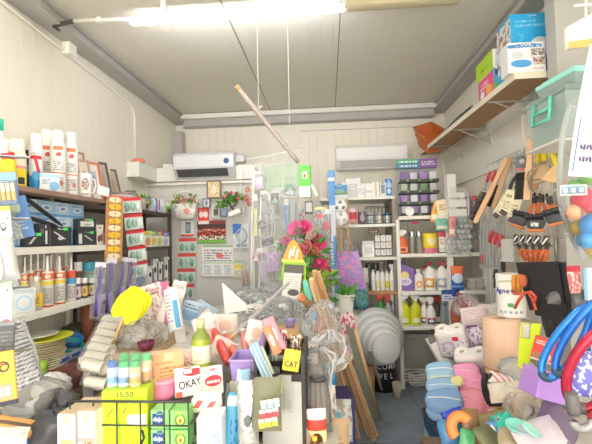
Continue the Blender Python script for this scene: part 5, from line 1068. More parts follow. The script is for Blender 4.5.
# crumpled clear bubble packs
for k,(px,py,Y,w,h) in enumerate(((324,345,2.15,.16,.22),(330,372,2.1,.15,.2),(322,392,2.0,.12,.2))):
    p = at(px,py,Y); heap(['topmost','middle','lowest'][k]+' crumpled clear film bag beside the planks',p,w,w*.7,h,clear('eef0f2',.1,.05),seed=120+k,amp=.26,n=16)
for k,(a,e,c,lab) in enumerate((((313,345),(320,316),'e05040','red orange handled brush beside the planks'),((311,330),(316,312),'7aa4d8','blue brush standing left of the red orange one'),((317,350),(324,324),'e87858','coral brush right of the red orange one'))):
    A = at(*a,2.2); B = at(*e,2.25); t = thing('hand_brush',lab,'brush',A); d_ = B-A; b = MB(); b.tube([d_*0,d_*.5,d_],.01,8,rs=[.008,.012,.007]); b.build('handle',mat(c,.4),t); b = MB(); b.box(d_*.25,(.035,.02,.05),(0,.2,0),bev=.004); b.build('bristle',mat('d8d0c8',.8),t)
p = at(311,322,2.35); b = MB(); b.box((0,0,.03),(.05,.05,.06),(.1,.2,.4),bev=.006); tag(place(b.build('block',mat('88b4dc',.5)),(p.x,2.33,p.z-.01)),'small pale blue block left of the red brush','block')
# blue pack & navy crate
p = at(330,386,2.3); packet('bright blue star printed pack beside the planks',(p.x,2.3,p.z),.07,.12,.03,pm('2e9ae0',[('d',.1,.1,.9,.9,'58b8f0',5)]),12,seed=130)
p = at(327,366,2.3); packet('rust orange pack above the blue star pack',(p.x,2.34,p.z),.07,.06,.03,pm('b8622e',[('d',0,0,1,1,'d88848',7)]),-12,seed=131)
t, h, p = inb('navy blue crate on the floor behind the planks',335,392,24,2.35,pm('3c3e78',[('r',.1,.5,.9,.6,'55589a'),('r',.1,.25,.9,.35,'55589a')],front='-y'),8,.2,name='crate',cat='crate',base=.001)
# ---- planks
PL = [((311.5,279),(358.5,438),2.2,.026),((314.5,271),(363,428),2.24,.026),((317.5,272),(369.5,436),2.27,.024),((320.5,283),(374,440),2.3,.026),((324,296),(376.5,436),2.34,.022)]
for k,(a,e,Y,wd) in enumerate(PL):
    A = at(*a,Y); B = P(*e,Z=.001); d_ = B-A; t = thing('wooden_strip',f'pine wooden strip leaning on the table, {ORD[k]} from the left','wooden strip',B,0,'pine strips leaning on the table')
    M_ = (-d_).to_track_quat('Z','Y').to_matrix().to_4x4(); b = MB(); L = d_.length
    b.add([tuple(M_ @ Vector(v)) for v in [(sx*wd/2,sy*.011,z) for z in (0,L) for sx in (-1,1) for sy in (-1,1)]],[(0,1,3,2),(4,6,7,5),(0,4,5,1),(2,3,7,6),(0,2,6,4),(1,5,7,3)])
    b.build('strip', mat(['e8c090','d8a878','ecc698','dcb080','e8c494'][k],.55,var=.14,scale=9), t)
    b = MB(); b.add([tuple(M_ @ Vector((sx*wd*.06+wd*.2,-.0118,z))) for z in (.02,L-.02) for sx in (-1,1)],[(0,1,3,2)]); b.build('groove', mat('7a3c34',.6), t)
A0 = at(345,324,2.5); A1 = at(355,330,2.55); B0 = P(371,427,Z=.02); B1 = P(380,420,Z=.02)
t = thing('framed_panel','grey green panel with a pine edge leaning beside the strips','panel',B0); b = MB(); o_ = Vector(t.location); n_ = Vector((0,.012,0))
vs = [A0-o_,A1-o_,B1-o_,B0-o_]; vs += [v+n_ for v in vs]; b.add(vs,[(0,1,2,3),(4,7,6,5),(0,4,5,1),(1,5,6,2),(2,6,7,3),(3,7,4,0)]); b.build('panel', mat('8f9484',.6), t)
b = MB(); b.tube([A1-o_,B1-o_],.013,4); b.build('edge_strip', mat('e0b888',.55,var=.1), t)
A = at(370,350,3.0); B = P(382,391,Z=.001); b = MB(); b.cyl((0,0,0),A-B,.012,8); tag(place(b.build('thin_post',mat('b8a898',.6)),B),'thin grey brown stick leaning in front of the black bucket','stick')
# ================================================================ MIDDLE: hanging film, roses, cloth, basins
# strings from the ceiling
s1 = P(258.5,108,Y=2.15); s2 = P(289.5,125,Y=2.2)
for k,p in enumerate((s1,s2)):
    b = MB(); b.tube([(p.x,p.y,ZT-.002),(p.x+.002,p.y,(ZT+p.z)/2),(p.x,p.y,p.z)],.002,5); tag(b.build('hanging_string',mat('f4f4ee',.6)),['left thin white string hanging from the ceiling above the diagonal stick','right thin white string hanging from the ceiling'][k],'string')
A = P(237.5,87,Y=2.05); B = P(298,162,Y=2.3); t = thing('hanging_stick','diagonal film wrapped wooden stick hanging high in the middle','stick',A); d_ = B-A
b = MB(); b.cyl((0,0,0),d_,.009,10); b.build('stick', mat('d8c8bc',.5), t)
b = MB(); b.cyl(-d_*.015,d_*.03,.0115,10); b.build('end_cap', mat('e0a878',.5), t)
b = MB(); b.tube([d_*(.06+.94*i/12) for i in range(13)],.013,8,rs=[.011+.004*(i%2) for i in range(13)]); b.build('wrap', clear('f2eeee',.15), t)
b = MB(); k_ = s1-A; b.tube([k_+Vector((-.008,0,-.0)),k_+Vector((.012,-.01,.004)),k_+Vector((.02,0,.01)),k_+Vector((0,.01,-.01))],.002,5,True); b.build('knot', mat('f4f4ee',.6), t)
A = at(216,352,1.9); B = at(288,283,2.5); t = thing('wrapped_cane','long clear wrapped cane with a wooden tip slanting over the counter','cane',A); d_ = B-A
b = MB(); b.cyl(d_*.22,d_,.011,10); b.build('shaft', clear('e8e4e4',.45), t)
b = MB(); b.cyl((0,0,0),d_*.22,.008,10,.01); b.build('tip', mat('ecb890',.5), t)
# clear hanging films and packs
def drape(label, quad, Y0, Y1, m, seed=0, folds=5, amp=.02, name='hanging_film', cat='plastic film'):
    tl,tr,br,bl = [P(*q,Y=(Y0 if i<2 else Y1)) for i,q in enumerate(quad)]; ph = random.Random(seed).uniform(0,6)
    o = thing(name,label,cat,tl); b = MB()
    b.grid(lambda u,v: tuple((tl.lerp(tr,u)).lerp(bl.lerp(br,u),v)-tl+Vector((0,amp*math.sin(folds*2*PI*u+ph+2*v)+amp*.5*math.sin(13*v+7*u),0))),folds*6,10)
    b.build('sheet', m, o); b = MB(); b.tube([(tl.lerp(tr,i/8))-tl+Vector((0,0,.003)) for i in range(9)],.004,5); b.build('top_edge', clear('f4f6f6',.4), o); return o
drape('large hazy clear film sheet hanging over the middle of the counter',((246,160),(300,150),(302,318),(252,318)),2.75,2.8,clear('f4f8f6',.05,.18),1,3,.012)
drape('pale green tinted clear film hanging beside the green box',((264,166),(299,162),(300,188),(266,192)),3.0,3.0,clear('a4d4b0',.35,.2),2,3,.015)
drape('narrow clear film hanging left of the large one, by the partition',((252,165),(266,163),(268,300),(250,300)),3.1,3.1,clear('eef4f0',.08,.2),3,2,.01)
drape('grey tinted film sheet hanging behind the clear packs',((258,200),(299,198),(299,275),(262,280)),3.35,3.35,clear('b0babc',.3,.3),4,3,.015)
PKS = [(260,190,17,.05,'e8c8e4',[('d',0,0,1,1,'f4e8f0',6),('r',.1,.1,.9,.3,'d8a0d0')],'pink and white bagged toy hanging at the left of the films'),
 (256,240,42,.025,'dcd66c',[('d',0,0,1,1,'ece8b0',6)],'pale yellow strip pack hanging by the partition edge'),
 (270,243,45,.045,'9aa2a6',[('s',.2,.1,.4,.9,'5c6468',.3),('d',0,.5,1,1,'c8d0d0',6)],'grey handled utensil pack, left one of the hanging row'),
 (279,222,32,.05,'a4aaae',[('e',.5,.5,.3,.35,'5e666c'),('r',0,.85,1,1,'c8d8dc')],'grey round utensil pack in the hanging row'),
 (287,236,50,.035,'8cb0d4',[('s',.3,0,.5,1,'507cac',.1),('r',0,.8,1,1,'e4ecf2')],'pale blue striped pack in the hanging row'),
 (295,242,52,.03,'aab4b8',[('s',.3,0,.6,1,'788690',.1)],'slim clear grey pack at the right of the hanging row'),
 (273,274,30,.09,'b890c8',[('d',0,0,1,1,'d8c0e0',6),('r',.1,.1,.9,.3,'b898c8')],'lilac pack hanging low beside the lime brush'),
 (263,285,34,.06,'bca4cc',[('d',0,0,1,1,'dcd0e4',5)],'pale violet pack hanging low by the calendar card'),
 (284,268,28,.05,'84888e',[('d',0,0,1,1,'585e64',6)],'dark grey fittings pack hanging behind the lime brush'),
 (266,215,22,.04,'888f94',[('d',0,0,1,1,'b8bec2',7)],'small grey pack hanging under the pink bagged toy')]
for k,(px,py,h,w,c,sh,lab) in enumerate(PKS):
    Y = 3.15+.03*(k%4); p = at(px,py,Y); H = h*mpp(p)
    packet(lab,p,w*1.5,H,.025,clear('f2f4f4',.06),Euler((0,rad((k%3-1)*4),0)),None,'hanging_pack','pack',seed=140+k,inside=[('contents',MB().box((0,0,H*.42),(w*1.1,.012,H*.66),bev=.005),pm(c,sh))],tab=mat('f0eeee',.5))
# green and white hanging box
a = at(299,165,2.95); e = at(311,197,2.95); w = e.x-a.x; h = a.z-e.z; t = thing('hanging_green_box','bright green and white upright carton hanging beside the films','box',((a.x+e.x)/2,2.98,e.z),-6)
b = MB(); b.box((0,0,h/2),(w,.05,h),bev=.003); b.build('body', pm('6ad858',[('r',0,0,1,.34,'f6f6f2'),('r',.28,.58,.75,.8,'f0f4ea'),('e',.5,.66,.12,.06,'e06848'),('r',.3,.18,.7,.2,'c0c0bc')],front='-y'), t)
b = MB(); b.box((w/2+.0005,0,h*.67),(.002,.048,h*.62)); b.build('side_print', mat('8ce474',.4), t)
A = at(312,185,2.95); B = at(317,196,2.95); b = MB(); b.cyl((0,0,0),B-A,.012,10); tag(place(b.build('hanging_tube',W_),A),'short white tube hanging right of the green carton','tube')
# wrapped phone pack and other hanging
p = at(309,214,3.2); t = thing('hanging_phone_pack','grey phone shaped pack hanging above the roses','phone pack',p); s = mpp(p); b = MB(); b.box((0,0,6.5*s),(8*s,.012,13*s),bev=.006); b.build('case', mat('6c6c74',.4), t); b = MB(); b.box((0,-.007,6.8*s),(6*s,.002,9*s)); b.build('screen', mat('d4d0d4',.3), t)
for k,(px,py,w,h,c,lab) in enumerate(((299,222,10,14,'dcd8d8','white tool pack hanging left of the phone shaped pack'),(320,225,12,18,'c8c4c8','grey pack with a red mark hanging right of the phone shaped pack'),(327,243,9,34,'b0b0b4','dark grey slim pack hanging by the tall carton'),(300,240,8,20,'c8ccd4','pale grey slim pack hanging behind the upper rose'))):
    p = at(px,py,3.3); s = mpp(p); packet(lab,p,w*s,h*s,.02,pm(c,[('d',0,0,1,1,'8a868c',6),('e',.5,.5,.25,.14,'e06a78'),('r',0,.85,1,1,'e8e8a0' if k==1 else 'd8dcd8')]),0,None,'hanging_pack','pack',seed=160+k)
# roses
def stemrose(px,py,Y,r,c,seed,lab,rot=(1.1,0,0),zb=None):
    p = at(px,py,Y); zb = TZ if zb is None else zb; t = thing('artificial_rose',lab,'artificial flower',p)
    b = MB(); rose(b,(0,0,0),r*mpp(p),seed,rot); b.build('blossom', mat(c,.55,var=.18,scale=25), t)
    b = MB(); b.tube([(0,.02,-.01),(.005,.03,(zb-p.z)*.5),(-.01,.06,zb-p.z+.002)],.004,6); b.build('stem', mat('4c8038',.6), t)
    b = MB(); leafy(b,(0,.02,-.07),.075,12,.065,seed+7,.5); b.build('leaf', mat('58a040',.6,var=.3), t)
for k,(px,py,r,c,lab) in enumerate(((295,228,8.5,'f870b0','hot pink artificial rose, upper left of the bunch'),(304,227,8,'f464a4','hot pink artificial rose right of the upper left one'),(317.5,242,9.5,'f85c98','deep pink rose at the right of the bunch'),(305,247,8,'f4949c','pale pink rose in the middle of the bunch'),(319,263,9,'ec5c9c','dusky magenta rose low at the right of the bunch'),(286,240,6,'f088b8','small pink rose beside the orange tool pack'),(311,235,5.5,'f4c8c8','small blush rosebud in the bunch'),(313,251,6.5,'f49a7c','coral rosebud above the dusky magenta rose'),(326,271,6,'e05090','dark magenta rosebud at the lower right of the bunch'))):
    stemrose(px,py,2.9+.03*(k%3),r,c,k,lab,(1.1,0,.4*(k%3-1)))
p = at(318,285,2.9); b = MB(); leafy(b,(0,0,0),.13,70,.06,77,.6); b.tube([(0,0,0),(0,.02,TZ-p.z)],.006,6); tag(place(b.build('leafy_sprig',mat('9cc048',.6,var=.3)),p),'yellow green leafy sprig below the roses','foliage')
p = at(306,270,3.0); b = MB(); leafy(b,(0,0,0),.12,60,.06,78,.6); b.tube([(0,0,0),(0,.02,TZ-p.z)],.006,6); tag(place(b.build('leafy_sprig',mat('5c9848',.6,var=.3)),p),'dark green leafy sprig among the roses','foliage')
# orange cased tool pack and lime brush with white label
YO = 2.72
p = at(293,262,YO); s = mpp(p); t = thing('hanging_tool_case','orange tool case with white blades, hanging above the lime brush','tool pack',p,Euler((0,rad(3),0)))
b = MB(); b.prism([(-11*s,0),(11*s,0),(9*s,9*s),(4*s,19*s),(1*s,22*s),(-3*s,21*s),(-6*s,15*s),(-8*s,9*s)],.025,'y'); b.build('case', mat('f8a838',.45), t)
for k,(x,z,r_) in enumerate(((-3,8,.2),(.5,11,.2),(4,8,.2))):
    b = MB(); b.box((x*s,-.016,z*s),(2.2*s,.008,10*s),(0,r_,0),bev=.002); b.build('blade', mat('f4f0ea',.4), t)
b = MB(); b.box((0,-.002,1.2*s),(22*s,.028,3*s)); b.build('trim', mat('f8e05c',.45), t)
p = at(293,300,YO); s = mpp(p); t = thing('floor_brush','lime framed brush with grey bristles and a white label card','brush',p,Euler((rad(-6),rad(4),0)))
b = MB(); b.box((0,0,36*s),(24*s,.03,3*s),bev=.004); b.tube([(10.5*s,0,36*s),(11*s,0,18*s),(10*s,0,-2*s)],.008,6); b.tube([(-10.5*s,0,36*s),(-12*s,0,26*s),(-12.5*s,0,18*s)],.008,6); b.build('frame', mat('a8e83c',.4), t)
b = MB(); b.box((-1*s,0,31*s),(18*s,.04,8*s),bev=.004); b.build('bristle', mat('7a7874',.9,bump=.5,scale=80), t)
b = MB(); b.box((-2*s,-.006,14*s),(18*s,.006,26*s),(0,.05,0)); b.build('label_card', pm('f4f2ee',[('t',.1,.35,.9,.9,'c8c4c0',6),('e',.6,.25,.3,.12,'5a5854')]), t)
# teal brushes
for k,(a,e) in enumerate((((310,303),(305,280)),((316,303),(312,277)),((321,302),(318,281)))):
    A = at(*a,2.6); B = at(*e,2.62); t = thing('scrub_brush',f'turquoise flat brush standing behind the cardboard tube, {["left","middle","right"][k]} one','brush',A); d_ = B-A; L = d_.length
    b = MB(); b.prism([(-.012,0),(.012,0),(.017,L*.3),(.016,L*.9),(.008,L),(-.008,L),(-.016,L*.9),(-.017,L*.3)],.012,'y',(0,0,0),(0,math.atan2(d_.x,d_.z),0)); b.build('handle', mat('7ce0d0',.4), t)
    b = MB(); b.box((0,.004,-.025),(.03,.02,.06)); b.build('bristle', mat('e8f0ec',.8), t)
# ---- purple shopping bag with flamingo print, teal bag
YG = 3.62
tl,tr,br,bl = at(329,251,YG),at(358,251,YG),at(367,289,YG),at(331,293,YG)
t = thing('hanging_shopping_bag','purple fabric bag with pink birds hanging on the back shelf','bag',bl)
for nm,dy in (('front',0),('back',.05)):
    b = MB(); b.grid(lambda u,v: tuple(tl.lerp(tr,u).lerp(bl.lerp(br,u),v)-bl+Vector((0,dy+(-1 if dy==0 else 1)*.02*math.sin(PI*v)*math.sin(PI*u)+.006*math.sin(9*u+4*v),0))),12,12); b.build(nm+'_panel', pm('a888d0',[('d',0,0,1,1,'f090b8',9),('d',.02,.02,.98,.98,'b898dc',14)]), t)
b = MB(); 
for o2 in (0,):
    L_ = tl.lerp(tr,.25)-bl; R_ = tl.lerp(tr,.75)-bl; b.tube([L_,L_+Vector((.0,-.01,.09)),L_.lerp(R_,.5)+Vector((0,-.01,.17)),R_+Vector((0,-.01,.09)),R_],.006,6)
b.build('handle', mat('c8a888',.6), t)
p = at(359,311,YG+.05); packet('teal patterned soft pack hanging below the purple bag',(p.x,YG+.12,p.z),20*mpp(p),25*mpp(p),.06,pm('58a0ac',[('d',0,0,1,1,'88c0c4',8),('s',.2,0,.35,1,'3c7888',.3)]),0,None,'hanging_pack','pack',seed=170)
p = at(343,236,3.62); t = thing('hanging_wooden_stick','thin pale wooden sticks standing before the third back shelf','sticks',p)
for k,(x0,y0,x1,y1) in enumerate(((347,198,349,255),(338,226,343,254),(342,226,341,254))):
    A = at(x0,y0,3.6)-p; B = at(x1,y1,3.6)-p; b = MB(); b.cyl(A,B,.006,7); b.build('stick', mat('d0a878',.6), t)
# white pot with plant, floral cloth, on a hidden carton
YW = 3.15; p = at(341,331,YW); zz = at(341,313,YW).z
t, h, q = inb('carton under the white plant pot, draped with floral cloth',343,313,24,YW,pm('d8d0c8',[]),0,.22,base=.001)
t = thing('potted_plant','white ribbed pot with a green plant above the pink floral cloth','plant',(q.x,YW,h+.002)); s = mpp(q); r = 10.5*s; H = 19*s
b = MB(); b.lathe([(r*.74,0)]+[(r*(.76+.2*k/8)*(1 if k%2 else .97),.01+(H-.03)*k/8) for k in range(9)]+[(r*1.05,H-.012),(r*1.05,H),(r*.9,H),(r*.85,H-.03),(0,H-.03)],26); b.build('pot', mat('f6f4f0',.35), t)
b = MB(); leafy(b,(0,0,H-.03),.1,60,.055,21,.7); b.build('foliage', mat('5aa83c',.6,var=.35), t)
tl,tr,br,bl = at(334,314,YW-.13),at(353,312,YW-.13),at(360,362,YW-.2),at(337,366,YW-.2)
b = MB(); b.grid(lambda u,v: tuple(tl.lerp(tr,u).lerp(bl.lerp(br,u),v)+Vector((0,.014*math.sin(14*u+3*v),0))),16,10)
tag(b.build('floral_cloth',pm('f6e8ec',[('d',0,0,1,1,'e8588c',9)]),thick=.003),'white cloth with pink flowers hanging under the white pot','cloth')
# ---- nested round saucers leaning on the back shelf
N = 9
for k in range(N):
    f = k/(N-1); px = 378+8.5*f; py = 336+12.5*f; Y = 3.53-.022*k; c = at(px,py,Y); r = (28.5-13*f)*mpp(c)
    b = MB(); b.lathe([(0,0),(r*.86,0),(r*.98,-.018),(r,-.02),(r*1.0,-.015),(r*.88,.006),(0,.006)],36)
    sx = 23.5/28.5+.12*f
    o = place(b.build('saucer',mat('e6e8e8' if k%2 else 'cbced1',.4)),c,Euler((rad(90-14),0,rad(14)))); tag(o,f'round light grey plastic saucer, {ORD[k]} from the back of the leaning nested set','saucer','nested round saucers leaning at the back')
for (x,y) in ((374,356),(392,356)): pass
# ---- WELCOME bucket
YBK = 3.28; p = P(384,389,Z=.001); YBK = p.y; s = mpp(p); t = thing('metal_bucket','black bucket with white welcome lettering on the floor','bucket',p); r = 13*s; H = 31*s
b = MB(); b.lathe([(r*.82,0),(r,H),(r*1.04,H+.004),(r*.96,H+.002),(r*.78,.01),(0,.01)],24); b.build('body', mat('3a3a3c',.5), t)
for tx,z,sz in (('LCOME',H*.82,7.2*s),('WEL',H*.52,7.6*s)):
    for i,ch in enumerate(tx):
        n = len(tx); a = rad(-90+(i-(n-1)/2)*(26 if n>4 else 30)+(0 if n>4 else 2)); rr = r*(.82+.18*z/H)+.001
        text(ch,sz,W_,t,(rr*math.cos(a),rr*math.sin(a),z),(PI/2+.05,0,a+PI/2),.001,sx=.9)
p2 = P(392,385,Z=.05); b = MB(); b.lathe([(.026,0),(.04,.1),(.042,.12),(.038,.12),(.024,.006),(0,.006)],16); tag(place(b.build('flower_pot',mat('d8d0bc',.6)),(p2.x+.02,p.y-.19,.001)),'small beige pot in front of the black bucket','pot')
# garden gloves and peach pot next to it
p = P(369,392,Z=.001); b = MB(); b.lathe([(.05,0),(.065,.24),(.06,.24),(.045,.01),(0,.01)],18); tag(place(b.build('flower_pot',mat('e8b08c',.6)),p+Vector((0,.0,0))),'tall peach coloured pot beside the black bucket','pot')
t = thing('garden_glove','yellow and black work glove lying on the peach pot','glove',p+Vector((0,0,.245)),20); b = MB(); b.ball((0,0,.03),.05,.04,.03); b.build('palm',mat('f2d43c',.6),t)
for k in range(4):
    b = MB(); b.tube([(-.03+.02*k,-.03,.04),(-.035+.022*k,-.05,.06),(-.04+.024*k,-.055,.085)],.011,7,rs=[.012,.011,.008]); b.build('finger',mat('3a3a38' if k%2 else 'f2d43c',.6),t)
b = MB(); b.tube([(.04,-.01,.03),(.07,-.02,.05),(.075,-.02,.075)],.012,7,rs=[.013,.012,.009]); b.build('thumb',mat('3a3a38',.6),t)
for k,(a,e,c) in enumerate((((367,388),(364,364),'e05848'),((374,388),(370,366),'e88040'))):
    A = P(*a,Z=.001); B = at(*e,A.y+.03); t = thing('screwdriver',['red handled garden tool','orange handled garden tool'][k]+' standing against the peach pot','garden tool',A); d_ = B-A
    b = MB(); b.cyl((0,0,0),d_*.5,.006,7); b.build('shaft',GRY,t); b = MB(); b.tube([d_*.45,d_*.7,d_],.014,8,rs=[.012,.017,.012]); b.build('handle',mat(c,.45),t)
# ---- clear storage box with cable coils under the right rear shelf
p = P(424,379,Z=.001); s = mpp(p); x0 = at(402,379,p.y).x; x1 = at(447,379,p.y).x; w = x1-x0; Y = p.y; h = at(424,336,Y).z
t = thing('storage_box','clear plastic storage box under the right rear shelf','storage box',((x0+x1)/2,Y+.2,.001))
b = MB(); 
for c,d in (((0,0,.004),(w,.36,.008)),((0,-.18,h/2),(w,.006,h)),((0,.18,h/2),(w,.006,h)),((-w/2,0,h/2),(.006,.36,h)),((w/2,0,h/2),(.006,.36,h))): b.box(c,d)
b.build('tub', clear('d8dad2',.35,.25), t)
b = MB(); b.tube([(-w/2,-.19,h),(w/2,-.19,h),(w/2,.19,h),(-w/2,.19,h)],.014,6,True); b.build('rim', mat('dcdcd4',.4), t)
b = MB(); b.lathe([(w*.3,.01),(w*.33,h*.4),(w*.3,h*.8),(0,h*.8)],22,sy=.5); b.build('contents', mat('a8a698',.7), t)
q = random.Random(3)
for k in range(3):
    b = MB(); c0 = P([416,424,434][k],[374,377,362][k],Z=.03 if k<2 else .14); pts = []
    for i in range(70):
        a = 2*PI*i/17.5; r = .12+.02*math.sin(i*.7+k)+.012*(i//18); pts.append(Vector((r*1.25*math.cos(a),r*.6*math.sin(a),.012+.0015*i+.02*math.sin(i*.37+k)*(k==2))))
    b.tube(pts,.0055,6); tag(place(b.build('cord_coil',W_),(c0.x,Y-.13-.03*k+(.0),.004 if k<2 else .12),Euler((rad(0 if k<2 else 55),0,rad(20*k)))),['coil of white cable at the left of the storage box','coil of white cable on the floor before the storage box','coil of white cable leaning on the storage box front'][k],'cable')

for k,(px,py,h,w,c,lab) in enumerate(((262,228,10,.07,'7c8488','dark grey clip pack hanging behind the pale yellow strip'),(275,205,14,.06,'8c9498','steel grey fitting pack hanging under the green tinted film'),(290,196,14,.08,'a8b4b8','pale steel hook pack hanging left of the green carton'),(268,246,9,.09,'60686e','charcoal fitting pack in the middle of the hanging row'),(284,250,9,.06,'767e84','grey bracket pack right of the charcoal fitting pack'),(256,262,12,.05,'c8a8b8','dusty pink pack hanging by the partition edge'))):
    Y = 3.06; p = P(px,py,Y=Y); H = h*mpp(p); t = thing('hanging_pack',lab,'pack',p); b = MB(); b.box((0,0,H*.45),(w,.02,H*.8),(0,.2*(k%3-1),0),bev=.006); b.tube([(-w*.4,-.012,H*.3),(0,-.02,H*.8),(w*.4,-.012,H*.4)],.006,6); b.build('fitting', mat(c,.35,.3), t)
    f = pillow_fn(w*1.5,H*1.4,.03,k); b = MB(); b.grid(lambda u,v: f(u,v,-1),8,8); b.grid(lambda u,v: f(u,v,1),8,8); b.build('film', clear('f2f4f4',.06), t)
# ================================================================ RIGHT WALL
b = MB(); b.box((1.285,2.255,1.36),(.165,.1,2.72),bev=.004); o = struct('column', b, STEEL)
b = MB(); b.box((XR-.012,3.9,1.87),(.024,1.88,.03)); b.box((XR-.006,3.9,2.02),(.012,1.88,.3)); struct('trim_12', b, mat('eceae4',.2))
b = MB(); b.box((XR-.015,3.75,2.19),(.03,2.1,.05)); struct('trim_13', b, TRIM)
def slabpts(x0,x1,y0,y1,za,zb,th):
    return [(x0,y0,za-th),(x1,y0,za-th),(x1,y1,zb-th),(x0,y1,zb-th),(x0,y0,za),(x1,y0,za),(x1,y1,zb),(x0,y1,zb)]
BOXF = [(0,1,2,3),(4,7,6,5),(0,4,5,1),(1,5,6,2),(2,6,7,3),(3,7,4,0)]
t = thing('wall_shelf','long wooden plank shelf with a cream edge high on the right wall','shelf',(1.13,3.5,2.2))
PY0, PY1, PA, PB = 2.333, 4.7, 2.225, 2.272
def pz(y): return PA+(PB-PA)*(y-PY0)/(PY1-PY0)
b = MB(); b.add([Vector(v)-t.location for v in slabpts(1.05,1.258,PY0+.004,PY1,PA,PB,.032)],BOXF); b.build('plank', mat('b08a62',.6,var=.1,scale=9), t)
b = MB(); b.add([Vector(v)-t.location for v in slabpts(1.044,1.05,PY0,PY1,PA+.002,PB+.002,.036)],BOXF); b.add([Vector(v)-t.location for v in slabpts(1.05,1.258,PY0,PY0+.004,PA+.002,PA+.002,.036)],BOXF); b.build('edge_strip', mat('efe6d2',.5), t)
for y in (2.75,3.5,4.2):
    b = MB(); z = pz(y)-.033; b.box((1.20-1.13,y-3.5,z-2.2-.004),(.28,.02,.006)); b.box((XR-.012-1.13,y-3.5,z-2.2-.07),(.02,.02,.14)); b.tube([(1.10-1.13,y-3.5,z-2.2-.006),(XR-.015-1.13,y-3.5,z-2.2-.12)],.004,5); b.build('bracket', mat('c4c2bc',.4), t)
def plk(x,y): return Vector((x,y,pz(y)+.0035))
def pbox(label, px0, px1, top, Y, d, m, x0=None, name='carton', lay=0, rot=0, cat='box', fl=None):
    a = P(px0,60,Y=Y); e = P(px1,60,Y=Y); p = plk((a.x+e.x)/2,Y); h = P((px0+px1)/2,top,Y=Y).z-p.z-lay; p.z += lay
    p.y += d/2; return carton(label,p,(e.x-a.x,d,h),m,rot,None,name,cat,fl), h, p
t,h,p = pbox('white and blue cooler carton at the near end of the plank shelf',508,546,42,2.345,.1,pm('f2f4f6',[('r',.0,.82,.9,.93,'4a90d0'),('t',.2,.84,.85,.91,'e8f0f8',1),('e',.35,.3,.28,.13,'58a8e8'),('e',.25,.58,.16,.12,'d8dcdc'),('r',.62,.55,.97,.78,'8a8484'),('r',.66,.25,.97,.5,'a08078'),('d',.6,.08,.97,.8,'e0d0cc',12)],front='-y'))
text('COOLER',.03,mat('3c80c8',.5),t,(0,-.0512,h*.875),sx=.9)
t,h,p = pbox('large sky blue carton standing behind the cooler carton',512,553,13,2.455,.2,pm('36b4f0',[('e',.72,.5,.26,.14,'e8eef2'),('e',.62,.45,.12,.07,'3a5878'),('t',.1,.8,.9,.93,'88d4f8',2),('r',.7,0,1,.3,'2070a8'),('d',0,.3,.5,.7,'58c4f4',6)],front='-y'))
b = MB(); b.box((-(P(553,60,Y=2.455).x-P(512,60,Y=2.455).x)/2-.001,0,h*.5),(.002,.19,h*.9)); b.build('side_print', pm('e8ecf0',[('d',0,0,1,1,'b08880',7),('r',0,0,1,.2,'48b0e8')],'yz'), t)
t,h0,p = pbox('blue and green carton at the front below the green topped box',493,508,68,2.66,.26,pm('5cb4c8',[('r',0,0,1,.4,'78c860'),('e',.6,.6,.35,.2,'d8e8f0'),('r',.1,.75,.5,.95,'2c5ca0')],front='-y'))
b = MB(); w2 = (P(508,60,Y=2.66).x-P(493,60,Y=2.66).x)/2; b.box((-w2-.001,0,h0*.5),(.002,.25,h0*.94)); b.build('side_print', pm('f25a90',[('e',.3,.3,.2,.2,'f8b840'),('t',.3,.5,.9,.85,'fbe0ea',2),('e',.75,.25,.15,.2,'f8e8ec')],'yz'), t)
t,h,p = pbox('lime green and white carton on top of the pink sided one',493,508,48,2.66,.3,pm('f2f2ee',[('r',.15,.1,.9,.85,'d8dcd8')],front='-y'),lay=h0+.002)
b = MB(); b.box((-w2-.001,0,h*.5),(.002,.29,h*.97)); b.build('side_print', pm('b4dc30',[('e',.6,.4,.1,.1,'8cb020'),('t',.3,.35,.6,.5,'8cb020',1)],'yz'), t)
# picture frames stack and terracotta crate far along
for k,(y0,y1,c,lab) in enumerate(((3.42,4.1,'5a6468','dark framed flat tray leaning on the plank shelf'),(3.5,4.2,'a8c4cc','pale blue framed tray behind the dark one on the plank shelf'),(3.58,4.3,'8a9498','grey framed tray nearest the terracotta crate on the plank shelf'))):
    p = plk(1.075+.035*k,(y0+y1)/2); t = thing('tray',lab,'tray',p+Vector((-.0,0,.02+.03*k)),Euler((0,rad(52),rad(-2)))); L = y1-y0; h = .15
    b = MB()
    for c_,d_ in (((0,0,.012),(.02,L,.024)),((0,0,h-.012),(.02,L,.024)),((0,-L/2+.012,h/2),(.0199,.024,h-.048)),((0,L/2-.012,h/2),(.0199,.024,h-.048))): b.box(c_,d_)
    b.build('rim', mat(c,.4), t); b = MB(); b.box((.003,0,h/2),(.006,L-.03,h-.03)); b.build('base', mat('4c5658' if k==0 else 'c0ccd0',.4), t)
p = plk(1.12,4.5); t = thing('plastic_crate','terracotta orange crate tilted at the far end of the plank shelf','crate',p,Euler((rad(28),rad(-14),0))); w,d,h = .2,.34,.22
b = MB(); b.add([(-w*.4,-d*.42,0),(w*.4,-d*.42,0),(w*.4,d*.42,0),(-w*.4,d*.42,0),(-w/2,-d/2,h),(w/2,-d/2,h),(w/2,d/2,h),(-w/2,d/2,h),(-w*.44,-d*.46,h),(w*.44,-d*.46,h),(w*.44,d*.46,h),(-w*.44,d*.46,h),(-w*.36,-d*.38,.01),(w*.36,-d*.38,.01),(w*.36,d*.38,.01),(-w*.36,d*.38,.01)],[(0,3,2,1),(12,13,14,15)]+[(L*4+i,L*4+(i+1)%4,L*4+4+(i+1)%4,L*4+4+i) for L in range(3) for i in range(4)]); b.build('body', mat('d8743c',.5), t)
b = MB()
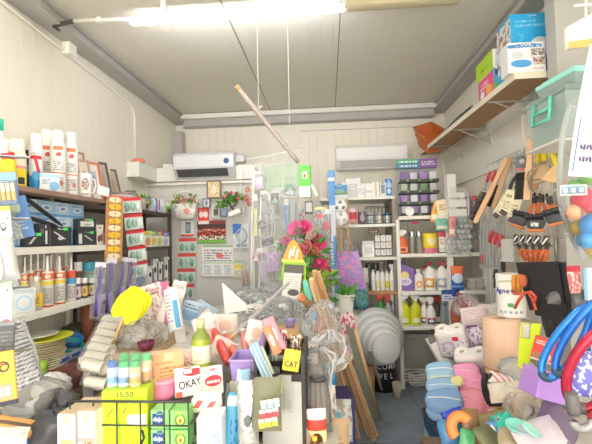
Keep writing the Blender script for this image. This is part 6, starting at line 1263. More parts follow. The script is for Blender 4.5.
for z in (h,h*.6): b.tube([(-w/2*(.8+.2*z/h)-.004,-d/2*(.84+.16*z/h)-.004,z),(w/2*(.8+.2*z/h)+.004,-d/2*(.84+.16*z/h)-.004,z),(w/2*(.8+.2*z/h)+.004,d/2*(.84+.16*z/h)+.004,z),(-w/2*(.8+.2*z/h)-.004,d/2*(.84+.16*z/h)+.004,z)],.007,6,True)
b.build('rim', mat('c8642e',.5), t)
# ---- wire grid with hanging tools
t = thing('hanging_grid_panel','white wire grid on the right wall behind the hanging tools','wire grid',(XR-.02,2.9,1.3)); b = MB()
for k in range(13): y = -.62+1.3*k/12; b.tube([(0,y,-.45),(0,y,.62)],.003,5)
for k in range(10): z = -.45+1.07*k/9; b.tube([(.004,-.62,z),(.004,.68,z)],.003,5)
b.build('wires', mat('dcdcd8',.4,.3), t)
RT = -38
def rh(px,py,X=1.2): return P(px,py,X=X)
def peg(t, L=.1): 
    b = MB(); b.tube([(L*.6,L*.75,.0),(0,.0,0),(-.01,-.012,.012)],.0025,5); b.build('hook', mat('b8b8b8',.35,.6), t)
# wire brushes
def wirebrush(label, a, e, X, lw, side=1, half=.55):
    A = rh(*a,X); B = rh(*e,X); d_ = B-A; R_ = Matrix.Rotation(rad(RT),3,'Z'); dl = R_.inverted() @ d_; L = d_.length
    ang = math.atan2(dl.x,-dl.z); t = thing('hanging_wire_brush',label,'wire brush',A,Euler((0,0,rad(RT))))
    w = lw*mpp(A); E_ = (0,-ang,0)
    b = MB(); b.prism([(-w*.42,0),(w*.42,0),(w*.5,-L*.08),(w*.42,-L*.2),(w*.36,-L*.36),(w*.5,-L*.5),(w*.5,-L*.97),(w*.3,-L),(-w*.3,-L),(-w*.5,-L*.97),(-w*.5,-L*.5),(-w*.36,-L*.36),(-w*.42,-L*.2),(-w*.5,-L*.08)],.02,'y',(0,0,0),E_); b.build('handle', mat('e8bc90',.5,var=.1,scale=12), t)
    b = MB(); M_ = Euler(E_).to_matrix(); q = random.Random(4)
    for i in range(19):
        z = -L*(half+(.97-half)*i/18)
        for y in (-.006,.006):
            p0 = M_ @ Vector((-side*w*.45,y,z)); p1 = M_ @ Vector((-side*(w*.5+w*1.3),y+q.uniform(-.004,.004),z-.006)); b.cyl(p0,p1,.006,5,.003)
    b.build('bristle', mat('34302e',.6,.3), t); peg(t); return t
wirebrush('large wire brush with wooden handle hanging in front of the tape dispenser',(531,139),(529,200),1.12,6.5)
wirebrush('wire brush with wooden handle slanting left of the cream price cards',(507,158),(491,215),1.2,5)
wirebrush('second slanting wire brush just behind the left one',(510,159),(501,205),1.25,4.5)
# red handled scrapers
for k,(x,y) in enumerate(((490,172),(495,171))):
    p = rh(x,y,1.24); s = mpp(p); t = thing('hanging_scraper',f'red handled scraper at the left of the wire brushes, {["left","right"][k]} one','scraper',p,Euler((0,rad(18),rad(RT))))
    b = MB(); b.tube([(0,0,0),(0,0,-5*s),(0,0,-11*s)],.01,8,rs=[.01,.014,.01]); b.build('handle', mat('e04858',.4), t)
    b = MB(); b.box((0,0,-14*s),(.01,.003,.04)); b.box((0,0,-18*s),(.028,.002,.02)); b.build('blade', GRY, t); peg(t)
# yellow handled brooms with tan fibre
for k,(a,e) in enumerate((((537,142),(539,168)),((543,143),(545,164)),((549,147),(558,167)))):
    A = rh(*a,1.17); B = rh(*e,1.17); t = thing('hanging_hand_brush',f'yellow handled tan fibre brush in film, {["left","middle","right"][k]} of three','brush',A,0); d_ = B-A
    b = MB(); b.tube([d_*0,d_*.3,d_*.8,d_],.01,8,rs=[.009,.014,.017,.014]); b.build('handle', mat('f6dc30',.4), t)
    b = MB(); dn = d_.normalized(); b.prism([(-.02,0),(.02,0),(.05,-.075),(-.045,-.085)],.04,'y',d_,(0,rad(-8+16*k),rad(RT))); b.build('fibre', mat('dcb888',.85,var=.2,scale=60), t)
p = rh(547,193,1.15); heap('clear film bag over the tan brush fibres',p,.17,.1,.16,clear('f6ecd8',.06,.06),RT,None,'hanging_film_bag','plastic bag',seed=33,knot=False)
for k,(px,py) in enumerate(((535,186),(561,182))):
    p = rh(px,py,1.18); b = MB(); b.ball((0,0,0),.022,.012,.024); tag(place(b.build('hanging_orange_tag',mat('f08c4c',.5)),p,Euler((0,.3*k,rad(RT)))),['orange tag on the left of the tan brushes','orange tag on the right of the tan brushes'][k],'tag')
# tape dispenser
p = rh(521,163,1.24); s = mpp(p); t = thing('hanging_tape_dispenser','round grey tape dispenser with a pink base between the wire brushes','tape dispenser',p,Euler((0,rad(12),rad(RT))))
b = MB(); b.lathe([(6.5*s,-.015),(7*s,-.01),(7*s,.01),(6.5*s,.015)],20,(0,0,0),(PI/2,0,0),sx=.75); b.build('body', mat('8a8c90',.4), t)
b = MB(); b.lathe([(2.4*s,-.017),(2.4*s,.017)],14,(1.2*s,0,1.5*s),(PI/2,0,0)); b.build('core', mat('e8e4e0',.4), t)
b = MB(); b.box((0,-.002,-6.5*s),(7*s,.03,2.5*s),bev=.003); b.build('foot', mat('f08890',.4), t)
b = MB(); b.tube([(-10*s,0,6*s),(-6*s,0,4.5*s),(0,0,8*s)],.003,5); b.tube([(-8*s,0,-8*s),(-9*s,0,0),(-4*s,0,8*s),(2*s,0,12*s)],.0025,5); b.build('hook', mat('9a9a98',.4,.4), t)
p = rh(515,190,1.22); t = thing('hanging_hose_loop','black rubber loop hanging behind the large wire brush','hose',p,Euler((0,rad(15),rad(RT)))); s = mpp(p); b = MB(); b.tube([(5*s*math.cos(a),0,14*s*math.sin(a)) for a in [2*PI*i/22 for i in range(22)]],.011,8,True); b.build('loop', mat('3c3e40',.4), t)
# cream price cards
for k,(px,py,w,h,ti) in enumerate(((512,190,10,22,22),(519,189,10,30,14),(507,196,8,20,30))):
    p = rh(px,py,1.13+.015*k); s = mpp(p); t = thing('hanging_price_card',['first cream card left of the large wire brush, tilted','second cream card, nearest to the large wire brush','small cream card, farthest left of the three'][k],'price card',p,Euler((0,rad(ti),rad(RT))))
    b = MB(); b.box((0,0,-h*s/2),(w*s,.002,h*s)); b.build('card', pm('f6efc8',[('t',.15,.1,.85,.5,'b0a880',4),('t',.2,.65,.8,.85,'7a7460',1)]), t)
    b = MB(); b.box((0,0,-h*s-.012),(w*s*.7,.012,.03),(0,.3,0),bev=.003); b.build('tool_head', mat('5a4450',.5), t)
# orange pliers in the middle
for k,(px,py,ti) in enumerate(((541,197,0),(549,199,-14),(535,198,8))):
    p = rh(px,py,1.18); s = mpp(p); t = thing('hanging_pliers',f'orange handled pliers above the work gloves, {["middle","right","left"][k]} one','pliers',p,Euler((0,rad(ti),rad(RT))))
    b = MB(); b.box((0,0,-.008),(.03,.012,.045),bev=.004); b.tube([(-.01,0,.01),(0,0,.03)],.007,6); b.build('jaws', mat('3c3634',.4,.4), t)
    b = MB()
    for sd in (-1,1): b.tube([(sd*.006,0,-.03),(sd*.017,0,-.06),(sd*.013,0,-20*s)],.008,8,rs=[.006,.01,.008])
    b.build('handles', mat('f47c34',.4), t); peg(t,.08)
# work gloves in packs
for k,(px,py,rr,ti) in enumerate(((521,215,13,18),(535,218,14,-2),(552,213,13,-16))):
    p = rh(px,py,1.12-.012*(k==1)); s = mpp(p); r = rr*s*.62; t = thing('hanging_work_glove',['left grey work glove with orange cuff, below the cream cards','middle grey work glove with a white label','right grey work glove with orange cuff, folded edge'][k],'glove',p,Euler((0,rad(ti),rad(RT))))
    b = MB(); b.ball((0,0,-r*.6),r,.02,r*.85,14,10); b.build('palm', mat('56585e',.75,var=.15,scale=60), t)
    b = MB()
    for q in range(4): b.tube([((q-1.5)*r*.42,-.006,-.15*r),((q-1.5)*r*.48,-.02,.3*r),((q-1.5)*r*.46,-.028,.05*r)],.011,8,rs=[.013,.012,.009])
    b.build('fingers', mat('44464c',.75), t)
    b = MB(); b.box((0,-.004,-r*1.42),(r*1.7,.03,r*.32),(0,.06,0),bev=.006); b.build('cuff', mat('e08448',.7), t)
    if k==1:
        b = MB(); b.box((-.0,-.021,-r*.75),(r*.75,.004,r*.42),(0,rad(8),0)); b.build('label', pm('f0f0f0',[('s',.3,.2,.45,.8,'3a3a40',.6)]), t)
# row of black clips
p0 = rh(512,238,1.16); p1 = rh(549,241,1.16)
for k in range(5):
    p = p0.lerp(p1,(k+.5)/5); s = mpp(p); t = thing('hanging_clamp',f'black spring clamp with silver jaw, {ORD[k]} from the left below the gloves','clamp',p,Euler((0,rad(25),rad(RT))),'spring clamps below the gloves')
    b = MB(); b.prism([(-.012,.024),(.012,.028),(.018,-.02),(-.006,-.028)],.02,'y'); b.build('body', mat('3a3a3a',.5), t); b = MB(); b.box((.004,-.012,0),(.008,.006,.044),(0,.2,0)); b.build('jaw', CHROME, t)
b = MB(); A = rh(508,245,1.2); B = rh(552,246,1.2); b.tube([A,B],.005,6); b.tube([rh(556,238,1.19),rh(556,262,1.19)],.007,6); b.tube([rh(556,238,1.15),rh(565,238,1.15)],.003,5); tag(b.build('hanging_rail',mat('9c9890',.4,.4)),'thin metal hanging bar under the spring clamps','rail')
# orange cutters
for k in range(5):
    p = rh(519+7*k,247,1.17); s = mpp(p); t = thing('hanging_cutters',f'orange handled cutters under the metal bar, {ORD[k]} from the left','cutters',p,Euler((0,rad(-30+12*k),rad(RT))),'orange cutters under the bar')
    b = MB(); 
    for sd in (-1,1): b.tube([(0,0,-.012),(sd*.014,-.006,-.04),(sd*.011,-.006,-15*s)],.009,7,rs=[.006,.011,.008])
    b.build('handles', mat('e8723c',.45), t); b = MB(); b.box((0,0,.004),(.02,.012,.04),bev=.004); b.build('jaws', mat('46403c',.4,.4), t)
# white film packs and screwdrivers at left
p = rh(508,262,1.17); packet('pale clear pack hanging left of the orange cutters',(p.x,p.y,p.z),.08,.15,.02,clear('eceae6',.4),RT,None,'hanging_pack','pack',seed=41)
for k,(x,y) in enumerate(((492,231),(497,233),(502,235))):
    p = rh(x,y,1.2); s = mpp(p); t = thing('hanging_screwdriver',f'red handled screwdriver left of the clamps, {["left","middle","right"][k]} one','screwdriver',p,Euler((0,rad(14),rad(RT))))
    b = MB(); b.tube([(0,0,0),(0,0,-5*s),(0,0,-12*s)],.012,8,rs=[.011,.015,.011]); b.build('handle', mat('e43c50',.35), t)
    b = MB(); b.cyl((0,0,-12*s),(0,0,-24*s),.004,6); b.build('shaft', CHROME, t)
for k in range(8):
    x = 481+3.2*k; y0 = 208+(k%3)*8; p = rh(x,y0,1.27); s = mpp(p); L = (60+10*(k%4))*s; t = thing('hanging_rod_pack',f'slim clear pack of metal rods on the grid, {ORD[k]} from the left','rod pack',p,Euler((0,rad(2),rad(RT))),'slim rod packs on the grid')
    b = MB(); b.cyl((0,0,0),(0,0,-L),.0055,6); b.build('rod', mat('a8a8a4',.3,.6), t); b = MB(); b.box((0,-.002,-L/2),(.02,.012,L)); b.build('film', clear('e8ecec',.22), t)
p = rh(482,255,1.2); b = MB(); b.tube([(0,0,0),(0,0,-.06)],.011,7,rs=[.011,.008]); tag(place(b.build('hanging_red_tool',mat('e05858',.4)),p),'small red handle hanging left of the rod packs','handle')
for k,(px,py,c) in enumerate(((503,262,'3c3a3c'),(496,270,'4a4644'),(508,272,'c8a050'))):
    p = rh(px,py,1.22); t = thing('hanging_tool',['dark grip tool hanging left of the black bag','dark pliers hanging lower left of the black bag','brass coloured tool head beside the black bag'][k],'tool',p,Euler((0,rad(10*k),rad(RT)))); b = MB(); b.box((0,0,-.03),(.03,.02,.07),bev=.006); b.build('head',mat(c,.5,.3),t); b = MB(); b.tube([(0,0,-.06),(.008,0,-.13)],.009,7); b.build('grip',mat('2c2c2e',.5),t)
# small wire rack lower left
for k in range(3):
    a = rh(489+5*k,268,1.24); t = thing('hanging_white_pack',f'white framed clear pack low on the grid, {["left","middle","right"][k]} one','pack',a,RT); s = mpp(a); H = 40*s; b = MB(); w = 8*s
    b.tube([(-w/2,0,0),(w/2,0,0),(w/2,0,-H),(-w/2,0,-H)],.003,5,True); b.build('frame', W_, t); b = MB(); b.box((0,0,-H/2),(w*.95,.01,H*.95)); b.build('film', clear('d8dcda',.4), t)
# ---- rolls
pA = rh(512.5,322,.98); s = mpp(pA); r = 13.2*s; H = 43*s
def roll(label, p, r, H, m, core, pr=None, hole=.24):
    t = thing('paper_roll',label,'paper roll',p,-20); b = MB(); b.lathe([(r*hole,.002),(r*.98,0),(r,.006),(r,H-.006),(r*.98,H),(r*hole,H),(r*hole,.002)],32,closed=False); b.build('paper', m, t)
    b = MB(); b.lathe([(r*hole*.99,.004),(r*hole*.99,H-.002),(r*hole*.85,H-.002),(r*hole*.85,.004),(r*hole*.99,.004)],16,closed=False); b.build('core', core, t); return t
pP = rh(503,366,.93); sP = mpp(pP); rP = 18*sP; HP = 48*sP
t = roll('large peach coloured paper roll below the white paper roll', pP, rP, HP, mat('f2ccb0',.8,bump=.3,scale=90), mat('b89878',.8))
pA = Vector((pP.x+.075,pP.y+.04,pP.z+HP+.002)); sA = mpp(pA); r = 13.5*sA; H = 42*sA
t = roll('white paper roll with blue lettering standing on the peach roll', pA, r, H, mat('f6f5f1',.7,bump=.2,scale=90), mat('b89878',.8))
word = 'Agnella'; t_rot = -20
for i,ch in enumerate(word):
    a = rad(-104)+rad((i-3)*15.5); text(ch,.042 if i==0 else .038,mat('2c48a8',.5),t,((r+.0012)*math.cos(a),(r+.0012)*math.sin(a),H*.62),(PI/2,0,a+PI/2),.001,sx=1.0)
b = MB()
for q in (-1,1): b.ball((0,0,0),.016,.003,.008,r=(0,q*.5,0))
a = rad(-96); o = b.build('leaf_emblem',mat('58a060',.5),t); o.location = ((r+.002)*math.cos(a),(r+.002)*math.sin(a),H*.3); o.rotation_euler = (0,0,a+PI/2)
b = MB()
for q in range(5):
    aa = a+rad(-40+20*q); b.ball(((r+.001)*math.cos(aa),(r+.001)*math.sin(aa),H*.13),.008,.008,.008,n=8,m=6)
b.build('printed_dots', mat('a8b4d8',.5), t)
b = MB(); aa = a; b.grid(lambda u,v: ((r+.0008)*math.cos(a+rad(-50+100*u)),(r+.0008)*math.sin(a+rad(-50+100*u)),H*(.8+.04*math.sin(PI*u)+.03*v)),16,2); b.build('printed_arc', mat('b8d078',.5), t)
# ---- black glove bag
tl,tr,br,bl = rh(520,263,1.0),rh(567,262,.92),rh(571,312,.93),rh(534,312,.96); o0 = tl
t = thing('hanging_work_trousers','black fabric bag with gloves hanging above the neon yellow pack','bag',tl)
b = MB()
for off in (0,.05): b.grid(lambda u,v: tuple(tl.lerp(tr,u).lerp(bl.lerp(br,u),v)-o0+Vector((0,off+(-1 if off==0 else 1)*(.03*math.sin(PI*u)*math.sin(PI*v)**.6)+.008*math.sin(7*u+5*v),0))),12,12)
b.tube([bl-o0+Vector((0,-.03,0)),bl.lerp(br,.5)-o0+Vector((0,-.05,.004)),br-o0+Vector((0,-.03,0))],.012,8)
b.build('flap', mat('302f32',.85,bump=.3,scale=50,var=.2), t)
tl2,tr2,br2,bl2 = rh(541,306,.9),rh(571,306,.88),rh(567,322,.88),rh(545,326,.88)
b = MB(); b.grid(lambda u,v: tuple(tl2.lerp(tr2,u).lerp(bl2.lerp(br2,u),v)-o0+Vector((0,-.035*math.sin(PI*u),0))),8,6); b.grid(lambda u,v: tuple(tl2.lerp(tr2,u).lerp(bl2.lerp(br2,u),v)-o0+Vector((0,.02+.03*math.sin(PI*u),0))),8,6); b.build('glove_palm', mat('2a2a2c',.8,bump=.3,scale=50), t)
for k,(x0,y0,x1,y1) in enumerate(((546,322,549,337),(552,322,554,336),(558,320,559,336),(564,318,564,331))):
    A = rh(x0,y0,.885)-o0; B = rh(x1,y1,.875)-o0; b = MB(); b.tube([A,A.lerp(B,.5)+Vector((0,-.008,0)),B],.016,8,rs=[.016,.016,.01]); b.build('glove_finger', mat('2a2a2c',.8), t)
for k,(x,y) in enumerate(((514,275),(519,274))):
    A = rh(x,y,.95); b = MB(); b.tube([(0,0,0),(-.004,-.006,-.05),(0,0,-.1)],.012,8,rs=[.011,.014,.01]); tag(place(b.build('hanging_orange_grip',mat('f09a3c',.45)),A),['left','right'][k]+' orange grip hanging in front of the white paper roll','tool')
p = rh(523,281,.94); b = MB(); b.ball((0,0,0),.022,.018,.032); tag(place(b.build('hanging_orange_glove',mat('d8744c',.7)),p),'rust orange glove tip left of the black bag','glove')
b = MB(); pts = [rh(x,y,.93) for x,y in ((512,291),(518,294),(524,293),(531,292),(536,297),(534,303))]; b.tube(pts,.007,6); pts = [rh(x,y,.93) for x,y in ((524,293),(519,300),(515,308))]; b.tube(pts,.008,6); pts = [rh(x,y,.93) for x,y in ((529,293),(533,300),(536,310))]; b.tube(pts,.007,6)
tag(b.build('hanging_ribbon',mat('f06a4c',.6)),'orange red ribbon hanging over the white paper roll','ribbon')
# neon yellow pack, red pack, purple box
a = rh(522,322,.84); e = rh(541,370,.84); s = mpp(a); t = thing('hanging_shears_pack','neon yellow pack with a grey hook, hanging below the black gloves','tool pack',rh(531,322,.84),Euler((0,rad(6),rad(-30))))
b = MB(); b.prism([(-8.5*s,-2*s),(-8.5*s,-44*s),(-1*s,-48*s),(3*s,-30*s),(7.5*s,-28*s),(8.5*s,0)],.006,'y'); b.build('sheath', mat('dcf41c',.45,var=.03), t)
b = MB(); b.box((-3.5*s,-.005,-9*s),(7*s,.008,14*s),bev=.003); b.build('plate', mat('b4b0a4',.35,.4), t); b = MB(); b.tube([(-8*s,-.006,2*s),(-1*s,-.008,3*s),(0,-.01,-2*s)],.0035,5); b.build('hook', GRY, t)
t = thing('hanging_red_pack','red pack with food pictures right of the neon yellow pack','packet',rh(531,356,.80),Euler((0,rad(14),rad(-30)))); s = mpp(t.location)
b = MB(); b.box((9*s,0,10*s),(19*s,.01,24*s),bev=.002); b.build('card', pm('e8443c',[('t',.1,.7,.9,.9,'f4d8d0',2),('e',.3,.2,.25,.16,'b08060'),('e',.7,.25,.2,.18,'d8c0a8'),('r',0,0,1,.08,'f0e4d8')]), t)
a = P(526,388,Y=1.72); p = P(547,386,Y=1.62); s = mpp(p); t = thing('box','lilac purple box lying slanted below the neon yellow pack','box',p,Euler((0,rad(18),rad(12))))
b = MB(); b.box((0,0,0),(41*s,.1,24*s),bev=.006); b.build('body', mat('b68cdc',.45,var=.05), t); b = MB(); b.box((.0,0,12.4*s),(41.6*s,.105,.012),bev=.003); b.build('lid', mat('c29ae4',.45), t)
# ---- hoops
def hoop(label, c, rx, rz, Y, col, r=.022, rot=(0,rad(32),rad(-14)), m=None):
    p = P(*c,Y=Y); s = mpp(p); t = thing('hanging_hoop',label,'tube hoop',p,Euler(rot))
    b = MB(); b.tube([(rx*s*math.cos(a),.012*math.sin(2*a),rz*s*math.sin(a)) for a in [2*PI*i/40 for i in range(40)]],r,10,True); b.build('tube', m or mat(col,.2,.3,bump=.15,scale=60), t)
    b = MB(); a0 = -PI/2; b.tube([((rx*s)*math.cos(a),.012*math.sin(2*a),rz*s*math.sin(a)) for a in [a0-.35+.7*i/6 for i in range(7)]],r*1.18,10); b.build('joint', mat('3c5878' if 'blue' in label else '6a6468',.4), t); return t
hoop('outer glossy blue tube hoop at the right, in front of the black gloves',(567,342),11,42,1.36,'2f86e4',.0115,(0,rad(30),rad(-14)))
hoop('inner glossy blue tube hoop just right of the outer one',(580,337),10,43,1.33,'2a74d8',.0115,(0,rad(28),rad(-14)))
hoop('outer glossy crimson tube hoop at the right edge',(594,368),19,43,1.26,'b82c48',.0145,(0,rad(22),rad(-14)))
p = P(590,398,Y=1.28); packet('blue violet printed pack inside the crimson hoop',p,.1,.13,.03,pm('6a6cc0',[('d',0,0,1,1,'d0d8f4',7)]),Euler((rad(-8),rad(10),rad(-10))),None,'hanging_pack','pack',seed=250)
p = P(573,405,Y=1.22); s = mpp(p); t = thing('vacuum_hose','grey hose end with a clear ring and a crimson handle at the right edge','hose',p,Euler((0,rad(-8),0)))
b = MB(); b.lathe([(6*s,-9*s),(6.6*s,-3*s),(6.2*s,10*s),(5.4*s,12*s)],18); b.build('grip', mat('6c686a',.5), t)
b = MB(); b.tube([(9*s*math.cos(a)+5*s,-2*s,7*s*math.sin(a)-16*s) for a in [PI*.95+PI*1.1*i/16 for i in range(17)]],4.2*s,10); b.build('ring', mat('a8a6a8',.25,.3), t)
b = MB(); b.tube([(14*s,0,-16*s),(24*s,0,-10*s),(30*s,0,-6*s)],5*s,10); b.build('handle', mat('b83848',.35), t)
# ---- ball bag and paper at the upper right
cB = P(594,195,Y=1.5); t = thing('hanging_ball_bag','clear bag of coloured plastic balls hanging at the right edge','ball bag',cB); s = mpp(cB)
for k,(x,y,r_,c) in enumerate(((584,200,12,'f04c68'),(592,225,12,'3c90d8'),(578,228,9,'f0c438'),(590,174,11,'88d070'),(576,188,9,'78c868'),(597,205,13,'f05878'),(575,212,8,'f0a888'),(586,240,9,'4aa8e8'),(598,250,11,'f0d048'))):
    p = P(x,y,Y=1.5+.05*(k%3)); b = MB(); b.ball(p-cB,r_*s,n=16,m=12); b.build('ball', mat(c,.35,var=.03), t)
b = MB(); q = cB-Vector((0,0,0)); b.grid(lambda u,v: ((25*s*(math.sin(PI*(.08+.87*v))**.6))*math.cos(2*PI*u)*(1+.05*math.sin(9*v+6*PI*u)),.12*math.sin(PI*(.08+.87*v))**.6*math.sin(2*PI*u)+.03,(100-165*v)*s),24,18); b.build('film', clear('eef4f6',.05,.06), t)
tl,tr,br,bl = [P(*q,Y=1.42) for q in ((590,44),(599,42),(599,178),(568,176))]; mid = P(576,110,Y=1.42)
t = thing('hanging_paper_leaflet','white leaflet with blue frame lines hanging on the ball bag','leaflet',tl)
b = MB(); b.grid(lambda u,v: tuple((tl.lerp(bl,v)+Vector((-.006*math.sin(PI*v),0,0))).lerp(tr.lerp(br,v),u)-tl),4,8); b.build('paper', mat('f4f2ee',.5), t, .001)
b = MB(); f_ = lambda u,v: tl.lerp(bl,v).lerp(tr.lerp(br,v),u)-tl+Vector((0,-.004,0)); b.tube([f_(.12,.55),f_(.95,.55),f_(.95,.96),f_(.1,.96)],.0016,5,True); b.build('printed_frame', mat('3c78d0',.5), t)
for k in range(2):
    b = MB(); 
    for j in range(5): b.box(f_(.3+.12*j,.78+.09*k),(.006,.002,.014+.004*(j%2)),(0,.2*(j%3),0))
    b.build('printed_word', mat('6a5a88',.5), t)
p = P(572,190,Y=1.4); t = thing('hanging_sticker_strip','small sheet with blue square frames below the white leaflet','sticker',p); s = mpp(p); b = MB()
for k in range(3): b.tube([(7.5*s*k-6*s+3*s*sx,0,3*s*sz) for sx,sz in ((-1,-1),(1,-1),(1,1),(-1,1))],.0018,5,True)
b.build('printed_frame', mat('58a8e8',.5), t); b = MB(); b.box((2*s,.003,0),(26*s,.002,11*s)); b.build('sheet', clear('f0f4f8',.35), t)
# white card with hook at the very top right
tl,tr,br,bl = [P(*q,Y=1.6) for q in ((567,27),(598,10),(598,44),(568,48))]; t = thing('hanging_card','white card corner with an orange underside at the top right','card',tl)
b = MB(); b.add([tuple(v-tl) for v in (tl,tr,br,bl)]+[tuple(v-tl+Vector((0,.02,0))) for v in (tl,tr,br,bl)],[(0,1,2,3),(7,6,5,4),(0,4,5,1),(1,5,6,2),(3,2,6,7),(0,3,7,4)]); b.build('card', mat('f4efe6',.5), t)
b = MB(); q = [P(*q,Y=1.6) for q in ((568,42),(598,38),(598,46),(568,49))]; b.add([tuple(v-tl+Vector((0,-.003,0))) for v in q],[(0,1,2,3)]); b.build('lower_edge', mat('ecb86c',.5), t)
b = MB(); b.tube([P(574,6,Y=1.6)-tl,P(596,4,Y=1.6)-tl],.006,6); b.tube([P(586,-4,Y=1.62)-tl,P(586,20,Y=1.62)-tl],.006,6); b.build('hook', mat('e8e6e2',.4), t)
# ---- teal storage boxes upper right, on a bracket shelf
a = P(540,143,Y=1.95); a.x = 1.0; t = thing('wall_shelf','small white bracket shelf under the clear teal storage boxes','shelf',((a.x+XR)/2,2.0,a.z))
b = MB(); b.box((0,0,-.007),(XR-a.x-.004,.3,.012),bev=.003); b.build('shelf', mat('e4e4de',.5), t)
for y in (-.12,.12):
    b = MB(); b.prism([(XR-a.x-.34,-.022),(XR-a.x-.186,-.022),(XR-a.x-.186,-.1)],.012,'y',(.02,y,0)) if False else b.box((.08,y,-.02),(.16,.012,.014)); b.build('bracket', mat('c8c8c2',.4), t)
def tub(label, x, y, z, w, d, h, lidc, rot=0, latch=True):
    t = thing('storage_box',label,'storage box',(x,y,z),rot); b = MB()
    b.add([(-w*.44,-d*.44,0),(w*.44,-d*.44,0),(w*.44,d*.44,0),(-w*.44,d*.44,0),(-w/2,-d/2,h),(w/2,-d/2,h),(w/2,d/2,h),(-w/2,d/2,h)],[(0,1,2,3)]+[(i,(i+1)%4,4+(i+1)%4,4+i) for i in range(4)]); b.build('tub', clear('cfe0dc',.34,.18), t, .004)
    b = MB(); b.box((0,0,h+.012),(w*1.05,d*1.05,.026),bev=.008); b.box((0,0,h+.03),(w*.85,d*.85,.014),bev=.005); b.build('lid', lidc, t)
    if latch:
        for sx in (-1,1):
            b = MB(); X_ = sx*(w/2+.012); b.tube([(X_,-d*.22,h),(X_+sx*.01,-d*.22,h*.5),(X_+sx*.01,d*.22,h*.5),(X_,d*.22,h)],.008,6); b.tube([(X_+sx*.004,-d*.2,h*.75),(X_+sx*.004,d*.2,h*.75)],.007,6); b.build('latch', mat('6cdcc4',.4), t)
    return t
zb = a.z+.001
tub('lower clear storage box with teal latches at the upper right',1.125,1.99,zb,.22,.3,.2,clear('c4dcd8',.4,.2),4)
tub('upper clear storage box with a teal lid at the upper right',1.15,1.99,zb+.238,.18,.26,.045,mat('a4ece0',.4),8,False)
# red picture pack & white card near balls, dark roll behind hoops
p = P(573,296,Y=1.75); packet('red and pink picture pack below the ball bag',(p.x,1.76,p.z),17*mpp(p),30*mpp(p),.03,pm('e87878',[('d',0,0,1,1,'f4d8d4',6),('r',0,.8,1,1,'d84858')]),-20,None,'hanging_pack','packet',seed=44)
p = P(588,296,Y=1.72); flat('hanging_card','pale blue and white card right of the red picture pack','card',(583,268),(598,300),1.72,pm('e8f0f4',[('r',0,0,.25,1,'88c0e0')]))
p = P(582,252,Y=1.55); drape('creased clear film hanging below the ball bag',((560,205),(580,235),(598,262),(562,235)),1.6,1.6,clear('f4ece8',.2,.12),9,2,.02,'hanging_film','plastic film')
p = P(580,318,Y=1.7); heap('dark grey plastic sack behind the blue hoops',(p.x+.02,1.8,p.z),.16,.12,.1,mat('6c6c6e',.35,var=.2),0,None,'hanging_sack','bag',seed=48)
# ---- lower right stock heap: hidden bench, rolls, slippers
t = thing('low_bench','low white bench along the right wall carrying the paper goods','bench',(1.08,2.6,0)); 
zB = .42; b = MB(); b.box((0,0,zB-.015),(.54,1.5,.03),bev=.004); b.build('seat_board', mat('d8d4cc',.5), t)
for x in (-.24,.24):
    for y in (-.7,.7):
        b = MB(); b.box((x,y,(zB-.03)/2),(.04,.04,zB-.03)); b.build('leg', GRY, t)
carton('brown cardboard carton carrying the peach paper roll',Vector((pP.x+.02,pP.y+.02,zB+.001)),(.2,.2,pP.z-zB-.003),pm('c49a70',[]),-20)
TPM = pm('f2eef2',[('d',0,0,1,.7,'d4b8d8',7),('r',0,.8,1,1,'f4f0ee')])
def tprolls(label, px, py, Y, n, sz, rot, lab=None):
    p = P(px,py,Y=Y); t = thing('toilet_roll_pack',label,'toilet roll pack',p,Euler((rad(30),rad(-8),rad(rot)))); r = sz
    b = MB(); b.box((0,0,.1),(r*2*n+.004,r*2+.004,.2),bev=.02); b.build('wrapper', TPM, t)
    for i in range(n):
        b = MB(); x = (i-(n-1)/2)*2*r; b.lathe([(r*.3,.19),(r*.3,.212),(r*.85,.212),(r*.97,.2)],18,(x,0,0),closed=False); b.build('roll_top', mat('f4f1ee',.8), t); b = MB(); b.lathe([(0,.2),(r*.3,.2)],14,(x,0,0.004),closed=False); b.build('core', mat('b8a898',.8), t)
    if lab: b = MB(); b.box((r*.6,-r-.003,.16),(.035,.004,.03)); b.build('label', mat('d83c60',.5), t)
    return t
tprolls('toilet roll pack with a red label behind the grey folding bin',457,353,2.75,2,.046,-25,True)
tprolls('toilet roll pack with purple print left of the peach roll',479,377,2.66,2,.05,-28)
for k,(px,py,w,h,c,sh,lab) in enumerate(((478,344,.12,.2,'f0e8f2',[('d',0,0,1,.8,'b890c4',6),('r',.1,.5,.6,.65,'9868b0')],'white and purple pack left of the peach roll, upper'),(470,350,.1,.14,'e8dcec',[('d',0,0,1,1,'c088c0',7)],'pale violet printed pack beside the red label toilet rolls'),(484,330,.1,.1,'e8f058',[('r',0,0,1,.5,'f0f0e0')],'pack with a lemon yellow top between rolls and shelf'),(476,325,.16,.12,'f0dce0',[('t',.1,.2,.9,.8,'d0b0b8',6)],'pale pink flat pack behind the lemon yellow pack'),(488,322,.14,.12,'e8e4e4',[('t',.1,.2,.9,.8,'c0b8bc',6)],'white flat pack at the foot of the rod packs'),(498,318,.1,.1,'dcdcd8',[('d',0,0,1,1,'b8b8b4',6)],'grey white pack left of the white paper roll'))):
    p = P(px,py,Y=2.75+.05*(k%3)); packet(lab,p,w,h,.07,pm(c,sh),Euler((rad(-25),rad(10*(k%3)-10),rad(-20))),seed=200+k)
p = P(461,336,Y=3.05); s = mpp(p); t = heap('reddish brown net sack tied at the top with a small tag',p,18*s,.1,36*s,mat('b8604e',.7,var=.3,scale=60,bump=.5),0,None,'net_sack','sack',seed=51,amp=.06)
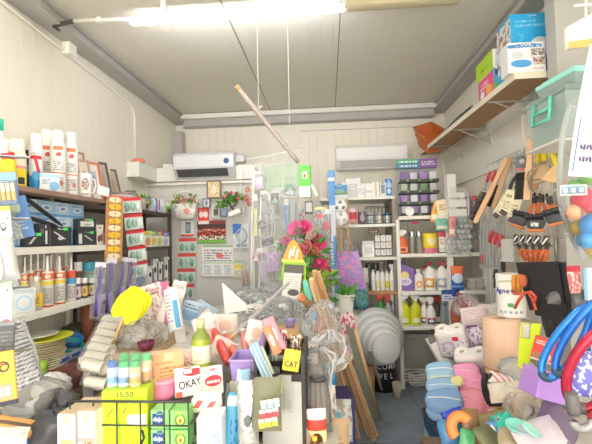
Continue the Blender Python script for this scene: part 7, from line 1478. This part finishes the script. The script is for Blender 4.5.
b = MB(); b.cyl((0,0,34*s),(.01,0,43*s),.02,8,.03); b.build('tied_neck', mat('a85848',.7), t); b = MB(); b.box((.012,-.02,43*s),(.035,.004,.035)); b.box((.0,-.062,16*s),(.04,.004,.03),(0,.4,0)); b.build('tag', pm('f0ecec',[('e',.5,.5,.25,.25,'c83c40')]), t)
for k,(px,py,w,h) in enumerate(((472,330,.2,.22),(482,338,.2,.2),(468,318,.16,.16))):
    p = P(px,py,Y=3.15-.1*k); heap(['pale clear bag behind the reddish net sack','pale clear bag right of the reddish net sack','topmost pale clear bag above the reddish net sack'][k],p,w,.16,h,clear('f4e8ec',.1,.08),seed=210+k,amp=.2)
# grey folding bin
p = P(450,370,Y=2.85); s = mpp(p); t = thing('folding_bin','grey folding plastic bin standing slanted behind the pink slippers','bin',p,Euler((rad(-6),rad(-32),rad(-28))))
b = MB(); b.box((0,0,17*s),(.02,.2,38*s),bev=.004); b.box((.07,0,15*s),(.02,.19,32*s),bev=.004); b.build('side_panel', mat('c0bdb4',.5), t)
b = MB(); b.box((.035,-.1,14*s),(.06,.012,30*s),bev=.004); b.build('white_fold', mat('f2f0ec',.5), t)
p = P(440,333,Y=3.2); t = thing('garden_glove','yellow and black glove lying on the grey folding bin','glove',p,20); b = MB(); b.ball((0,0,.02),.05,.035,.022); b.build('palm',mat('f0c838',.6),t)
b = MB()
for k in range(4): b.tube([(-.03,.0,.02),(-.06,-.012+.01*k,.02),(-.085,-.016+.012*k,.008)],.009,6,rs=[.011,.01,.007])
b.build('fingers',mat('35332f',.6),t)
# slippers: blue and pink
CR = P(450,428,Y=2.28); zc = CR.z
t = thing('crate','dark blue crate under the blue and pink slippers','crate',(CR.x+.09,2.36,.001)); h = zc-.02
b = MB(); 
for c,d in (((0,0,.01),(.32,.4,.02)),((0,-.2,h/2),(.32,.012,h)),((0,.2,h/2),(.32,.012,h)),((-.16,0,h/2),(.012,.4,h)),((.16,0,h/2),(.012,.4,h))): b.box(c,d)
b.build('body', pm('3c5a80',[('r',0,.8,1,.95,'2c4a6c'),('s',.0,.3,.12,.7,'c8d4e0',.4),('d',0,0,1,.6,'4a78a8',6)]), t)
b = MB(); b.tube([(-.165,-.205,h),(.165,-.205,h),(.165,.205,h),(-.165,.205,h)],.012,6,True); b.build('rim', mat('2c4468',.4), t)
b = MB(); b.box((0,0,h-.03),(.3,.37,.02)); b.build('inner_board', mat('4a5a70',.5), t)
def slip(label, px, py, Y, L, wd, th, c, rot, tilt=0, piping=None, grp='', dz=0):
    p = P(px,py,Y=Y); t = thing('slipper',label,'slipper',p,Euler((rad(tilt),0,rad(rot)))); b = MB()
    def f(u,v,s): 
        x = (u-.5)*2; y = (v-.5)*2; rr = (1-abs(x)**2.6)**.38 if abs(x)<1 else 0; k = 1-.22*(.5-u)
        e = max(0,1-abs(y)**3)**.5
        return (x*L/2, y*wd/2*rr*k, s*th/2*rr**.5*e+.12*th*math.sin(3*x))
    b.grid(lambda u,v: f(u,v,1),14,10); b.grid(lambda u,v: f(u,v,-1),14,10); bd_ = b.build('body', mat(c,.95,var=.08,scale=90,bump=.25), t)
    b = MB(); b.tube([((u-.5)*L*.96,.04*wd*math.sin(5*u),th*.52*(1-abs((u-.5)*2)**2.6)**.19+.12*th*math.sin(3*(u-.5)*2)) for u in [.06+.88*i/14 for i in range(15)]],.0035,5); b.build('piping', mat(piping or 'f0f0f4',.8), bd_); return t
SL = [(440,371,2.52,.17,.13,.05,'9cc8e8',4,'upper light blue slipper at the back of the pile','f0f4f4'),(442,379,2.46,.175,.12,.045,'a8cce4',6,'second light blue slipper with a cream seam','f0ecc8'),(442,387,2.40,.18,.12,.045,'98bce0',2,'third blue slipper in the middle of the left pile','d8e4f0'),(444,401,2.32,.2,.16,.055,'84a8d4',-10,'large grey blue slipper with a white seam at the front left','f0f4f8'),(445,411,2.30,.2,.13,.045,'8cb0dc',-8,'lowest blue slipper under the grey blue one','d8e8f4'),
 (465,374,2.5,.17,.15,.06,'f4a4cc',-18,'bright pink slipper topmost of the pink pile','f8c8e0'),(469,382,2.46,.17,.13,.05,'f0a0c8',-22,'second bright pink slipper under the topmost','f4c0d8'),(472,389,2.42,.15,.11,.05,'ec98b8',-30,'third pink slipper at the right of the pile','f4c0d0'),(468,401,2.34,.18,.16,.055,'ee9ab0',-30,'large rose pink slipper at the front of the pink pile','f0b0c0'),(475,405,2.36,.17,.14,.05,'ea92a8',-36,'rose pink slipper right of the large one','f4c0cc'),(480,410,2.36,.15,.12,.045,'e88ca0',-42,'lowest rose pink slipper at the far right','f0b4c0'),(457,381,2.4,.07,.06,.035,'ece49c',-30,'small pale yellow slipper between the blue and pink piles','f4f0c8')]
for k,(px,py,Y,L,wd,th,c,rot,lab,pc) in enumerate(SL): slip(lab,px,py,Y,L,wd,th,c,rot,38,pc)
# items in front of slippers
p = P(461,428,Y=1.6); t = thing('dog_collar','orange curved collar in front of the slippers','collar',p,Euler((rad(-20),0,rad(-10)))); s = mpp(p); b = MB(); b.tube([(9*s*math.cos(a),0,11*s*math.sin(a)) for a in [rad(40)+rad(190)*i/14 for i in range(15)]],.02,8); b.build('band', mat('f08a44',.5), t)
for k,(px,py,w,h,c,lab) in enumerate(((464,440,.09,.12,'2c3cb8','royal blue shiny pack inside the orange collar'),(455,446,.1,.1,'3c78a8','steel blue pack below the orange collar'),(472,442,.07,.12,'8a6a48','brown pack right of the royal blue pack'),(466,452,.06,.08,'5cb078','green pack at the bottom edge by the blue pack'))):
    p = P(px,py,Y=1.76-.03*k); packet(lab,p,w,h,.03,mat(c,.3,var=.25,scale=25,bump=.4),Euler((rad(-20),rad(-20+12*k),0)),seed=220+k)
p = P(487,440,Y=1.85); carton('brown cardboard card box at the bottom right of the slippers',(p.x,1.9,.001),(.1,.05,p.z+.02),pm('a88460',[]),-35)
p = P(500,418,Y=2.0); packet('olive brown paper sack slanting right of the pink slippers',(p.x,2.0,p.z-.06),.2,.1,.06,mat('a8946c',.6,var=.15),Euler((rad(-50),rad(-22),rad(-10))),None,'paper_sack','sack',seed=230)
for k,(px,py,w,h,c,lab) in enumerate(((505,426,.06,.07,'4cc0b0','teal pack right of the brown card box'),(497,432,.06,.06,'70a0d8','small blue pack left of the teal one'),(526,436,.12,.07,'a8dcd0','mint oval pack at the bottom right'),(512,440,.12,.08,'5c6444','dark olive pack between teal and mint packs'),(540,430,.14,.1,'e0dcd0','cream pack with yellow corner left of the crimson handle'),(553,432,.16,.14,'7c6c88','grey violet folded pack near the grey hose'))):
    p = P(px,py,Y=1.7-.06*(k%3)); packet(lab,(p.x,p.y,p.z-.02),w,h,.04,pm(c,[('e',.5,.5,.25,.2,'f0ece0')]) if k!=5 else mat(c,.4,var=.15),Euler((rad(-45),rad(15*k-30),rad(-10))),seed=240+k)
p = P(530,420,Y=1.8); heap('clear bag with peach coloured contents at the lower right',(p.x,1.85,p.z-.02),.14,.12,.1,clear('f4e8dc',.2,.1),seed=53,inside=[('contents',MB().ball((0,0,.045),.045,.04,.035).ball((.03,-.02,.04),.03,.025,.025),mat('e8c8a8',.6))])
p = P(503,380,Y=2.05); t = packet('red and white striped bag below the peach roll',(p.x,2.05,p.z-.03),.13,.06,.05,pm('ece4e4',[('s',.1,0,.2,1,'d88894',.5),('s',.35,0,.45,1,'d88894',.5),('s',.6,0,.7,1,'d88894',.5),('s',.85,0,.95,1,'8898a8',.5)]),Euler((rad(-40),rad(14),rad(-12))),seed=54)
p = P(518,372,Y=2.1); heap('clear grey bag right of the striped bag',(p.x,2.12,p.z-.04),.16,.14,.1,clear('d8dcdc',.4,.12),seed=55)
for k in range(2):
    p = P(491+6*k,402,Y=2.12-.03*k); t = thing('slipper',['left','right'][k]+' black slipper standing between the pink slippers and striped bag','slipper',p,Euler((0,rad(-12),rad(20)))); b = MB(); b.ball((0,0,.06),.035,.02,.085,12,10); b.build('sole',mat('2c2a2c',.6),t); b = MB(); b.ball((0,-.015,.03),.034,.03,.045,12,8); b.build('upper',mat('3a383c',.7),t)
p = P(522,400,Y=1.95); drape('creased clear film over the lower right bags',((505,385),(545,398),(548,430),(498,415)),1.75,1.65,clear('f0ece6',.08,.08),11,2,.03,'film_cover','plastic film')
carton('large cardboard carton on the floor under the lower right bags',(.84,1.57,.001),(.5,.5,.42),pm('8a7258',[('r',.42,0,.58,1,'a48a68')]),-4)

for k,(px,py,Y,w,h,c,lab,rz) in enumerate(((508,398,1.95,.14,.1,'e8dccc','pale cream clear pack below the striped bag',-20),(535,410,1.75,.12,.1,'d8c8b8','beige pack left of the lilac purple box corner',15),(520,446,1.5,.14,.1,'9a8c70','khaki pack at the bottom edge under the mint pack',-10),(548,444,1.45,.16,.1,'c8bcc8','pale violet pack at the bottom edge right of the khaki one',10),(500,446,1.6,.12,.1,'6c7050','moss green pack at the bottom edge under the teal pack',30))):
    p = P(px,py,Y=Y); packet(lab,(p.x,p.y,p.z-.02),w,h,.04,mat(c,.35,var=.25,scale=22,bump=.35),Euler((rad(-48),rad(12*(k%3)-12),rad(rz))),seed=260+k)

for k,(px,py,Y,c,lab) in enumerate(((507,421,1.55,'3cc4b0','turquoise triangular scoop at the lower right'),(515,428,1.5,'8cd8cc','mint oval soap dish left of the larger mint pack'),(528,432,1.45,'a4e0d4','mint oval soap dish at the bottom right'),(500,428,1.6,'68a4e0','sky blue small scoop beside the turquoise one'))):
    p = P(px,py,Y=Y); t = thing('soap_dish' if k in (1,2) else 'scoop',lab,'soap dish' if k in (1,2) else 'scoop',p,Euler((rad(35),rad(-10+20*k),rad(15*k)))); b = MB()
    if k in (1,2): b.lathe([(.0,0),(.03,.004),(.04,.018),(.037,.018),(.028,.008),(0,.006)],20,sx=1.2,sy=.7)
    else: b.prism([(-.035,-.02),(.035,-.012),(.0,.05)],.02,'y')
    b.build('body',mat(c,.35),t)

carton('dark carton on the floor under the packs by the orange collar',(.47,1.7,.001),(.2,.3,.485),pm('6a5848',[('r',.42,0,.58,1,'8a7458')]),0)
# ================================================================ LEFT FOREGROUND
t = thing('display_stand','slim grey display stand at the left edge carrying the hanging packs','stand',(-1.2,1.32,0))
b = MB(); b.box((0,0,.85),(.03,.03,1.7)); b.build('post', GRY, t); b = MB(); b.box((0,0,.01),(.3,.3,.02)); b.build('base', GRY, t)
for z in (1.66,1.44,1.2,.98):
    b = MB(); b.tube([(.14,-.02,z),(0,0,z),(.14,.08,z)],.005,6); b.build('arm', CHROME, t)
LR = 28
def lf(label, name, cat, x0,y0,x1,y1, Y, m, tilt=0, rot=LR, th=.008, extra=()):
    a = P((x0+x1)/2,y1,Y=Y); w = (x1-x0)*mpp(a); h = (y1-y0)*mpp(a); t = thing(name,label,cat,a,Euler((0,rad(tilt),rad(rot)))); b = MB(); b.box((0,0,h/2),(w,th,h),bev=.003); b.build('card', m, t)
    for nm,f,mm in extra: bb = MB(); f(bb,w,h); bb.build(nm,mm,t)
    return t
lf('blue battery blister card with a row of batteries at the left edge','hanging_battery_pack','battery pack',-6,172,19,214,1.36,pm('4a7cc0',[('r',0,.8,1,1,'88b0dc'),('r',0,.0,1,.2,'8a9a8c')]),-6,LR,.006,
 [('battery',lambda b,w,h: [b.cyl((-w*.34+w*.17*k,-.012,h*.32),(-w*.34+w*.17*k,-.012,h*.72),w*.07,8) for k in range(5)],pm('f0e8c8',[('r',0,0,1,.5,'f0c048')])),
  ('bubble',lambda b,w,h: b.box((0,-.014,h*.5),(w*.92,.022,h*.55),bev=.005),clear('f0f4f4',.14))])
lf('grey moulded hook pack behind the battery card','hanging_hook_pack','pack',12,205,24,240,1.44,pm('8c9498',[('d',0,0,1,1,'b4b8ba',6)]),-18)
lf('plain blue card pack hanging beside the tissue boxes','hanging_card_pack','card',14,196,34,238,1.5,pm('6c9cdc',[('t',.3,.2,.8,.45,'d0dcf0',3),('r',0,0,.4,.14,'f0e060')]),-12)
lf('white blister card with a dark hook mark at the left edge','hanging_blister','blister pack',-6,206,11,238,1.31,pm('eef0ee',[('e',.6,.35,.16,.14,'4a4c50'),('e',.6,.37,.1,.08,'eef0ee'),('r',0,.85,1,1,'f0e04c')]),-4)
t = thing('hanging_silver_pack','shiny silver grey moulded pack at the left edge','pack',P(6,282,Y=1.3),Euler((0,rad(-10),rad(LR)))); s = mpp(t.location); f = pillow_fn(26*s,44*s,.04,5); b = MB(); b.grid(lambda u,v: f(u,v,-1),10,12); b.grid(lambda u,v: f(u,v,1),10,12); b.build('film', mat('d4d6d8',.2,.4,bump=.2,scale=20), t); b = MB(); b.ball((-.01,-.03,20*s),6*s,.012,17*s); b.build('handle', mat('f2f2f2',.25), t)
lf('pale green and white card pack low at the left edge','hanging_card_pack','card',-6,278,11,327,1.3,pm('e4f0e4',[('r',0,.8,1,1,'a8dcb0'),('t',.2,.3,.8,.7,'9ab8a8',7),('e',.7,.1,.2,.06,'f088b0'),('r',0,0,1,.05,'404444')]))
lf('light grey rod pack right of the silver pack','hanging_rod_pack','pack',8,240,20,290,1.42,pm('c8ccd0',[('s',.3,0,.5,1,'9aa0a6',.2)]),-14)
lf('dark grey boxed item low at the left edge','hanging_dark_pack','pack',-8,322,12,362,1.28,pm('56585c',[('t',.2,.2,.9,.8,'7a7c80',6),('r',0,.9,1,1,'8a8c90')]),2)
t = lf('orange yellow tool card with a round mark at the left edge','hanging_tool_card','tool card',-10,352,16,406,1.22,pm('f4b448',[('e',.62,.72,.2,.1,'5a4a30'),('e',.62,.72,.14,.07,'f4b448'),('r',.3,.12,.85,.4,'b8a888'),('r',.36,.18,.54,.34,'e8e0d0'),('r',.6,.18,.78,.34,'e8e0d0'),('r',0,0,1,.09,'3c3c4c')]),-4)
text('C',.035,mat('5a4a30',.5),t,(.01,-.0048,.115))
# patterned clear bag hanging at the shelf edge
A = P(22,322,Y=1.52); tl,tr,br,bl = P(11,322,Y=1.5),P(18,320,Y=1.55),P(40,380,Y=1.58),P(16,392,Y=1.48)
t = thing('hanging_patterned_bag','white bag with small dark print hanging before the plate stack','bag',tl)
b = MB()
for off in (0,.03): b.grid(lambda u,v: tuple(tl.lerp(tr,u).lerp(bl.lerp(br,u),v)-tl+Vector((0,off+(-1 if off==0 else 1)*(.012*math.sin(PI*u))+.006*math.sin(16*u),0))),14,10)
b.build('sheet', pm('efeef2',[('t',.04,.02,.96,.98,'8a90a0',16)]), t)
b = MB(); e0 = P(19,318,Y=1.56)-tl; e1 = P(42,378,Y=1.6)-tl; b.tube([e0,e0.lerp(e1,.5)+Vector((.01,0,.02)),e1],.006,6); b.build('edge', clear('d8dcdc',.5), t)
# bags heaped under the lowest board
carton('brown cardboard carton on the floor under the lowest left shelf',(-1.36,1.75,.001),(.34,.6,.36),pm('b08c68',[('r',.42,0,.58,1,'c8a880')]),0)
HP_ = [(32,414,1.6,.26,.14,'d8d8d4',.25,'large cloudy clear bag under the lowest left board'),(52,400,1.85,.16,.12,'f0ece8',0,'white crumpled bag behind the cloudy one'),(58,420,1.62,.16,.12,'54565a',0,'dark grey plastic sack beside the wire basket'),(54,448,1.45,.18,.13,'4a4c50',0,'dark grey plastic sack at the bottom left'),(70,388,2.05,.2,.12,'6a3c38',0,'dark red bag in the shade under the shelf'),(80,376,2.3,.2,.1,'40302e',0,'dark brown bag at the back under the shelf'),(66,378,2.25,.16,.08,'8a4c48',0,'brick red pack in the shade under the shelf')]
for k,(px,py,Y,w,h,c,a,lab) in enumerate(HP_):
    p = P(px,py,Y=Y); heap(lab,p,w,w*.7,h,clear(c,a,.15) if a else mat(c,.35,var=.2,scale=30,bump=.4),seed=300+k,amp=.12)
for k,(px,py,Y,w,h,c,sh,lab) in enumerate(((50,416,1.7,.16,.1,'4c90cc',[('s',.2,0,.4,1,'e8f0f4',.5),('r',0,.8,1,1,'f0f4f4')],'blue and white striped pack between the bags at the left'),(36,446,1.42,.12,.09,'3c88c8',[('s',.3,0,.45,1,'dce8f0',.5)],'blue pack at the bottom left corner'),(40,432,1.5,.18,.07,'9aa0a4',[('t',.1,.2,.9,.8,'6a7074',4)],'flat grey clear pack below the cloudy bag'),(8,450,1.3,.09,.07,'ece8e0',[('t',.1,.5,.9,.9,'c0b8b0',3)],'white paper sheet at the bottom left corner'),(10,436,1.36,.12,.06,'e0a860',[('r',0,.5,1,.7,'6a5a4c')],'orange brown pack behind the white paper sheet'))):
    p = P(px,py,Y=Y); packet(lab,p,w,h,.04,pm(c,sh),Euler((rad(-35),rad(-20+10*k),rad(25))),seed=320+k)

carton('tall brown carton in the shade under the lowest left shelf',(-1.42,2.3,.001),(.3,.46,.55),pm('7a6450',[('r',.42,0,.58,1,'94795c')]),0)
